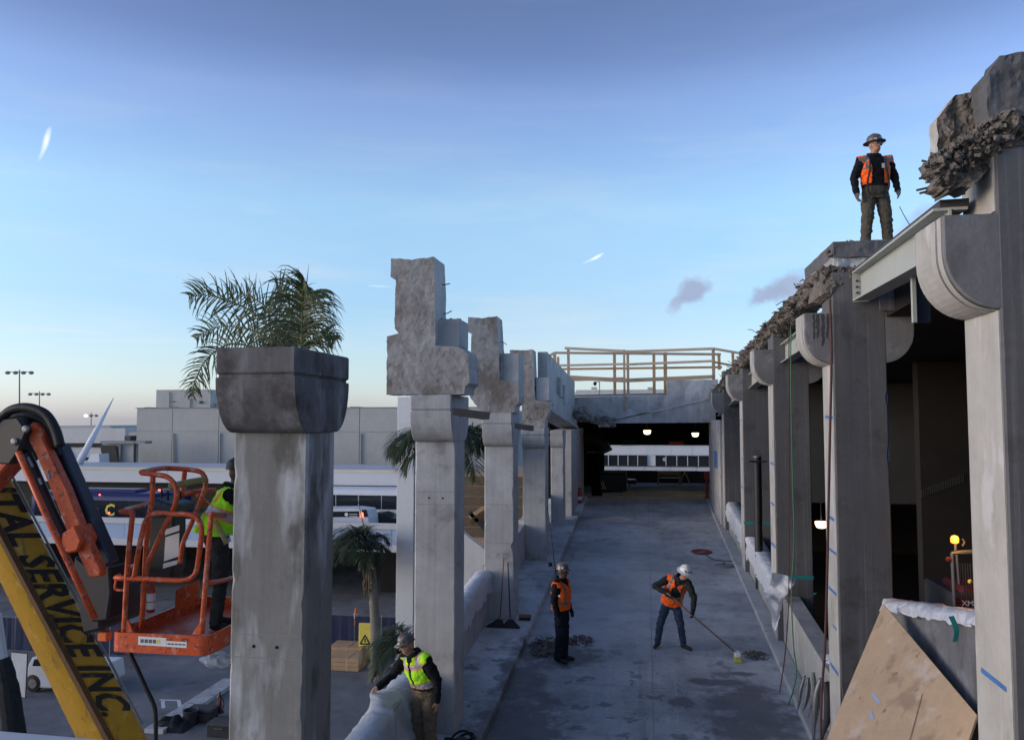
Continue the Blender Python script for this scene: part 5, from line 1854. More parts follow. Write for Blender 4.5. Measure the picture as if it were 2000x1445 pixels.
# white van
tv = thing('white_van', 'white van with dark side window and glowing tail lamp behind the parapet', 'van', P(680, 1030, 53))
build('body', MB().prism(px_poly([(560, 1034), (560, 1000), (600, 994), (690, 993), (716, 996), (721, 1012), (722, 1034)], 53), xz, 53, 54.9), 'car_white', tv, bevel=.06)
build('side_window', bpoly([(612, 999), (701, 998), (701, 1009), (612, 1010)], 52.98, 53.01), 'glass_dark', tv)
build('rear_window', bpoly([(706, 995), (716, 995), (719, 1009), (708, 1009)], 52.975, 53.01), 'glass_dark', tv)
build('tail_lamp', bpoly([(704.5, 1001), (709, 1001), (710, 1010), (704.5, 1010)], 52.93, 52.97), 'red_lamp', tv)
q = P(677, 1008, 52.97)
build('shield_emblem', MB().lathe([(.14, 0), (.14, .01), (.02, .012)], (q.x - .02, 52.975, q.z + .12), (0, -1, 0), 6), 'paper_white', tv)
for k in range(2):
    q = P(682, 1004 + 4 * k, 52.97)
    build('lettering_line', MB().box(q.x, q.x + .58, 52.968, 52.976, q.z - .02, q.z + .04), 'reflective', tv)
for xx in (590, 690):
    q = P(xx, 1032, 53)
    build('wheel', MB().lathe([(.2, 0), (.34, .02), (.34, .22), (.2, .24)], (q.x, 53.0, 4.3), (0, 1, 0), 18), 'black_rubber', tv)
# black car
tk = thing('black_car', 'black car roof passing behind the parapet next to the van', 'car', P(745, 1030, 55))
build('body', MB().prism(px_poly([(716, 1030), (718, 1014), (724, 1004), (745, 1002.5), (756, 1006), (763, 1012), (790, 1015), (798, 1022), (798, 1032)], 55), xz, 55, 56.7), 'car_black', tk, bevel=.05)
build('side_window', bpoly([(723, 1011), (727, 1006), (744, 1005), (752, 1008), (756, 1012)], 54.985, 55.005), 'glass_dark', tk)
for xx in (728, 784):
    q = P(xx, 1030, 55)
    build('wheel', MB().lathe([(.2, 0), (.32, .02), (.32, .2), (.2, .22)], (q.x, 55.0, 4.27), (0, 1, 0), 18), 'black_rubber', tk)

# ------------------------------------------------------------------ street level
def fence(label, pxs, py, hpx):
    g0 = PG(pxs[0], py)
    Y = g0.y
    t = thing('mesh_fence', label, 'fence', PG((pxs[0] + pxs[-1]) / 2, py), 'blue screened fences at street level')
    hh = hpx / FPX * Y
    for i, x in enumerate(pxs):
        q = P(x, py, Y)
        build('post', MB().tube([(q.x, Y, 0), (q.x, Y, hh + .08)], .03, 6), 'grey_steel', t)
        if i:
            a = P(pxs[i - 1], py, Y)
            n = 8
            mb = MB()
            for k in range(n + 1):
                xx = a.x + .04 + (q.x - a.x - .08) * k / n
                wv = .02 * math.sin(k * 1.9 + i)
                mb.v += [Vector((xx, Y - .04 + wv, .05)), Vector((xx, Y - .04 + wv * .5, hh - .03))]
            for k in range(n):
                mb.f.append((2 * k, 2 * k + 2, 2 * k + 3, 2 * k + 1))
                mb.mi.append(0)
            build('screen_panel', mb, 'fence_blue', t)
            build('top_rail', MB().tube([(a.x, Y, hh), (q.x, Y, hh)], .022, 6), 'grey_steel', t)
    return t


fence('navy blue screened fence behind the yellow board', [560, 600, 640, 693, 745, 790, 840], 1266, 72)
fence('navy blue screened fence seen left of the yellow boom', [-120, -60, 0, 30, 90, 150, 215, 270], 1262, 70)
q = PG(716, 1290)
Yb = q.y
t = thing('yellow_board', 'tall yellow board with black warning triangle standing on the street', 'barrier board', q)
build('board', MB().box(P(700, 1280, Yb).x, P(733, 1280, Yb).x, Yb, Yb + .12, .05, P(716, 1217, Yb).z), 'barrier_yellow', t, bevel=.02)
zt_ = P(716, 1249, Yb).z
xm = P(713, 1250, Yb).x
mb = MB()
s_ = .24
for (a, b_) in (((-s_, -.2), (s_, -.2)), ((s_, -.2), (0, .22)), ((0, .22), (-s_, -.2))):
    mb.bar((xm + a[0], Yb - .004, zt_ + a[1]), (xm + b_[0], Yb - .004, zt_ + b_[1]), .006, .07, (0, 0, 1))
mb.box(xm - .03, xm + .03, Yb - .006, Yb - .003, zt_ - .12, zt_ + .06)
build('warning_triangle', mb, 'black_print', t)
build('lettering_line', MB().box(xm - .18, xm + .32, Yb - .006, Yb - .003, zt_ - .34, zt_ - .29), 'wood_strip', t)
for dx in (.1, .7):
    build('foot', MB().box(P(700, 1280, Yb).x + dx, P(700, 1280, Yb).x + dx + .1, Yb - .2, Yb + .32, 0, .05), 'dark_iron', t)
for k, (pa, pb, pt, pbm, Yk) in enumerate(((640, 706, 1264, 1286, PG(680, 1292).y), (640, 701, 1285, 1311, PG(680, 1311).y))):
    x0_, x1_ = P(pa, 1290, Yk).x, P(pb, 1290, Yk).x
    zt_ = P(680, pt, Yk).z
    zb2 = max(.0, P(680, pbm, Yk).z)
    t = thing('timber_stack', ('bundle of pale sawn timber nearest the yellow board', 'front bundle of pale sawn timber on the street')[k], 'timber', (x0_ + .5, Yk + .4, 0), 'timber bundles on the street')
    nr, nc = 3, 5
    for r_ in range(nr):
        for c_ in range(nc):
            hh = (zt_ - .02) / nr
            build('timber', MB().box(x0_ + .05 * random.random(), x1_ - .06 * random.random(), Yk + c_ * .25, Yk + c_ * .25 + .235, .02 + hh * r_, .02 + hh * (r_ + 1) - .012), 'pine', t, bevel=.008)
    build('strap', MB().box(x0_ + .9, x0_ + .95, Yk - .006, Yk + 1.26, .01, zt_ + .006), 'pine_pale', t)
q = PG(695, 1222)
t = thing('traffic_cone', 'orange traffic cone behind the navy fence', 'cone', q)
build('cone', MB().lathe([(.28, .03), (.22, .05), (.05, 1.0), (.03, 1.0)], q, n=14), 'cone_orange', t)
build('base', MB().box(q.x - .32, q.x + .32, q.y - .32, q.y + .32, 0, .03), 'black_rubber', t)
build('collar', MB().lathe([(.165, .45), (.12, .68)], q, n=14), 'paper_white', t)
# white pickup behind the crane
q = PG(75, 1352)
Yt = q.y
t = thing('white_pickup', 'white pickup truck parked behind the yellow boom', 'pickup', q)
build('body', MB().prism(px_poly([(52, 1343), (50, 1318), (54, 1300), (62, 1283), (95, 1283), (104, 1300), (140, 1304), (190, 1306), (194, 1340), (190, 1346)], Yt), xz, Yt, Yt + 1.8), 'car_white', t, bevel=.05)
build('side_window', bpoly([(63, 1300), (67, 1287), (93, 1287), (99, 1300)], Yt - .012, Yt + .01), 'glass_dark', t)
for xx in (64, 170):
    w = P(xx, 1338, Yt)
    wh = build('wheel', MB().lathe([(.2, 0), (.37, .02), (.37, .22), (.2, .24)], (w.x, Yt - .02, .37), (0, 1, 0), 20), 'black_rubber', t)
    build('rim', MB().lathe([(.2, -.01), (.12, .01), (.03, .02)], (w.x, Yt - .02, .37), (0, 1, 0), 14), 'grey_steel', wh)
t = thing('panel_board', 'grey-white upright panel beside the pickup at far left', 'panel', PG(40, 1362))
Yq = PG(40, 1362).y
build('panel', bpoly([(22, 1272), (54, 1276), (50, 1362), (24, 1356)], Yq, Yq + .05), 'white_dirty', t)
build('frame', MB().tube([P(22, 1272, Yq), P(54, 1276, Yq), P(50, 1362, Yq)], .03, 6), 'dark_iron', t)
t = thing('wrapped_post', 'dark wrapped post leaning at the lower left corner', 'post', P(40, 1470, 14))
build('upper_post', MB().tube([P(-8, 1200, 14), P(4, 1288, 14)], .1, 10), 'white_dirty', t)
build('wrapping', MB().tube(lerp_path([P(4, 1286, 14), P(16, 1340, 14), P(34, 1480, 14)], 5), [.13, .15, .16, .17, .16, .18, .19, .19, .2, .2, .21], 12), 'charcoal_cloth', t)
# pale kerb, lines and clutter at street level
kerb = MB()
a0, a1 = PG(300, 1432), PG(452, 1332)
kerb.bar(a0 + Vector((0, 0, .08)), a1 + Vector((0, 0, .08)), .75, .16)
structure('street_kerb', kerb, 'concrete')
mb = MB()
for (a, b_) in (((312, 1366), (352, 1367)), ((318, 1368), (319, 1382)), ((349, 1368), (352, 1381))):
    A, B = PG(a[0], a[1], .004), PG(b_[0], b_[1], .004)
    d = (B - A).normalized()
    s = Vector((-d.y, d.x, 0)) * .07
    mb.add([A - s, B - s, B + s, A + s], [(0, 1, 2, 3)])
structure('road_marking', mb, 'white_paint')
q = PG(428, 1391, .16)
t = thing('site_lantern', 'dark lantern standing on the pale kerb beside the near column', 'lantern', q)
build('base', MB().lathe([(.2, 0), (.2, .06), (.08, .1)], q, n=12), 'black_steel', t)
for k in range(6):
    a = k * math.pi / 3
    build('cage_bar', MB().tube(smooth_path([q + Vector((math.cos(a) * .12, math.sin(a) * .12, .1)), q + Vector((math.cos(a) * .2, math.sin(a) * .2, .35)), q + Vector((math.cos(a) * .07, math.sin(a) * .07, .62))], 4), .014, 6), 'black_steel', t)
build('lens', MB().lathe([(.08, .1), (.1, .3), (.06, .58)], q, n=12), 'dark_red_sign', t)
build('cap', MB().lathe([(.1, .6), (.06, .68), (.02, .8)], q, n=12), 'black_steel', t)
rg = random.Random(3)
clut = (('dark toolbox beside the lantern', (395, 1392)), ('dark bucket below the lantern', (372, 1400)), ('dark crate at foot of the near column', (436, 1420)), ('dark folded tarp by the crane boom', (335, 1405)))
for k, (lab, (x, y)) in enumerate(clut):
    q = PG(x, y + 14)
    if k == 1:
        t = thing('bucket', lab, 'bucket', q)
        build('pail', MB().lathe([(.22, 0), (.3, .55), (.27, .55), (.2, .04)], q, n=16), 'black_steel', t)
        build('handle', MB().tube([q + Vector((.3 * math.cos(a), 0, .55 + .25 * math.sin(a))) for a in [math.pi * i / 8 for i in range(9)]], .012, 6), 'grey_steel', t)
    elif k == 3:
        mb = MB()
        for i in range(15):
            for j in range(11):
                p = Vector(((i / 14 - .5) * 1.6, (j / 10 - .5) * 1.1, 0))
                e = max(0, 1 - (abs(p.x) / .8) ** 3) * max(0, 1 - (abs(p.y) / .55) ** 3)
                mb.v.append(q + p + Vector((0, 0, e * (.3 + .3 * noise.noise(p * 4)))))
        for i in range(14):
            for j in range(10):
                mb.f.append((i * 11 + j, (i + 1) * 11 + j, (i + 1) * 11 + j + 1, i * 11 + j + 1))
                mb.mi.append(0)
        tag(build('tarp', mb, 'charcoal_cloth', smooth=True), lab, 'tarp')
    else:
        t = thing('tool_box', lab, 'box', q)
        build('box_body', MB().box(q.x - .5, q.x + .5, q.y - .3, q.y + .3, 0, .4), 'black_steel', t, bevel=.02)
        build('lid', MB().box(q.x - .52, q.x + .52, q.y - .32, q.y + .32, .403, .5), 'dark_iron', t, bevel=.02)
        build('handle', MB().tube([q + Vector((-.15, -.33, .3)), q + Vector((-.15, -.37, .34)), q + Vector((.15, -.37, .34)), q + Vector((.15, -.33, .3))], .015, 6), 'grey_steel', t)
# white pylon
Yp = 38.0
t = thing('white_pylon', 'tall plain white pylon standing behind the torn column', 'pylon', (P(792, 1000, Yp).x, Yp, 0))
xa, xb = P(774.5, 1000, Yp).x, P(808, 1000, Yp).x
build('shaft', MB().box(xa, xb, Yp, Yp + .8, 0, P(790, 775, Yp).z), 'white_paint', t, bevel=.015)
build('base_plate', MB().box(xa - .2, xb + .2, Yp - .2, Yp + 1, 0, .12), 'concrete', t, bevel=.02)
# white boundary wall and brown shed between the columns
t = thing('white_ramp_wall', 'white sloping wall seen between the second and third left columns', 'wall', P(930, 1200, 27))
build('wall', MB().prism(px_poly([(900, 1036), (916, 1050), (948, 1074), (1000, 1110), (1000, 1300), (900, 1300)], 27), xz, 27, 27.3), 'white_dirty', t)
t = thing('brown_shed', 'brown timber-faced building behind the palm between the left columns', 'building', P(935, 1080, 42))
Ys = 42
build('wall', MB().box(P(880, 1000, Ys).x, P(1062, 1000, Ys).x, Ys, Ys + 6, 0, P(930, 922, Ys).z), 'pine_weathered', t)
for k in range(6):
    yy = 930 + 20 * k
    build('siding_board', MB().box(P(880, yy, Ys).x, P(1062, yy, Ys).x, Ys - .06, Ys - .003, P(930, yy + 18, Ys).z, P(930, yy, Ys).z), 'palm_fibre', t)
for k, (xa, ya, xb, yb) in enumerate(((917, 1010, 946, 990), (920, 1022, 948, 1004), (917, 1000, 950, 1036))):
    build('loose_board', MB().bar(P(xa, ya, Ys - .3), P(xb, yb, Ys - .3), .05, .2), ('pine', 'wood_strip', 'black_steel')[k], t)

# ------------------------------------------------------------------ white office building seen through the passage
to = thing('office_building', 'white panelled office building with a band of dark windows beyond the passage', 'building', (1, 75, 0))
OY = 75.0
zo = lambda y: P(1280, y, OY).z
xo = lambda x: P(x, 890, OY).x
build('core', MB().box(xo(1100), xo(1465), OY + .13, OY + 14, 0, P(1280, 764, OY).z), 'white_paint', to)
zo = lambda y: P(1280, y, OY).z
xo = lambda x: P(x, 890, OY).x
for (a, b_) in (((1120, 1192), (-1, 1)),):
    pass
edges = [1100, 1140, 1192, 1231, 1265, 1279, 1311, 1352, 1385, 1425, 1465]
for i in range(len(edges) - 1):
    for (ya, yb) in ((765, 871), (872.2, 888.5)):
        build('cladding_panel', MB().box(xo(edges[i]) + .015, xo(edges[i + 1]) - .015, OY, OY + .12, zo(yb), zo(ya)), 'white_paint', to)
for (a, b_, n) in ((1150, 1264.5, 6), (1279.5, 1385, 5), (1392, 1460, 3)):
    for k in range(n):
        x0_, x1_ = a + (b_ - a) * k / n, a + (b_ - a) * (k + 1) / n
        w = build('window', MB().box(xo(x0_) + .03, xo(x1_) - .03, OY - .02, OY + .1, zo(909.5), zo(889.5)), 'glass_dark', to)
        build('mullion', MB().box(xo(x0_) - .03, xo(x0_) + .03, OY - .06, OY + .1, zo(909.5), zo(889.5)), 'white_paint', w)
build('sill_rail', MB().box(xo(1100), xo(1465), OY - .12, OY + .1, zo(910.6), zo(909.7)), 'dark_iron', to)
for i, x in enumerate((1100, 1158, 1208, 1259, 1309, 1360, 1411, 1462)):
    if i:
        build('base_panel', MB().box(xo((1100, 1158, 1208, 1259, 1309, 1360, 1411, 1462)[i - 1]) + .03, xo(x) - .03, OY - .02, OY + .12, zo(926), zo(911)), 'white_dirty', to)
q = P(1298, 897, OY - .05)
build('round_logo', MB().lathe([(.17, 0), (.17, .01), (.10, .012)], q, (0, -1, 0), 14), 'reflective', to)

# ------------------------------------------------------------------ palms
def frond(parent, base, az, th0, th1, L, leaf_len, n, m, seed, wl=.028, side_droop=.55, name='frond'):
    """one feather leaf: arching stalk with two rows of drooping leaflets"""
    rng = random.Random(seed)
    hd = Vector((math.cos(az), math.sin(az), 0))
    sd = Vector((-math.sin(az), math.cos(az), 0))
    steps = 26
    p = Vector(base)
    pts, tans = [p.copy()], []
    for i in range(steps):
        s = i / steps
        th = th0 + (th1 - th0) * s ** 1.25
        t = hd * math.cos(th) + Vector((0, 0, 1)) * math.sin(th)
        tans.append(t)
        p = p + t * (L / steps)
        pts.append(p.copy())
    tans.append(tans[-1])
    mb = MB()
    mb.tube(pts, [.022 * (1 - .85 * i / steps) + .003 for i in range(steps + 1)], 5, 1)
    for i in range(n):
        s = .14 + .86 * i / (n - 1)
        f = s * steps
        k = min(int(f), steps - 1)
        b = pts[k].lerp(pts[k + 1], f - k)
        t = tans[k]
        ll = leaf_len * (math.sin(math.pi * min(1, s * .86 + .16)) ** .6) * rng.uniform(.8, 1.12)
        for sg in (-1, 1):
            up = sd.cross(t)
            up = up if up.z > 0 else -up
            d = (sd * sg * rng.uniform(.75, 1.0) + t * (.45 + .55 * s) + up * rng.uniform(.05, .75)).normalized()
            q = b.copy()
            seg = 5
            prev = None
            w = wl * rng.uniform(.8, 1.2)
            for j in range(seg + 1):
                u = j / seg
                ww = w * (1 - u) ** .7 * (.55 + .45 * min(1, u * 5)) + .0015
                wdir = d.cross(Vector((0, 0, 1)))
                wdir = wdir.normalized() if wdir.length > 1e-3 else t
                o = len(mb.v)
                mb.v += [q - wdir * ww / 2, q + wdir * ww / 2]
                if prev is not None:
                    mb.f.append((prev, prev + 1, o + 1, o))
                    mb.mi.append(0)
                prev = o
                d = (d + Vector((0, 0, -1)) * side_droop * (.35 + u) * rng.uniform(.7, 1.2) * .45).normalized()
                q = q + d * ll / seg
    return build(name, mb, [m, 'palm_stem'], parent)


def frond_along(parent, pts, ll, n, m, seed, wl=.034, droop=.5, upper=1.0, lower=1.0, fwd=.5):
    """a frond whose stalk follows given points and whose blade is turned face-on"""
    rng = random.Random(seed)
    path = smooth_path(pts, 8)
    N_ = len(path) - 1
    mb = MB()
    mb.tube(path, [.024 * (1 - .85 * i / N_) + .003 for i in range(N_ + 1)], 5, 1)
    for i in range(n):
        s = .10 + .90 * i / (n - 1)
        f = min(s * N_, N_ - .001)
        k = int(f)
        b = path[k].lerp(path[k + 1], f - k)
        t = (path[k + 1] - path[k]).normalized()
        side = t.cross(Vector((0, 1, 0))).normalized()
        base_l = ll * (math.sin(math.pi * min(1, s * .80 + .20)) ** .5)
        for sg, am in ((-1, upper), (1, lower)):
            L = base_l * am * rng.uniform(.75, 1.15)
            d = (side * sg * rng.uniform(.6, 1.0) + t * fwd * rng.uniform(.6, 1.4) + Vector((0, rng.uniform(-.55, .55), 0))).normalized()
            q = b.copy()
            prev = None
            w = wl * rng.uniform(.75, 1.2)
            seg = 6
            dk = droop * rng.uniform(.5, 1.4)
            for j in range(seg + 1):
                u = j / seg
                ww = w * (1 - u) ** .6 * (.6 + .4 * min(1, u * 5)) + .0015
                wd = d.cross(Vector((0, 1, 0)))
                wd = (wd.normalized() + Vector((0, rng.uniform(-.4, .4), 0))).normalized() if wd.length > 1e-3 else t
                o = len(mb.v)
                mb.v += [q - wd * ww / 2, q + wd * ww / 2]
                if prev is not None:
                    mb.f.append((prev, prev + 1, o + 1, o))
                    mb.mi.append(0)
                prev = o
                d = (d + Vector((0, 0, -1)) * dk * (.15 + u * 1.3) * .42).normalized()
                q = q + d * L / seg
    return build('frond', mb, [m, 'palm_stem'], parent)


def trunk(parent, base, top, r0, r1, seed, m='palm_trunk'):
    rng = random.Random(seed)
    n = 40
    pts, rs = [], []
    base, top = Vector(base), Vector(top)
    for i in range(n + 1):
        s = i / n
        pts.append(base.lerp(top, s) + Vector((.06 * math.sin(s * 2.2), .05 * math.sin(s * 3), 0)))
        rs.append((r0 + (r1 - r0) * s) * (1 + .05 * (i % 2)) * (1 + .25 * max(0, .06 - s) / .06))
    build('trunk', MB().tube(pts, rs, 14), m, parent)


# palm behind the planter column
c = P(576, 712, 16.0)
t = thing('palm_tree', 'palm whose fronds arch above the planter-like capital of the near column', 'palm tree', (c.x, c.y, 0), 'palms beside the ramp')
trunk(t, (c.x, c.y, 0), c, .16, .11, 1)
PI = math.pi
for k, (pts, ll, nn, dr, up_, lo_) in enumerate((
        (((572, 706, 16.0), (545, 660, 15.9), (505, 618, 15.8), (455, 590, 15.7), (405, 577, 15.6), (368, 580, 15.5)), .78, 46, .75, 1.0, 1.0),
        (((570, 708, 16.0), (520, 660, 16.2), (470, 640, 16.3), (420, 640, 16.4), (380, 662, 16.4)), .70, 44, .65, .9, 1.0),
        (((566, 712, 15.8), (510, 684, 15.7), (450, 672, 15.6), (405, 700, 15.5), (382, 742, 15.5), (374, 775, 15.5)), .66, 44, .6, .8, 1.0),
        (((574, 706, 16.0), (560, 655, 16.2), (530, 610, 16.4), (490, 580, 16.5), (440, 566, 16.6)), .72, 42, .6, .9, 1.0),
        (((588, 705, 15.9), (590, 650, 15.8), (591, 600, 15.6), (592, 562, 15.3), (594, 546, 15.0)), .98, 60, 1.25, 1.0, 1.0),
        (((590, 706, 16.1), (596, 650, 16.3), (602, 605, 16.5), (612, 575, 16.8), (624, 566, 17.2)), .92, 52, 1.3, 1.0, 1.0),
        (((584, 706, 16.0), (574, 650, 16.2), (566, 600, 16.4), (552, 570, 16.7), (538, 562, 17.0)), .88, 48, 1.2, 1.0, 1.0),
        (((586, 708, 16.0), (612, 668, 16.0), (636, 652, 16.0), (656, 664, 16.0)), .50, 30, 1.0, .9, 1.0),
        (((570, 710, 16.3), (548, 684, 16.5), (528, 668, 16.7), (505, 664, 16.9)), .5, 26, .7, 1.0, 1.0))):
    frond_along(t, [P(*q) for q in pts], ll, int(nn * 1.05), 'palm_leaf', 100 + k, .036, dr, up_, lo_)
for (x, y, x1, y1) in ((590, 700, 583, 522), (594, 600, 603, 516), (500, 620, 446, 520), (450, 590, 366, 534), (440, 588, 356, 546)):
    a, b_ = P(x, y, 15.9), P(x1, y1, 15.9)
    build('spear_leaf', MB().tube([a, a.lerp(b_, .5), b_], [.020, .014, .002], 6), 'palm_stem', t)
# street palm left of the pylon
c = P(722, 1076, 36)
t = thing('palm_tree', 'short street palm with shaggy dark crown in front of the white pylon', 'palm tree', (P(737, 1300, 36).x, 36, 0), 'palms beside the ramp')
trunk(t, (P(737, 1300, 36).x, 36, 0), c + Vector((0, 0, -.3)), .26, .17, 2)
mb = MB()
rg = random.Random(6)
for k in range(70):
    a = rg.uniform(0, 6.28)
    z = c.z - rg.uniform(.2, 1.7)
    q = Vector((c.x + math.cos(a) * .2, c.y + math.sin(a) * .2, z))
    mb.tube([q, q + Vector((math.cos(a) * .1, math.sin(a) * .1, -.2)), q + Vector((math.cos(a) * .06, math.sin(a) * .06, -.5))], [.04, .03, .006], 4)
build('dry_fibre', mb, 'palm_fibre', t, kind='stuff')
for k in range(32):
    az = k * 2.399
    el = 82 - 70 * (k / 32)
    az = az if k % 2 else PI + rg.uniform(-.9, .7)
    right = max(0.0, math.cos(az))
    frond(t, c, az, R(el + 14 * right), R(-88), (2.5 + rg.uniform(-.3, .3)) * (1 - .62 * right), 1.0 - .45 * right, 40, 'palm_leaf_dark', 200 + k, .06, .8)
for (x1, y1) in ((697, 968), (706, 1004)):
    b_ = P(x1, y1, 35.8)
    build('spear_leaf', MB().tube([c, c.lerp(b_, .5), b_], [.04, .03, .006], 5), 'palm_stem', t)
# palm behind the torn column
c = P(880, 865, 22)
t = thing('palm_tree', 'palm spreading fronds behind the torn second column', 'palm tree', (c.x, c.y, 0), 'palms beside the ramp')
trunk(t, (c.x, c.y, 0), c, .17, .12, 3)
for k in range(26):
    az = k * 2.399 + .4
    el = 75 - 70 * (k / 26)
    L = 2.05 + .3 * math.sin(k * 1.7)
    frond(t, c, az if k not in (2, 7) else PI * (1.0 if k == 2 else .95), R(min(el, 40) if k > 2 else 30), R(-86), L, .95, 44, 'palm_leaf_dark', 300 + k, .042, .8)
# low palm behind the worker in lime
c = P(802, 1272, 28)
t = thing('palm_tree', 'low drooping palm behind the worker in lime vest', 'palm tree', (c.x, c.y, 0), 'palms beside the ramp')
trunk(t, (c.x, c.y, 0), c, .2, .16, 4)
for k in range(20):
    az = k * 2.399 if k % 2 else PI + rg.uniform(-.6, .6)
    frond(t, c, az, R(70 - 4 * k), R(-89), 1.9 + rg.uniform(-.2, .3), .8, 38, 'palm_leaf_dark', 400 + k, .05, .8)

# ------------------------------------------------------------------ people
import numpy as np


def capsule(mb, a, b, ra, rb, n=12, flat=None):
    a, b = Vector(a), Vector(b)
    d = b - a
    L = d.length
    t = d.normalized() if L > 1e-6 else Vector((0, 0, 1))
    pts, rs = [], []
    for k in range(4):
        g = math.pi / 2 * (1 - k / 3.999)
        pts.append(a - t * ra * math.sin(g))
        rs.append(max(.0008, ra * math.cos(g)))
    pts += [a.lerp(b, .33), a.lerp(b, .66)]
    rs += [ra + (rb - ra) * .33, ra + (rb - ra) * .66]
    for k in range(4):
        g = math.pi / 2 * k / 3.999
        pts.append(b + t * rb * math.sin(g))
        rs.append(max(.0008, rb * math.cos(g)))
    mb.tube(pts, rs, n)


def ellipsoid(mb, c, r, ax=None, n=14, m=10):
    c = Vector(c)
    ax = ax or (Vector((1, 0, 0)), Vector((0, 1, 0)), Vector((0, 0, 1)))
    o = len(mb.v)
    for i in range(m + 1):
        th = math.pi * i / m
        for k in range(n):
            ph = 2 * math.pi * k / n
            mb.v.append(c + ax[0] * (r[0] * max(1e-3, math.sin(th)) * math.cos(ph)) + ax[1] * (r[1] * max(1e-3, math.sin(th)) * math.sin(ph)) + ax[2] * (r[2] * math.cos(th)))
    for i in range(m):
        for k in range(n):
            k2 = (k + 1) % n
            mb.f.append((o + i * n + k, o + (i + 1) * n + k, o + (i + 1) * n + k2, o + i * n + k2))
            mb.mi.append(0)
    mb.f.append(tuple(o + k for k in range(n)))
    mb.f.append(tuple(o + m * n + k for k in range(n))[::-1])
    mb.mi += [0, 0]


def voxel_mesh(mb, voxel, smooth_it=4):
    me = bpy.data.meshes.new('tmp')
    me.from_pydata(mb.v, [], mb.f)
    b = bmesh.new()
    b.from_mesh(me)
    bmesh.ops.recalc_face_normals(b, faces=b.faces)
    b.to_mesh(me)
    b.free()
    ob = bpy.data.objects.new('tmp', me)
    COL.objects.link(ob)
    md = ob.modifiers.new('r', 'REMESH')
    md.mode = 'VOXEL'
    md.voxel_size = voxel
    md.adaptivity = 0
    dg = bpy.context.evaluated_depsgraph_get()
    out = bpy.data.meshes.new_from_object(ob.evaluated_get(dg))
    bpy.data.objects.remove(ob)
    bpy.data.meshes.remove(me)
    b = bmesh.new()
    b.from_mesh(out)
    for _ in range(smooth_it):
        bmesh.ops.smooth_vert(b, verts=b.verts, factor=.5, use_axis_x=True, use_axis_y=True, use_axis_z=True)
    b.to_mesh(out)
    b.free()
    return out


def seg_dist(V, a, b, ra, rb):
    a, b = np.array(a), np.array(b)
    d = b - a
    L2 = max(1e-9, (d * d).sum())
    t = np.clip(((V - a) @ d) / L2, 0, 1)
    q = a + t[:, None] * d
    return np.linalg.norm(V - q, axis=1) - (ra + (rb - ra) * t)


def hand_prims(w, dirv, palm_n, curl, mirror):
    """palm and five fingers from the wrist; returns list of capsules"""
    d = Vector(dirv).normalized()
    n = Vector(palm_n)
    n = (n - d * n.dot(d)).normalized()
    s = d.cross(n).normalized() * mirror
    out = [(w, w + d * .05, .028, .034), (w + d * .05 + s * .018, w + d * .088 + s * .022, .021, .017), (w + d * .05 - s * .018, w + d * .085 - s * .02, .021, .016)]
    for k, (off, L) in enumerate(((.030, .072), (.010, .080), (-.011, .074), (-.030, .058))):
        p = w + d * .088 + s * off
        a = d
        for j, f in enumerate((.45, .32, .25)):
            ang = curl * (.75 + .25 * j)
            a = (a * math.cos(ang) + n * math.sin(ang)).normalized()
            q = p + a * L * f
            out.append((p, q, .0098 - .0010 * j, .0092 - .0010 * j))
            p = q
    p = w + d * .03 + s * .03
    a = (d * .65 + s * .75 + n * .3).normalized()
    q = p + a * .04
    out.append((p, q, .0135, .012))
    a2 = (d * .9 + s * .15 + n * .55 * min(1, curl * 2)).normalized()
    out.append((q, q + a2 * .036, .0115, .009))
    return out


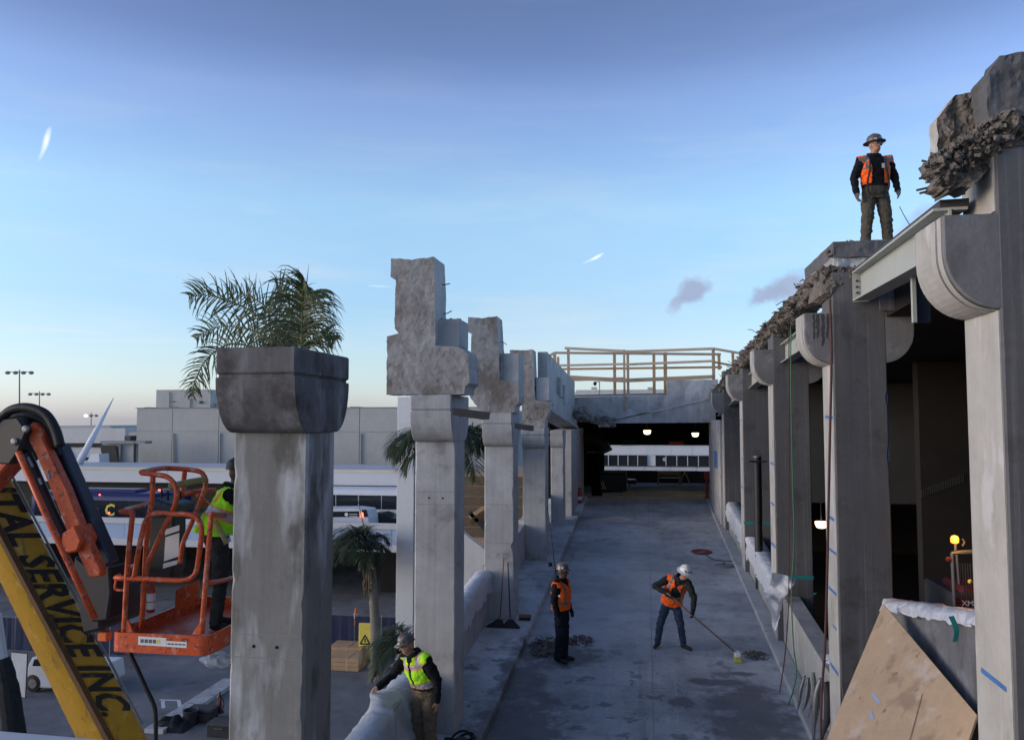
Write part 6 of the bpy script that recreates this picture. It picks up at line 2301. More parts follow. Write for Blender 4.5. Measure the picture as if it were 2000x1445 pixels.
def person(name, label, loc, rzd, J, mats, vest, hat, group=None, gloves=None, hand_curl=(.35, .35), bulk=1.0, palm=None, voxel=.0095, legs=1.0, seed=0):
    """one continuous body grown over the joints J (metres, facing -Y, +x to the right as seen from the front)"""
    t = thing(name, label, 'person', loc, group)
    rot = Matrix.Rotation(R(rzd), 3, 'Z')
    org = Vector(loc)
    W = {k: rot @ Vector(v) + org for k, v in J.items()}
    lat_h = (W['hipR'] - W['hipL']).normalized()
    lat_s = (W['shR'] - W['shL']).normalized()
    prims = []          # (a, b, ra, rb, label)

    def limb(a, b, ra, rb, lab):
        prims.append((W[a] if isinstance(a, str) else a, W[b] if isinstance(b, str) else b, ra, rb, lab))
    for s in 'LR':
        limb('hip' + s, 'knee' + s, .098 * bulk, .074 * legs, 'legs')
        limb('knee' + s, 'ank' + s, .073 * legs, .060 * legs, 'legs')
        ak, tn = W['ank' + s], W['toe' + s]
        prims.append((ak + Vector((0, 0, .02)), ak + Vector((0, 0, -.035)), .052, .05, 'boots'))
        prims.append((ak + Vector((0, 0, -.04)) - (tn - ak).normalized() * .02, tn, .046, .036, 'boots'))
        limb('sh' + s, 'elb' + s, .072 * bulk, .058, 'top')
        limb('elb' + s, 'wr' + s, .056, .043, 'top')
        wd = (W['wr' + s] - W['elb' + s]).normalized()
        pn = rot @ Vector(palm[s] if palm else ((1, 0, 0) if s == 'L' else (-1, 0, 0)))
        hd = rot @ Vector(J['hd' + s]) if ('hd' + s) in J else wd
        for (a, b, ra, rb) in hand_prims(W['wr' + s], hd, pn, hand_curl[0 if s == 'L' else 1], 1 if s == 'L' else -1):
            prims.append((a, b, ra, rb, 'hands'))
    mb = MB()
    for a, b, ra, rb, lab in prims:
        capsule(mb, a, b, ra, rb)
    # torso as a loft of elliptical rings along the spine
    sp = [W['pelvis'], W['waist'], W['chest'], W['upper'], W['neck']]
    dims = [(.172, .125), (.168, .125), (.190, .140), (.165, .105), (.062, .060)]
    fine = []
    for i in range(4):
        for k in range(5):
            s = k / 5
            fine.append((sp[i].lerp(sp[i + 1], s), tuple(x + (y - x) * s for x, y in zip(dims[i], dims[i + 1])), (i + s) / 4))
    fine.append((sp[4], dims[4], 1.0))
    fine.insert(0, (sp[0] - (sp[1] - sp[0]).normalized() * .09, (.12, .10), -.1))
    n = 20
    o = len(mb.v)
    for i, (c, (w, d), s) in enumerate(fine):
        up = (fine[min(i + 1, len(fine) - 1)][0] - fine[max(i - 1, 0)][0]).normalized()
        lat = lat_h.lerp(lat_s, max(0, min(1, s * 1.3)))
        lat = (lat - up * lat.dot(up)).normalized()
        fw = lat.cross(up)
        fw = fw if fw.dot(rot @ Vector((0, -1, 0))) > 0 else -fw
        w, d = w * bulk, d * bulk
        mb.v += [c + lat * w * math.cos(2 * math.pi * k / n) + fw * d * math.sin(2 * math.pi * k / n) for k in range(n)]
    m = len(fine)
    for i in range(m - 1):
        for k in range(n):
            k2 = (k + 1) % n
            mb.f.append((o + i * n + k, o + i * n + k2, o + (i + 1) * n + k2, o + (i + 1) * n + k))
            mb.mi.append(0)
    mb.f += [tuple(o + k for k in range(n))[::-1], tuple(o + (m - 1) * n + k for k in range(n))]
    mb.mi += [0, 0]
    # shoulders yoke, neck, head
    capsule(mb, W['shL'], W['shR'], .07 * bulk, .07 * bulk)
    hc = W['head']
    capsule(mb, W['neck'] - Vector((0, 0, .03)), hc - Vector((0, 0, .05)), .062, .056)
    hup = (rot @ Vector(J.get('hup', (0, 0, 1)))).normalized()
    hf = rot @ Vector(J.get('look', (0, -1, 0)))
    hf = (hf - hup * hf.dot(hup)).normalized()
    hs = hf.cross(hup).normalized()
    ellipsoid(mb, hc + hup * .012, (.076, .094, .105), (hs, hf, hup))
    ellipsoid(mb, hc - hup * .055 + hf * .030, (.055, .058, .062), (hs, hf, hup))
    capsule(mb, hc + hf * .088 - hup * .002, hc + hf * .112 - hup * .030, .010, .0145)
    capsule(mb, hc + hf * .078 - hup * .066 - hs * .018, hc + hf * .078 - hup * .066 + hs * .018, .011, .011)
    capsule(mb, hc + hf * .082 + hup * .026 - hs * .035, hc + hf * .082 + hup * .026 + hs * .035, .011, .011)
    for sg in (-1, 1):
        capsule(mb, hc + hs * sg * .077 - hf * .008 + hup * .02, hc + hs * sg * .078 - hf * .004 - hup * .022, .014, .011)
    # hood / collar
    mbh = None
    me = voxel_mesh(mb, voxel)
    V = np.array([v.co[:] for v in me.vertices])
    best = np.full(len(V), 9.0)
    lab = np.zeros(len(V), dtype=int)
    names = ['top', 'legs', 'boots', 'hands', 'skin']
    for a, b, ra, rb, l in prims:
        d = seg_dist(V, a, b, ra, rb)
        k = d < best
        best[k] = d[k]
        lab[k] = names.index(l)
    # torso coordinates
    st = np.zeros(len(V))
    sl = np.zeros(len(V))
    sf = np.zeros(len(V))
    bt = np.full(len(V), 9.0)
    for i in range(4):
        a, b = np.array(sp[i]), np.array(sp[i + 1])
        d = b - a
        tt_ = ((V - a) @ d) / (d * d).sum()
        tc_ = np.clip(tt_, -.6 if i == 0 else 0, 1)
        q = a + np.clip(tc_, 0, 1)[:, None] * d
        r_ = np.linalg.norm(V - (a + tc_[:, None] * d), axis=1)
        k = r_ < bt
        bt[k] = r_[k]
        st[k] = ((i + tc_) / 4)[k]
        up = Vector(d).normalized()
        lat = lat_h.lerp(lat_s, min(1, (i + .5) / 3))
        lat = (lat - up * lat.dot(up)).normalized()
        fw = lat.cross(up)
        fw = fw if fw.dot(rot @ Vector((0, -1, 0))) > 0 else -fw
        off = V - (a + tc_[:, None] * d)
        sl[k] = (off @ np.array(lat))[k]
        sf[k] = (off @ np.array(fw))[k]
    torso = (bt < .235 * bulk) & (lab != 3) & (bt - .15 < best + .02)
    lab[(bt - .15 < best) & (st < .14) & (lab != 3)] = 1
    lab[(bt - .15 < best) & (st >= .14) & (lab != 3)] = 0
    hd_ = seg_dist(V, hc - hup * .06, hc + hup * .03, .07, .095)
    lab[(hd_ < .035) & (V @ np.array(hup) > np.array(W['neck']).dot(np.array(hup)) + .005)] = 4
    # creases in the cloth
    me.update()
    nrm = np.array([v.normal[:] for v in me.vertices])
    for i in range(len(V)):
        if lab[i] in (0, 1):
            p = Vector(V[i])
            k = noise.noise(Vector((p.x * 11, p.y * 11, p.z * 19)) + Vector((seed * 5.3, 0, 0))) * .014 + noise.noise(p * 24 + Vector((0, seed, 0))) * .007
            V[i] += nrm[i] * (k + (.004 if lab[i] == 0 else .002))
    me.vertices.foreach_set('co', (V - np.array(org)).ravel())
    for nm in names:
        me.materials.append(M[mats[nm]])
    fl = []
    for p in me.polygons:
        ls = [lab[i] for i in p.vertices]
        fl.append(max(set(ls), key=ls.count))
    me.polygons.foreach_set('material_index', fl)
    me.polygons.foreach_set('use_smooth', [True] * len(me.polygons))
    Vw = [Vector(x) for x in V]
    Nw = [Vector(x) for x in nrm]
    F = [tuple(p.vertices) for p in me.polygons]
    me.update()
    me.name = 'body'
    bo = bpy.data.objects.new('body', me)
    COL.objects.link(bo)
    bo.parent = t
    ORIG[bo.name] = org
    # vest: a shell over the torso
    if vest:
        vm = vest['mats']
        hem, open_w = vest.get('hem', .02), vest.get('open', .0)
        armd = np.full(len(V), 9.0)
        for s_ in 'LR':
            a_ = W['sh' + s_].lerp(W['elb' + s_], .30)
            armd = np.minimum(armd, seg_dist(V, a_, W['elb' + s_], .068 * bulk, .058))
            armd = np.minimum(armd, seg_dist(V, W['elb' + s_], W['wr' + s_], .058, .045))
        mbv = MB()
        idx = {}
        for f in F:
            ok = True
            for i in f:
                arm = min(best[i], .2)
                if not (hem < st[i] < .93 and bt[i] < .26 * bulk and lab[i] in (0, 1)):
                    ok = False
                    break
                if armd[i] < .014 or abs(sl[i]) > .225 * bulk:
                    ok = False
                    break
            if not ok:
                continue
            ms, ml, mf = (sum(x[i] for i in f) / len(f) for x in (st, sl, sf))
            if mf > 0 and open_w:
                w = open_w * (1 if ms < .6 else 1 + (ms - .6) * 1.2)
                if abs(ml) < w:
                    continue
            elif mf > 0 and ms > .62 and abs(ml) < (ms - .62) * .42:
                continue
            if ms > .8 and abs(ml) < .055:
                continue
            mi = 0
            for (lo, hi, which) in vest.get('bands', ()):
                if lo < ms < hi:
                    mi = which
            for (lo, hi, t0, which) in vest.get('straps', ()):
                if lo < abs(ml) < hi and ms > t0:
                    mi = which
            vs = []
            for i in f:
                if i not in idx:
                    idx[i] = len(mbv.v)
                    fl_ = vest.get('flare', .0) * max(0, .45 - st[i])
                    mbv.v.append(Vw[i] + Nw[i] * (.015 + fl_ + .013 * noise.noise(Vector((Vw[i].x * 12, Vw[i].y * 12, Vw[i].z * 8)))))
                vs.append(idx[i])
            mbv.f.append(tuple(vs))
            mbv.mi.append(mi)
        vo = build('safety_vest', mbv, vm, t, smooth=True)
        so = vo.modifiers.new('thick', 'SOLIDIFY')
        so.thickness = .006
    # hard hat
    hm = hat['mat']
    c = hc + hup * .055 - hf * .004
    hb = MB()
    prof = [(.128 if hat.get('brim') else .108, -.008), (.128 if hat.get('brim') else .108, .0), (.104, .008), (.103, .03), (.098, .06), (.082, .088), (.055, .105), (.02, .113), (.001, .114)]
    if hat.get('brim'):
        prof = [(.150, -.016), (.152, -.010)] + prof[2:]
    hb.lathe(prof, c, hup, 26, sx=1.14, sy=1.0, xdir=hf)
    ho = build('hard_hat', hb, hm, t, smooth=True, auto=50)
    if not hat.get('brim'):
        vb = MB()
        nn = 12
        o = 0
        for i in range(nn + 1):
            a = R(-62 + 124 * i / nn)
            for r_, z in ((.10, .0), (.152 - .02 * (1 - math.cos(a)), -.014)):
                vb.v.append(c + hf * (math.cos(a) * r_ * 1.14) + hs * (math.sin(a) * r_) + hup * z)
        for i in range(nn):
            vb.f.append((2 * i, 2 * i + 1, 2 * i + 3, 2 * i + 2))
            vb.mi.append(0)
        vo2 = build('peak', vb, hm, ho, smooth=True)
        so = vo2.modifiers.new('thick', 'SOLIDIFY')
        so.thickness = .005
    rbm = MB()
    for k in (-1, 0, 1):
        pts = []
        for i in range(9):
            a = math.pi * (i / 8) - math.pi / 2
            pts.append(c + hf * math.sin(a) * .112 * (1 - .06 * abs(k)) + hup * (math.cos(a) * .105 + .012) + hs * k * .028)
        rbm.tube(pts, .006, 5)
    build('crown_ridge', rbm, hm, ho, smooth=True)
    for (a, z, m_) in hat.get('stickers', ()):
        d = (hf * math.cos(R(a)) * 1.1 + hs * math.sin(R(a))).normalized()
        q = c + d * .1095 + hup * z
        tu = (hup * .8 - d * .55).normalized()
        sd_ = d.cross(hup).normalized()
        nrm_ = sd_.cross(tu)
        build('sticker', MB().add([q + sd_ * x * .02 + tu * y * .018 + d * .004 for x, y in ((-1, -1), (1, -1), (1, 1), (-1, 1))], [(0, 1, 2, 3)]), m_, ho)
    for sg in (-1, 1):
        build('eye', MB().lathe([(.001, 0), (.011, .002), (.010, .006), (.001, .007)], hc + hf * .083 + hs * sg * .031 + hup * .008, hf, 10), 'black_steel', t)
    if hat.get('glasses'):
        g = MB()
        for sg in (-1, 1):
            q = hc + hf * .094 + hs * sg * .033 + hup * .008
            g.bar(q - hs * .026, q + hs * .026, .008, .03, hup)
            g.bar(q + hs * sg * .026, hc + hs * sg * .082 + hup * .01 - hf * .01, .006, .006)
        build('glasses', g, 'glass_dark', t)
    if J.get('hood', True):
        hb = MB()
        for ring, (rw, rz_, rf) in enumerate(((.105, -.045, .0), (.115, -.01, -.006), (.100, .025, -.016), (.086, .03, -.012))):
            cc = W['neck'] + hup * rz_ - hf * (.012 - rf * 0)
            for k in range(20):
                a = 2 * math.pi * k / 20
                wob = 1 + .06 * math.sin(3 * a + ring)
                hb.v.append(cc + hs * math.cos(a) * rw * wob + hf * math.sin(a) * rw * .92 * wob + hup * (.02 * -math.sin(a)))
        for i in range(3):
            for k in range(20):
                hb.f.append((i * 20 + k, i * 20 + (k + 1) % 20, (i + 1) * 20 + (k + 1) % 20, (i + 1) * 20 + k))
                hb.mi.append(0)
        co_ = build('collar', hb, mats['top'], t, smooth=True)
        so = co_.modifiers.new('thick', 'SOLIDIFY')
        so.thickness = .015
    return t, W, rot, hf, hs, hup


def stand(**k):
    J = dict(pelvis=(0, 0, .95), waist=(0, .005, 1.08), chest=(0, .0, 1.27), upper=(0, .01, 1.43), neck=(0, .0, 1.52), head=(0, -.03, 1.66),
             hipL=(-.095, 0, .92), hipR=(.095, 0, .92), kneeL=(-.12, -.02, .50), kneeR=(.12, -.02, .50), ankL=(-.13, .02, .10), ankR=(.13, .02, .10),
             toeL=(-.16, -.15, .036), toeR=(.16, -.15, .036), shL=(-.195, .01, 1.43), shR=(.195, .01, 1.43), elbL=(-.275, .03, 1.16), elbR=(.275, .03, 1.16),
             wrL=(-.29, -.05, .93), wrR=(.29, -.05, .93))
    J.update(k)
    return J


VO = dict(mats=['vest_orange', 'reflective_dark', 'reflective'], bands=((.24, .31, 1),), straps=((.095, .135, .30, 1),))
# worker standing on the broken slab
lp_ = P(1713, 503, 12.75)
person('person', 'worker in dark hoodie and orange vest standing on the broken slab against the sky', (lp_.x, 12.75, SL_TOP), 6,
       stand(kneeL=(-.14, -.03, .50), kneeR=(.14, -.03, .50), ankL=(-.17, .02, .10), ankR=(.17, .02, .10), toeL=(-.22, -.14, .036), toeR=(.22, -.14, .036), look=(.45, -1, .03),
             elbL=(-.30, .02, 1.17), elbR=(.30, .02, 1.17), wrL=(-.30, -.07, .93), wrR=(.29, -.10, .95), hup=(-.05, 0, 1)),
       dict(top='black_cloth', legs='work_trousers', boots='boot_brown', hands='glove_grey', skin='skin'),
       dict(mats=['vest_orange', 'reflective_dark', 'reflective'], open=.085, hem=.20, bands=((.50, .54, 1), (.70, .86, 1)), straps=((.12, .15, .5, 1),)),
       dict(mat='helmet_dark', brim=True, stickers=((0, .045, 'sticker'), (38, .02, 'sticker'), (-40, .03, 'sticker')), glasses=True), 'workers on the ramp', hand_curl=(.45, .45), bulk=1.08, legs=1.15, seed=1)
top_man = bpy.data.objects['person']
o_ = ORIG['person']
# harness straps and belt on that worker
hb = MB()
for sg in (-1, 1):
    hb.tube(smooth_path([o_ + Vector((sg * .10, -.155, 1.42)), o_ + Vector((sg * .115, -.185, 1.25)), o_ + Vector((sg * .15, -.17, 1.05)), o_ + Vector((sg * .13, -.16, .93)), o_ + Vector((sg * .06, -.16, .84))], 5), .014, 6)
build('harness_strap', hb, 'charcoal_cloth', top_man)
hb = MB()
for i in range(14):
    a = R(200 + 140 * i / 13)
    hb.rock(o_ + Vector((math.cos(a) * .19, math.sin(a) * .155 - .01, .90 - .05 * math.cos(R(-70 + 140 * i / 13)))), .018, random.Random(i))
build('tool_belt', hb, 'grey_steel', top_man, kind='stuff')
build('chest_tag', MB().box(o_.x + .055, o_.x + .095, o_.y - .178, o_.y - .170, o_.z + 1.27, o_.z + 1.34), 'reflective', top_man)

# worker in profile on the ramp
fx, fy = -1.60, 15.52
person('person', 'worker in dark clothes and orange vest standing in profile on the ramp', (fx, fy, rz(fy)), 72,
       stand(look=(.0, -1, -.02), kneeL=(-.10, -.03, .5), kneeR=(.10, -.01, .5), ankL=(-.10, .03, .1), ankR=(.11, .0, .1), toeL=(-.13, -.15, .036), toeR=(.15, -.17, .036),
             elbL=(-.25, .05, 1.16), elbR=(.25, .03, 1.16), wrL=(-.24, -.03, .90), wrR=(.24, -.08, .92)),
       dict(top='black_cloth', legs='navy_trousers', boots='boot_black', hands='glove_black', skin='skin_dark'), VO,
       dict(mat='helmet_dark', stickers=((70, .03, 'sticker'),)), 'workers on the ramp', bulk=1.16, legs=1.3, hand_curl=(.5, .5), seed=2)
pm = [o for o in bpy.data.objects if o.name.startswith('person')][-1]
o_ = ORIG[pm.name]
build('arm_badge', MB().lathe([(.001, 0), (.02, .002), (.02, .005)], o_ + Vector((-.0, -.35, 1.28)), (0, -1, 0), 10), 'paper_white', pm)
# worker sweeping
sx_, sy_ = .40, 16.5
swp = person('person', 'worker in white hard hat and orange vest sweeping the ramp', (sx_, sy_, rz(sy_)), 0,
             dict(pelvis=(.05, .02, .86), waist=(.07, -.02, .99), chest=(.13, -.10, 1.17), upper=(.19, -.18, 1.33), neck=(.23, -.22, 1.40), head=(.30, -.31, 1.50), hup=(.25, -.35, 1), look=(.62, -.8, -.75),
                  hipL=(-.045, .03, .84), hipR=(.135, .0, .84), kneeL=(-.17, -.08, .47), kneeR=(.22, -.10, .46), ankL=(-.22, .04, .10), ankR=(.27, -.02, .10), toeL=(-.28, -.10, .036), toeR=(.40, -.12, .036),
                  shL=(.0, -.13, 1.36), shR=(.36, -.22, 1.31), elbL=(-.26, -.16, 1.22), wrL=(-.02, -.34, 1.10), elbR=(.47, -.28, 1.04), wrR=(.44, -.40, .82), hdL=(.8, -.5, -.25), hdR=(-.05, -.6, -.8)),
             dict(top='charcoal_cloth', legs='jeans', boots='boot_brown', hands='glove_black', skin='skin'),
             dict(mats=['vest_orange', 'reflective_dark', 'reflective'], hem=.0, bands=((.30, .37, 1),), straps=((.095, .135, .35, 1),), flare=.05),
             dict(mat='helmet_white', brim=True, stickers=((5, .05, 'sticker_dark'), (-30, .03, 'sticker_dark'), (40, .045, 'sticker_dark'))), 'workers on the ramp', hand_curl=(.85, .85), bulk=1.0, palm=dict(L=(.2, .2, -1), R=(-.7, .2, -.5)), seed=3)
W = swp[1]
h0 = W['wrL'] + Vector((.07, -.055, -.035))
h1 = W['wrR'] + Vector((-.02, -.06, -.065))
d = (h1 - h0).normalized()
end = P(1440, 1270, 15.98)
t = thing('push_brush', 'long-handled brush with white and yellow head held by the sweeping worker', 'brush', (end.x, end.y, rz(end.y)))
build('handle', MB().tube([h0 - d * .12, h0, h1, Vector((end.x, end.y, rz(end.y) + .13))], .0145, 8), 'broom_wood', t, smooth=True)
zz = rz(end.y)
build('brush_block', MB().box(end.x - .055, end.x + .055, end.y - .10, end.y + .10, zz + .085, zz + .17), 'paper_white', t, bevel=.015)
build('bristles', MB().hexa([(end.x - .065, end.y - .11, zz + .004), (end.x + .065, end.y - .11, zz + .004), (end.x + .065, end.y + .11, zz + .004), (end.x - .065, end.y + .11, zz + .004)],
                            [(end.x - .05, end.y - .095, zz + .083), (end.x + .05, end.y - .095, zz + .083), (end.x + .05, end.y + .095, zz + .083), (end.x - .05, end.y + .095, zz + .083)]), 'bristle_yellow', t)

# worker in lime vest pulling plastic
gx, gy = P(831, 1300, 11.1).x, 11.1
gm = person('person', 'worker in lime vest and dark hard hat pulling clear plastic beside the torn column', (gx, gy, rz(gy) + .15), -32,
            stand(look=(-.75, -1, -.65), hup=(-.16, -.24, 1), waist=(-.005, -.02, 1.08), chest=(-.03, -.08, 1.26), upper=(-.055, -.13, 1.41), neck=(-.07, -.17, 1.49), head=(-.10, -.25, 1.60), shL=(-.25, -.13, 1.40), shR=(.145, -.12, 1.42),
                  elbL=(-.39, -.24, 1.16), wrL=(-.41, -.48, 1.04), elbR=(.28, -.04, 1.16), wrR=(.30, -.06, .91), hdL=(-.3, -.7, -.3)),
            dict(top='black_cloth', legs='khaki_trousers', boots='boot_brown', hands='skin', skin='skin'),
            dict(mats=['vest_lime', 'reflective', 'vest_trim'], bands=((.20, .22, 2), (.22, .33, 1), (.33, .35, 2), (.60, .62, 2), (.62, .70, 1), (.70, .72, 2)), hem=.19, straps=((.10, .145, .7, 1), (.09, .10, .7, 2), (.145, .155, .7, 2)), open=.016),
            dict(mat='helmet_dark', stickers=((-30, .03, 'sticker'), (20, .05, 'sticker_dark'), (-60, .05, 'sticker_dark'), (-10, .02, 'sticker'))), 'workers on the ramp', hand_curl=(.8, .4), palm=dict(L=(.2, .2, -1), R=(-1, 0, 0)), bulk=1.16, legs=1.2, seed=4)
# plastic sheet that the worker in lime is pulling over the wall
hw = gm[1]['wrL'] + (gm[2] @ Vector((-.3, -.7, -.3))).normalized() * .11
mb = MB()
ny = 110
ya, yb = 8.5, 11.75
for i in range(ny + 1):
    y = ya + (yb - ya) * i / ny
    h = rz(y) + 1.02
    e = math.exp(-((y - hw.y) / .34) ** 2)
    drop = .62 + .22 * noise.noise(Vector((y * 1.6, 4, 0))) + .1 * noise.noise(Vector((y * 6, 2, 0)))
    top_c = Vector((-3.46, y, h + .04)).lerp(Vector((hw.x, y, hw.z - .015)), e)
    prof = [Vector((-3.70, y, h - .30)), Vector((-3.66, y, h - .02)), Vector((-3.60, y, h + .03)).lerp(top_c, e * .7), top_c, Vector((-3.31, y, h + .03)).lerp(top_c, e * .55), Vector((-3.29, y, h - .05)).lerp(top_c, e * .25)]
    for k in range(1, 9):
        sdrop = k / 8
        prof.append(Vector((-3.285 + .07 * sdrop + .05 * e * sdrop, y, h - .05 - drop * sdrop)).lerp(top_c, e * .12 * (1 - sdrop)))
    for j, p in enumerate(prof):
        rid = (1 - abs(noise.noise(Vector((y * 6 + p.z * 3.5, p.z * 2, 3.3))))) ** 9 * .055
        nn = noise.noise(p * 4) * .03 + noise.noise(p * 15) * .006
        mb.v.append(p + Vector((abs(nn) + rid if j > 3 else -abs(nn), nn * .4, rid * .4 + abs(nn) * .4)))
c = len(prof)
for i in range(ny):
    for k in range(c - 1):
        mb.f.append((i * c + k, i * c + k + 1, (i + 1) * c + k + 1, (i + 1) * c + k))
        mb.mi.append(0)
tag(build('plastic_sheet', mb, 'plastic_sheet', smooth=True), 'crumpled pale plastic sheet being pulled by the worker in lime vest', 'plastic sheet', 'plastic sheeting on the walls')
# worker in the basket, half hidden by the near column
bz = zbm + .06
bxp = P(428, 1100, 8.2).x
person('person', 'worker in lime vest standing in the lift basket, half hidden by the near column', (bxp, 8.2, bz), 118,
       stand(pelvis=(0, .04, .95), waist=(0, .02, 1.08), chest=(0, -.05, 1.27), upper=(0, -.10, 1.42), neck=(0, -.13, 1.50), head=(0, -.17, 1.63), look=(0, -1, .25),
             shL=(-.19, -.10, 1.42), shR=(.19, -.10, 1.42), elbL=(-.25, -.32, 1.30), elbR=(.25, -.30, 1.28), wrL=(-.18, -.50, 1.42), wrR=(.18, -.50, 1.40)),
       dict(top='black_cloth', legs='charcoal_cloth', boots='boot_black', hands='glove_black', skin='skin_dark'),
       dict(mats=['vest_lime', 'reflective', 'vest_trim'], bands=((.36, .38, 2), (.38, .48, 1), (.48, .50, 2)), straps=((.10, .13, .55, 2),), flare=.30, hem=.10),
       dict(mat='black_rubber'), 'workers on the ramp', hand_curl=(.7, .7), bulk=1.02, seed=5)
pm = [o for o in bpy.data.objects if o.name.startswith('person')][-1]
q0 = P(419, 1018, 7.95)
build('lanyard', MB().tube(smooth_path([q0, P(432, 1040, 7.9), P(444, 1060, 7.9)], 5), .028, 6), 'webbing', pm)
build('buckle', MB().tube([P(434, 1050, 7.88), P(446, 1042, 7.88), P(450, 1056, 7.88), P(438, 1064, 7.88), P(434, 1050, 7.88)], .008, 6), 'grey_steel', pm)

# ------------------------------------------------------------------ debris, tools and small things on the ramp
def pile(label, spots, n, rmin, rmax, seed, m='rubble', hgt=.08):
    rng = random.Random(seed)
    mb = MB()
    for k in range(n):
        cx_, cy_, rx, ry = rng.choice(spots)
        a, r_ = rng.uniform(0, 6.28), math.sqrt(rng.random())
        x, y = cx_ + math.cos(a) * r_ * rx, cy_ + math.sin(a) * r_ * ry
        s = rng.uniform(rmin, rmax) * (1.25 - .8 * r_)
        mb.rock((x, y, rz(y) + s * .4 + hgt * (1 - r_) * rng.random()), s, rng, 0, .8)
    o = build('rubble_pile', mb, m, kind='stuff')
    o['label'] = label
    o['category'] = 'rubble'
    return o


pile('heap of broken concrete around the feet of the worker in profile', [(-1.98, 16.3, .36, .6), (-1.35, 16.7, .32, .32), (-1.95, 15.9, .28, .3)], 420, .010, .07, 1, 'rubble', .08)
pile('small heap of rubble in front of the yellow brush', [(2.0, 16.3, .26, .28)], 200, .008, .042, 2, 'rubble', .05)
pile('scattered crumbs along the right kerb', [(2.42, 18.1, .10, .6), (2.44, 16.9, .10, .5)], 160, .006, .022, 3, 'rubble', .13)
pile('scattered crumbs over the nearer ramp', [(.2, 15.5, 1.9, 2.6), (.6, 14, 1.6, 1.6)], 620, .003, .016, 4, 'rubble', .0)
# brooms on the third column
bx, by = LX0, LY[2]
for k, (a, b_, lab, head) in enumerate((((984, 1089), (976, 1219), 'broom with wooden handle leaning on the third left column', 0), ((992, 1098), (997, 1216), 'broom with dark triangular head leaning on the third left column', 1))):
    A = P(a[0], a[1], by - .03)
    B = P(b_[0], b_[1], by - .42)
    B.z = rz(B.y) + .15 + .10
    t = thing('broom', lab, 'broom', (B.x, B.y, rz(B.y) + .15), 'brooms on the third column')
    build('handle', MB().tube([A, B], .013, 8), 'broom_wood' if k == 0 else 'dark_iron', t, smooth=True)
    zb2 = rz(B.y) + .154
    w = .10 if k == 0 else .20
    build('bristles', MB().hexa([(B.x - w - (.2 if k == 0 else 0), B.y - .05, zb2), (B.x + w, B.y - .05, zb2), (B.x + w, B.y + .05, zb2), (B.x - w - (.2 if k == 0 else 0), B.y + .05, zb2)],
                                [(B.x - .05, B.y - .03, zb2 + .16), (B.x + .05, B.y - .03, zb2 + .16), (B.x + .05, B.y + .03, zb2 + .16), (B.x - .05, B.y + .03, zb2 + .16)]), 'bristle', t)
    build('ferrule', MB().tube([B + Vector((0, 0, -.02)), B + Vector((0, 0, .12))], .022, 8), 'grey_steel', t)
A, B = P(1069, 990, 22.3), P(1094, 1112, 18.2)
B.z = rz(B.y) + .15
t = thing('scraper', 'long thin scraper leaning on the fourth left column above the dark helmet', 'scraper', B)
build('handle', MB().tube([A, B + Vector((0, 0, .05))], .014, 8), 'dark_iron', t, smooth=True)
build('blade', MB().box(B.x - .12, B.x + .12, B.y - .02, B.y + .02, B.z + .004, B.z + .07), 'grey_steel', t)
q = P(1026, 1200, 17.4)
q.z = rz(q.y) + .15
t = thing('brush_head', 'loose dark brush head lying on the walkway by the third column', 'brush', q)
build('block', MB().box(q.x - .14, q.x + .12, q.y - .06, q.y + .06, q.z + .06, q.z + .11), 'broom_wood', t, bevel=.01)
build('bristles', MB().box(q.x - .13, q.x + .11, q.y - .05, q.y + .05, q.z + .004, q.z + .058), 'bristle', t)
q = P(1075, 1084, 22.0)
q.z = rz(q.y) + .15
t = thing('tool_block', 'small dark block on the walkway by the fourth left column', 'block', q)
build('block_body', MB().box(q.x - .05, q.x + .05, q.y - .05, q.y + .05, q.z + .002, q.z + .06), 'dark_iron', t, bevel=.01)
build('block_grip', MB().bar((q.x - .05, q.y, q.z + .08), (q.x + .05, q.y, q.z + .08), .03, .03), 'black_rubber', t)
# hose coil and plate on the ramp
q = PG(1370, 1079, 0)
r_ = ray(1370, 1079)
kk = (6.02 - CAM_H) / (r_.z - .07 * r_.y)
q = r_ * kk + Vector((0, 0, CAM_H))
t = thing('hose_coil', 'coil of dark red hose lying on the ramp behind the sweeping worker', 'hose', q)
mb = MB()
pts = []
for i in range(110):
    a = i / 110 * 2 * math.pi * 5
    rr = .30 - .035 * (i / 110) * 5
    y = q.y + rr * math.sin(a) * 1.1
    pts.append(Vector((q.x + rr * math.cos(a), y, rz(y) + .02 + .012 * (i % 22) / 22)))
mb.tube(pts, .016, 6)
build('coil', mb, 'hose_red', t, smooth=True)
pts = [Vector((x, y, rz(y) + .018)) for x, y in ((q.x + .1, q.y - .35), (q.x + .3, q.y - .9), (q.x + .75, q.y - 1.0), (q.x + 1.05, q.y - .8), (q.x + 1.12, q.y + .2), (q.x + 1.05, q.y + 2.5), (q.x + 1.0, q.y + 4.0))]
build('loose_end', MB().tube(smooth_path(pts, 6), .011, 6), 'cable_dark', t, smooth=True)
q2 = PX(1425, 1090, 2.2)
zz = rz(q2.y) + .002
t = thing('metal_disc', 'grey metal disc lying by the right kerb near the hose', 'disc', (2.12, q2.y, zz))
build('dish', MB().lathe([(.26, .0), (.25, .02), (.10, .05), (.03, .06)], (2.05, q2.y, zz + .004), (0, -.07, 1), 20), 'grey_steel', t, smooth=True)
build('knob', MB().lathe([(.025, .05), (.035, .075), (.01, .09)], (2.05, q2.y, zz + .004), (0, -.07, 1), 10), 'dark_iron', t)
pts = [Vector((x, y, rz(y) + .02)) for x, y in ((.9, 12.05), (1.1, 12.2), (1.35, 12.3), (1.6, 12.28), (1.85, 12.1), (2.05, 12.25), (2.2, 12.6))]
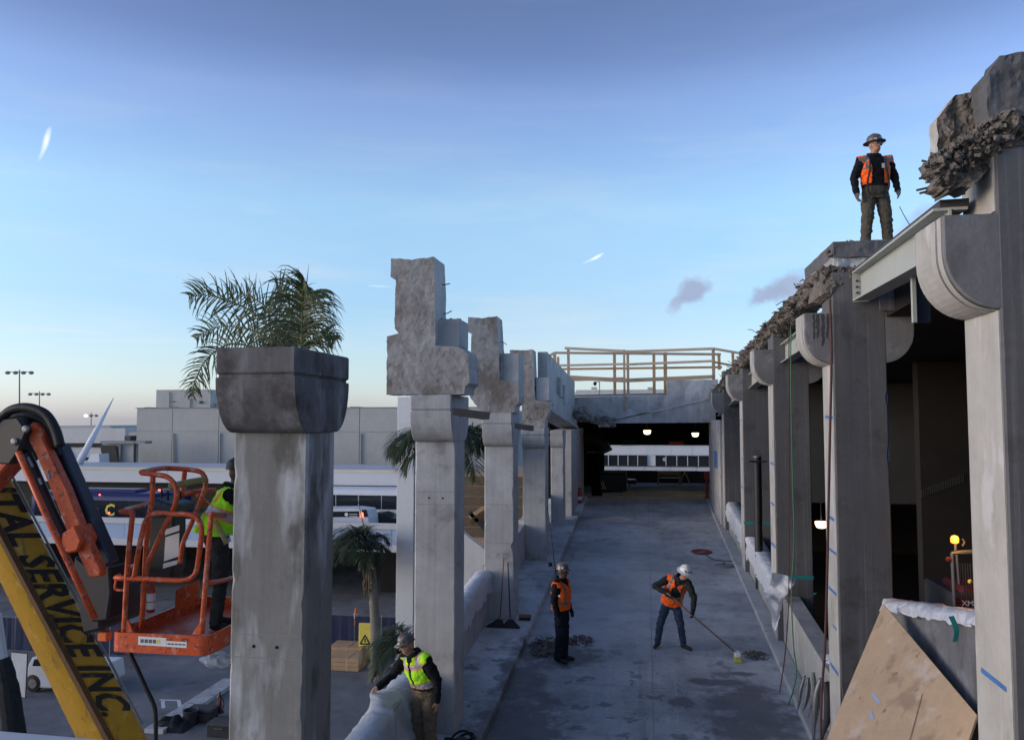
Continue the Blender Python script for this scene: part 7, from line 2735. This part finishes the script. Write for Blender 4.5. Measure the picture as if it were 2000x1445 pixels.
tag(build('red_hose', MB().tube(smooth_path(pts, 6), .02, 7), 'hose_red', smooth=True), 'dark red hose curling on the ramp at the bottom edge', 'hose')
# tangle of black hose at the foot of the second column
q = P(915, 1425, 11.5)
q = Vector((-2.62, 11.55, rz(11.55) + .15))
t = thing('hose_tangle', 'tangle of black hose at the foot of the torn second column', 'hose', q)
for k in range(5):
    c = q + Vector((.02 * k, -.06 * k, .03 + .02 * k))
    pts = [c + Vector((math.cos(a) * (.16 + .02 * k), math.sin(a) * .22, .05 + .10 * math.sin(a + k))) for a in [2 * math.pi * i / 18 for i in range(18)]]
    build('hose_loop', MB().tube(pts, .018, 7, closed=True), 'black_rubber', t, smooth=True)
build('reel_hub', MB().lathe([(.09, 0), (.09, .14), (.07, .15)], q + Vector((0, 0, .01)), n=16), 'dark_iron', t)

# ------------------------------------------------------------------ things inside the passage
def spot(px, py):
    r_ = ray(px, py)
    # passage floor plane: z = 8.37 - .05 * (Y - 33.6)
    k = (8.37 + .03 * 33.6 - CAM_H) / (r_.z + .03 * r_.y)
    return r_ * k + Vector((0, 0, CAM_H))


def fz(y):
    return 8.37 - .03 * (y - 33.6)


q = spot(1200, 962)
Yv = q.y
t = thing('dark_container', 'black covered container on the left of the passage', 'container', q)
x0_, x1_ = P(1170, 940, Yv).x, P(1223, 940, Yv).x
zt_ = P(1200, 923, Yv).z
build('box_body', MB().box(x0_, x1_, Yv, Yv + 1.4, fz(Yv) + .08, zt_ - .06), 'black_rubber', t, bevel=.04)
build('cover', MB().box(x0_ - .03, x1_ + .03, Yv - .03, Yv + 1.43, zt_ - .055, zt_), 'black_steel', t, bevel=.03)
for k in range(3):
    build('label_strip', MB().bar(P(1169 + 4 * k, 940, Yv - .05), P(1175 + 4 * k, 955, Yv - .05), .02, .03), 'reflective', t)
for k in range(2):
    xx = x0_ + .2 if k == 0 else x1_ - .2
    build('caster', MB().lathe([(.05, -.03), (.06, -.02), (.06, .02), (.05, .03)], (xx, Yv + .1, fz(Yv) + .062), (1, 0, 0), 10), 'dark_iron', t)
q = spot(1235, 950)
t = thing('low_trolley', 'low dark trolley beside the black container in the passage', 'trolley', q)
x0_, x1_ = P(1226, 945, q.y).x, P(1243, 945, q.y).x
build('deck', MB().box(x0_, x1_, q.y, q.y + .8, fz(q.y) + .12, fz(q.y) + .34), 'black_steel', t, bevel=.02)
build('top_sheet', MB().box(x0_, x1_ - .1, q.y, q.y + .7, fz(q.y) + .345, fz(q.y) + .37), 'reflective', t)
build('wheel', MB().lathe([(.05, -.03), (.06, 0), (.05, .03)], (x0_ + .1, q.y + .1, fz(q.y) + .062), (1, 0, 0), 10), 'dark_iron', t)
q = spot(1315, 947)
Yt = q.y
t = thing('work_table', 'rough timber work table standing in the passage', 'table', q)
xa, xb = P(1284, 930, Yt).x, P(1330, 930, Yt).x
zt_ = P(1310, 921, Yt).z
build('table_top', MB().box(xa, xb, Yt, Yt + .9, zt_ - .05, zt_), 'pine', t)
for (x, y) in ((xa + .05, Yt + .05), (xb - .05, Yt + .05), (xa + .05, Yt + .85), (xb - .05, Yt + .85)):
    build('leg', MB().box(x - .045, x + .045, y - .045, y + .045, fz(y) - .005, zt_ - .052), 'pine', t)
build('shelf', MB().box(xa + .1, xb - .1, Yt + .1, Yt + .8, fz(Yt) + .35, fz(Yt) + .38), 'pine', t)
build('apron', MB().box(xa + .1, xb - .1, Yt + .01, Yt + .04, zt_ - .22, zt_ - .055), 'pine', t)
q = spot(1338, 946)
t = thing('saw_horse', 'splayed timber saw horse beside the work table', 'saw horse', q)
zt_ = P(1335, 925, q.y).z
for sx__, sy__ in ((-1, -1), (1, -1), (-1, 1), (1, 1)):
    build('leg', MB().bar((q.x + sx__ * .05, q.y + .3 + sy__ * .35, zt_), (q.x + sx__ * .28, q.y + .3 + sy__ * .42, fz(q.y) + .01), .07, .04), 'pine', t)
build('beam', MB().bar((q.x, q.y - .15, zt_), (q.x, q.y + .75, zt_), .08, .09), 'pine', t)
q = spot(1381, 972)
t = thing('red_post', 'dark red steel post at the right side of the passage', 'post', q)
zt_ = P(1383, 920, q.y).z
build('post', MB().tube([(q.x, q.y, fz(q.y)), (q.x, q.y, zt_)], .055, 10), 'red_paint', t)
build('base_plate', MB().box(q.x - .14, q.x + .14, q.y - .14, q.y + .14, fz(q.y) - .01, fz(q.y) + .03), 'red_paint', t)
build('top_bracket', MB().box(q.x - .1, q.x + .16, q.y - .05, q.y + .05, zt_ - .35, zt_), 'red_paint', t)
q = spot(1306, 945)
pass
# curtain and duct at the left of the passage
t = thing('black_curtain', 'tall black drape hanging at the left of the passage', 'curtain', spot(1155, 965))
Yc = 36.0
mb = MB()
for i in range(25):
    xx = P(1149 + 20 * i / 24, 920, Yc).x
    wv = .08 * math.sin(i * 1.3)
    mb.v += [Vector((xx, Yc + wv, P(1150, 884, Yc).z)), Vector((xx + .15, Yc + wv * 1.4, fz(Yc) + .01 + .5 * (1 - i / 24) * 0))]
for i in range(24):
    mb.f.append((2 * i, 2 * i + 1, 2 * i + 3, 2 * i + 2))
    mb.mi.append(0)
build('drape', mb, 'black_cloth', t)
build('rail', MB().tube([P(1147, 883, Yc), P(1171, 883, Yc)], .03, 8), 'grey_steel', t)
q = P(1183, 868, 34.6)
t = thing('hanging_duct', 'fat dark duct hanging under the broken bridge corner', 'duct', q)
build('duct_body', MB().tube(smooth_path([P(1140, 845, 35), P(1162, 858, 34.8), P(1178, 868, 34.7), P(1184, 880, 34.8)], 6), .24, 14), 'black_rubber', t, smooth=True)
build('duct_collar', MB().tube([P(1183, 878, 34.8), P(1185, 883, 34.8)], .27, 14), 'dark_iron', t)
# extinguisher cabinet on the left wall
q = PX(1131, 968, -2.58)
t = thing('fire_extinguisher', 'red fire extinguisher standing by the left wall at the passage mouth', 'extinguisher', (q.x, q.y, rz(q.y) + .15))
zz = rz(q.y) + .15
build('cylinder', MB().lathe([(.07, 0), (.085, .02), (.085, .42), (.05, .50), (.025, .54)], (q.x + .02, q.y, zz + .002), n=16), 'red_paint', t, smooth=True)
build('valve', MB().box(q.x - .03, q.x + .09, q.y - .02, q.y + .02, zz + .54, zz + .59), 'black_steel', t)
build('label', MB().lathe([(.0865, .14), (.0865, .26)], (q.x + .02, q.y, zz), n=16), 'paper_white', t)
build('backing_board', MB().box(q.x - .07, q.x - .05, q.y - .16, q.y + .16, zz + .003, zz + .75), 'dark_red_sign', t)

# ------------------------------------------------------------------ machine with beacon and lamps in the garage
gm_ = P(1880, 1180, 11.3)
t = thing('service_machine', 'caged service machine with amber beacon and red sign in the dark garage', 'machine', (gm_.x, 11.6, 6.6))
YM = 11.5


def mp(x, y, dy=0.0):
    return P(x, y, YM + dy)


for (a, b_, r_) in (((1859, 1080), (1866, 1200), .022), ((1868, 1082), (1873, 1140), .018), ((1858, 1080), (1990, 1076), .022), ((1868, 1078), (1990, 1070), .02), ((1866, 1200), (1995, 1200), .022), ((1985, 1076), (1990, 1200), .022)):
    build('cage_tube', MB().tube([mp(*a), mp(*b_)], r_, 8), 'grey_steel', t)
a, b_ = mp(1864, 1162), mp(1990, 1250)
build('machine_body', MB().box(a.x, b_.x, YM + .05, YM + 1.2, 6.62, a.z), 'dark_iron', t, bevel=.03)
a, b_ = mp(1869, 1168, -.04), mp(1926, 1186, -.04)
build('red_sign', MB().box(a.x, b_.x + .25, YM - .0, YM + .03, b_.z, a.z), 'dark_red_sign', t)
q = mp(1880, 1183, -.03)
build('lettering', text_mesh('XMS', .095, flat(YM - .006, q.x, q.z), .002, .002), 'paper_white', t)
a = mp(1895, 1150)
build('engine_cowl', MB().box(a.x - .05, a.x + .5, YM + .2, YM + .9, 8.9, a.z), 'dark_red_sign', t, bevel=.04)
q = mp(1866, 1072)
build('beacon_stem', MB().tube([mp(1866, 1084), mp(1866, 1062)], .016, 8), 'grey_steel', t)
q = mp(1864.5, 1054)
build('beacon_lens', MB().lathe([(.030, -.045), (.048, -.03), (.050, .02), (.035, .05), (.005, .06)], q, n=16), 'lamp_amber', t, smooth=True)
build('beacon_guard', MB().tube([mp(1880, 1066), mp(1884, 1058), mp(1880, 1052)], .012, 6), 'dark_iron', t)
q = mp(1852, 1092)
build('side_reflector', MB().lathe([(.035, 0), (.035, .02), (.02, .03)], q, (0, -1, 0), 12), 'dark_red_sign', t)
q = mp(1895, 1135, -.1)
build('amber_glint', MB().lathe([(.025, 0), (.03, .02), (.01, .05)], q, (-.4, -1, 0), 12), 'barrier_yellow', t)  # added yellow knob, coloured as the beacon's amber reflection
for k in range(6):
    build('cage_mesh_wire', MB().tube([mp(1875 + 5 * k, 1100), mp(1878 + 5 * k, 1170)], .006, 5), 'dark_iron', t)
pl_ = bpy.data.lights.new('beacon_glow', 'POINT')
pl_.energy = 3.0
pl_.color = (1.0, .45, .10)
pl_.shadow_soft_size = .06
po = bpy.data.objects.new('beacon_glow', pl_)
COL.objects.link(po)
po.location = mp(1864.5, 1054) + Vector((0, -.12, .05))
# bowl lamp deep in the garage
q = P(1604, 1022, 24)
t = thing('bowl_lamp', 'glowing bowl lamp deep in the garage between second and third right columns', 'lamp', q)
build('bowl', MB().lathe([(.05, -.13), (.12, -.11), (.165, -.02), (.17, .05)], q, n=16), 'lamp_warm', t, smooth=True)
build('stem', MB().tube([q + Vector((0, 0, .05)), Vector((q.x, q.y, 12.6))], .015, 6), 'dark_iron', t)
for k, (x, y, Y, en) in enumerate(((1264, 842, 36, 2.5), (1358, 847, 39, 5), (1604, 1022, 24, 4))):
    l = bpy.data.lights.new('lamp_glow', 'POINT')
    l.energy = en
    l.color = (1.0, .78, .52)
    l.shadow_soft_size = .12
    o = bpy.data.objects.new('lamp_glow', l)
    COL.objects.link(o)
    o.location = P(x, y, Y) + Vector((0, 0, -.32))
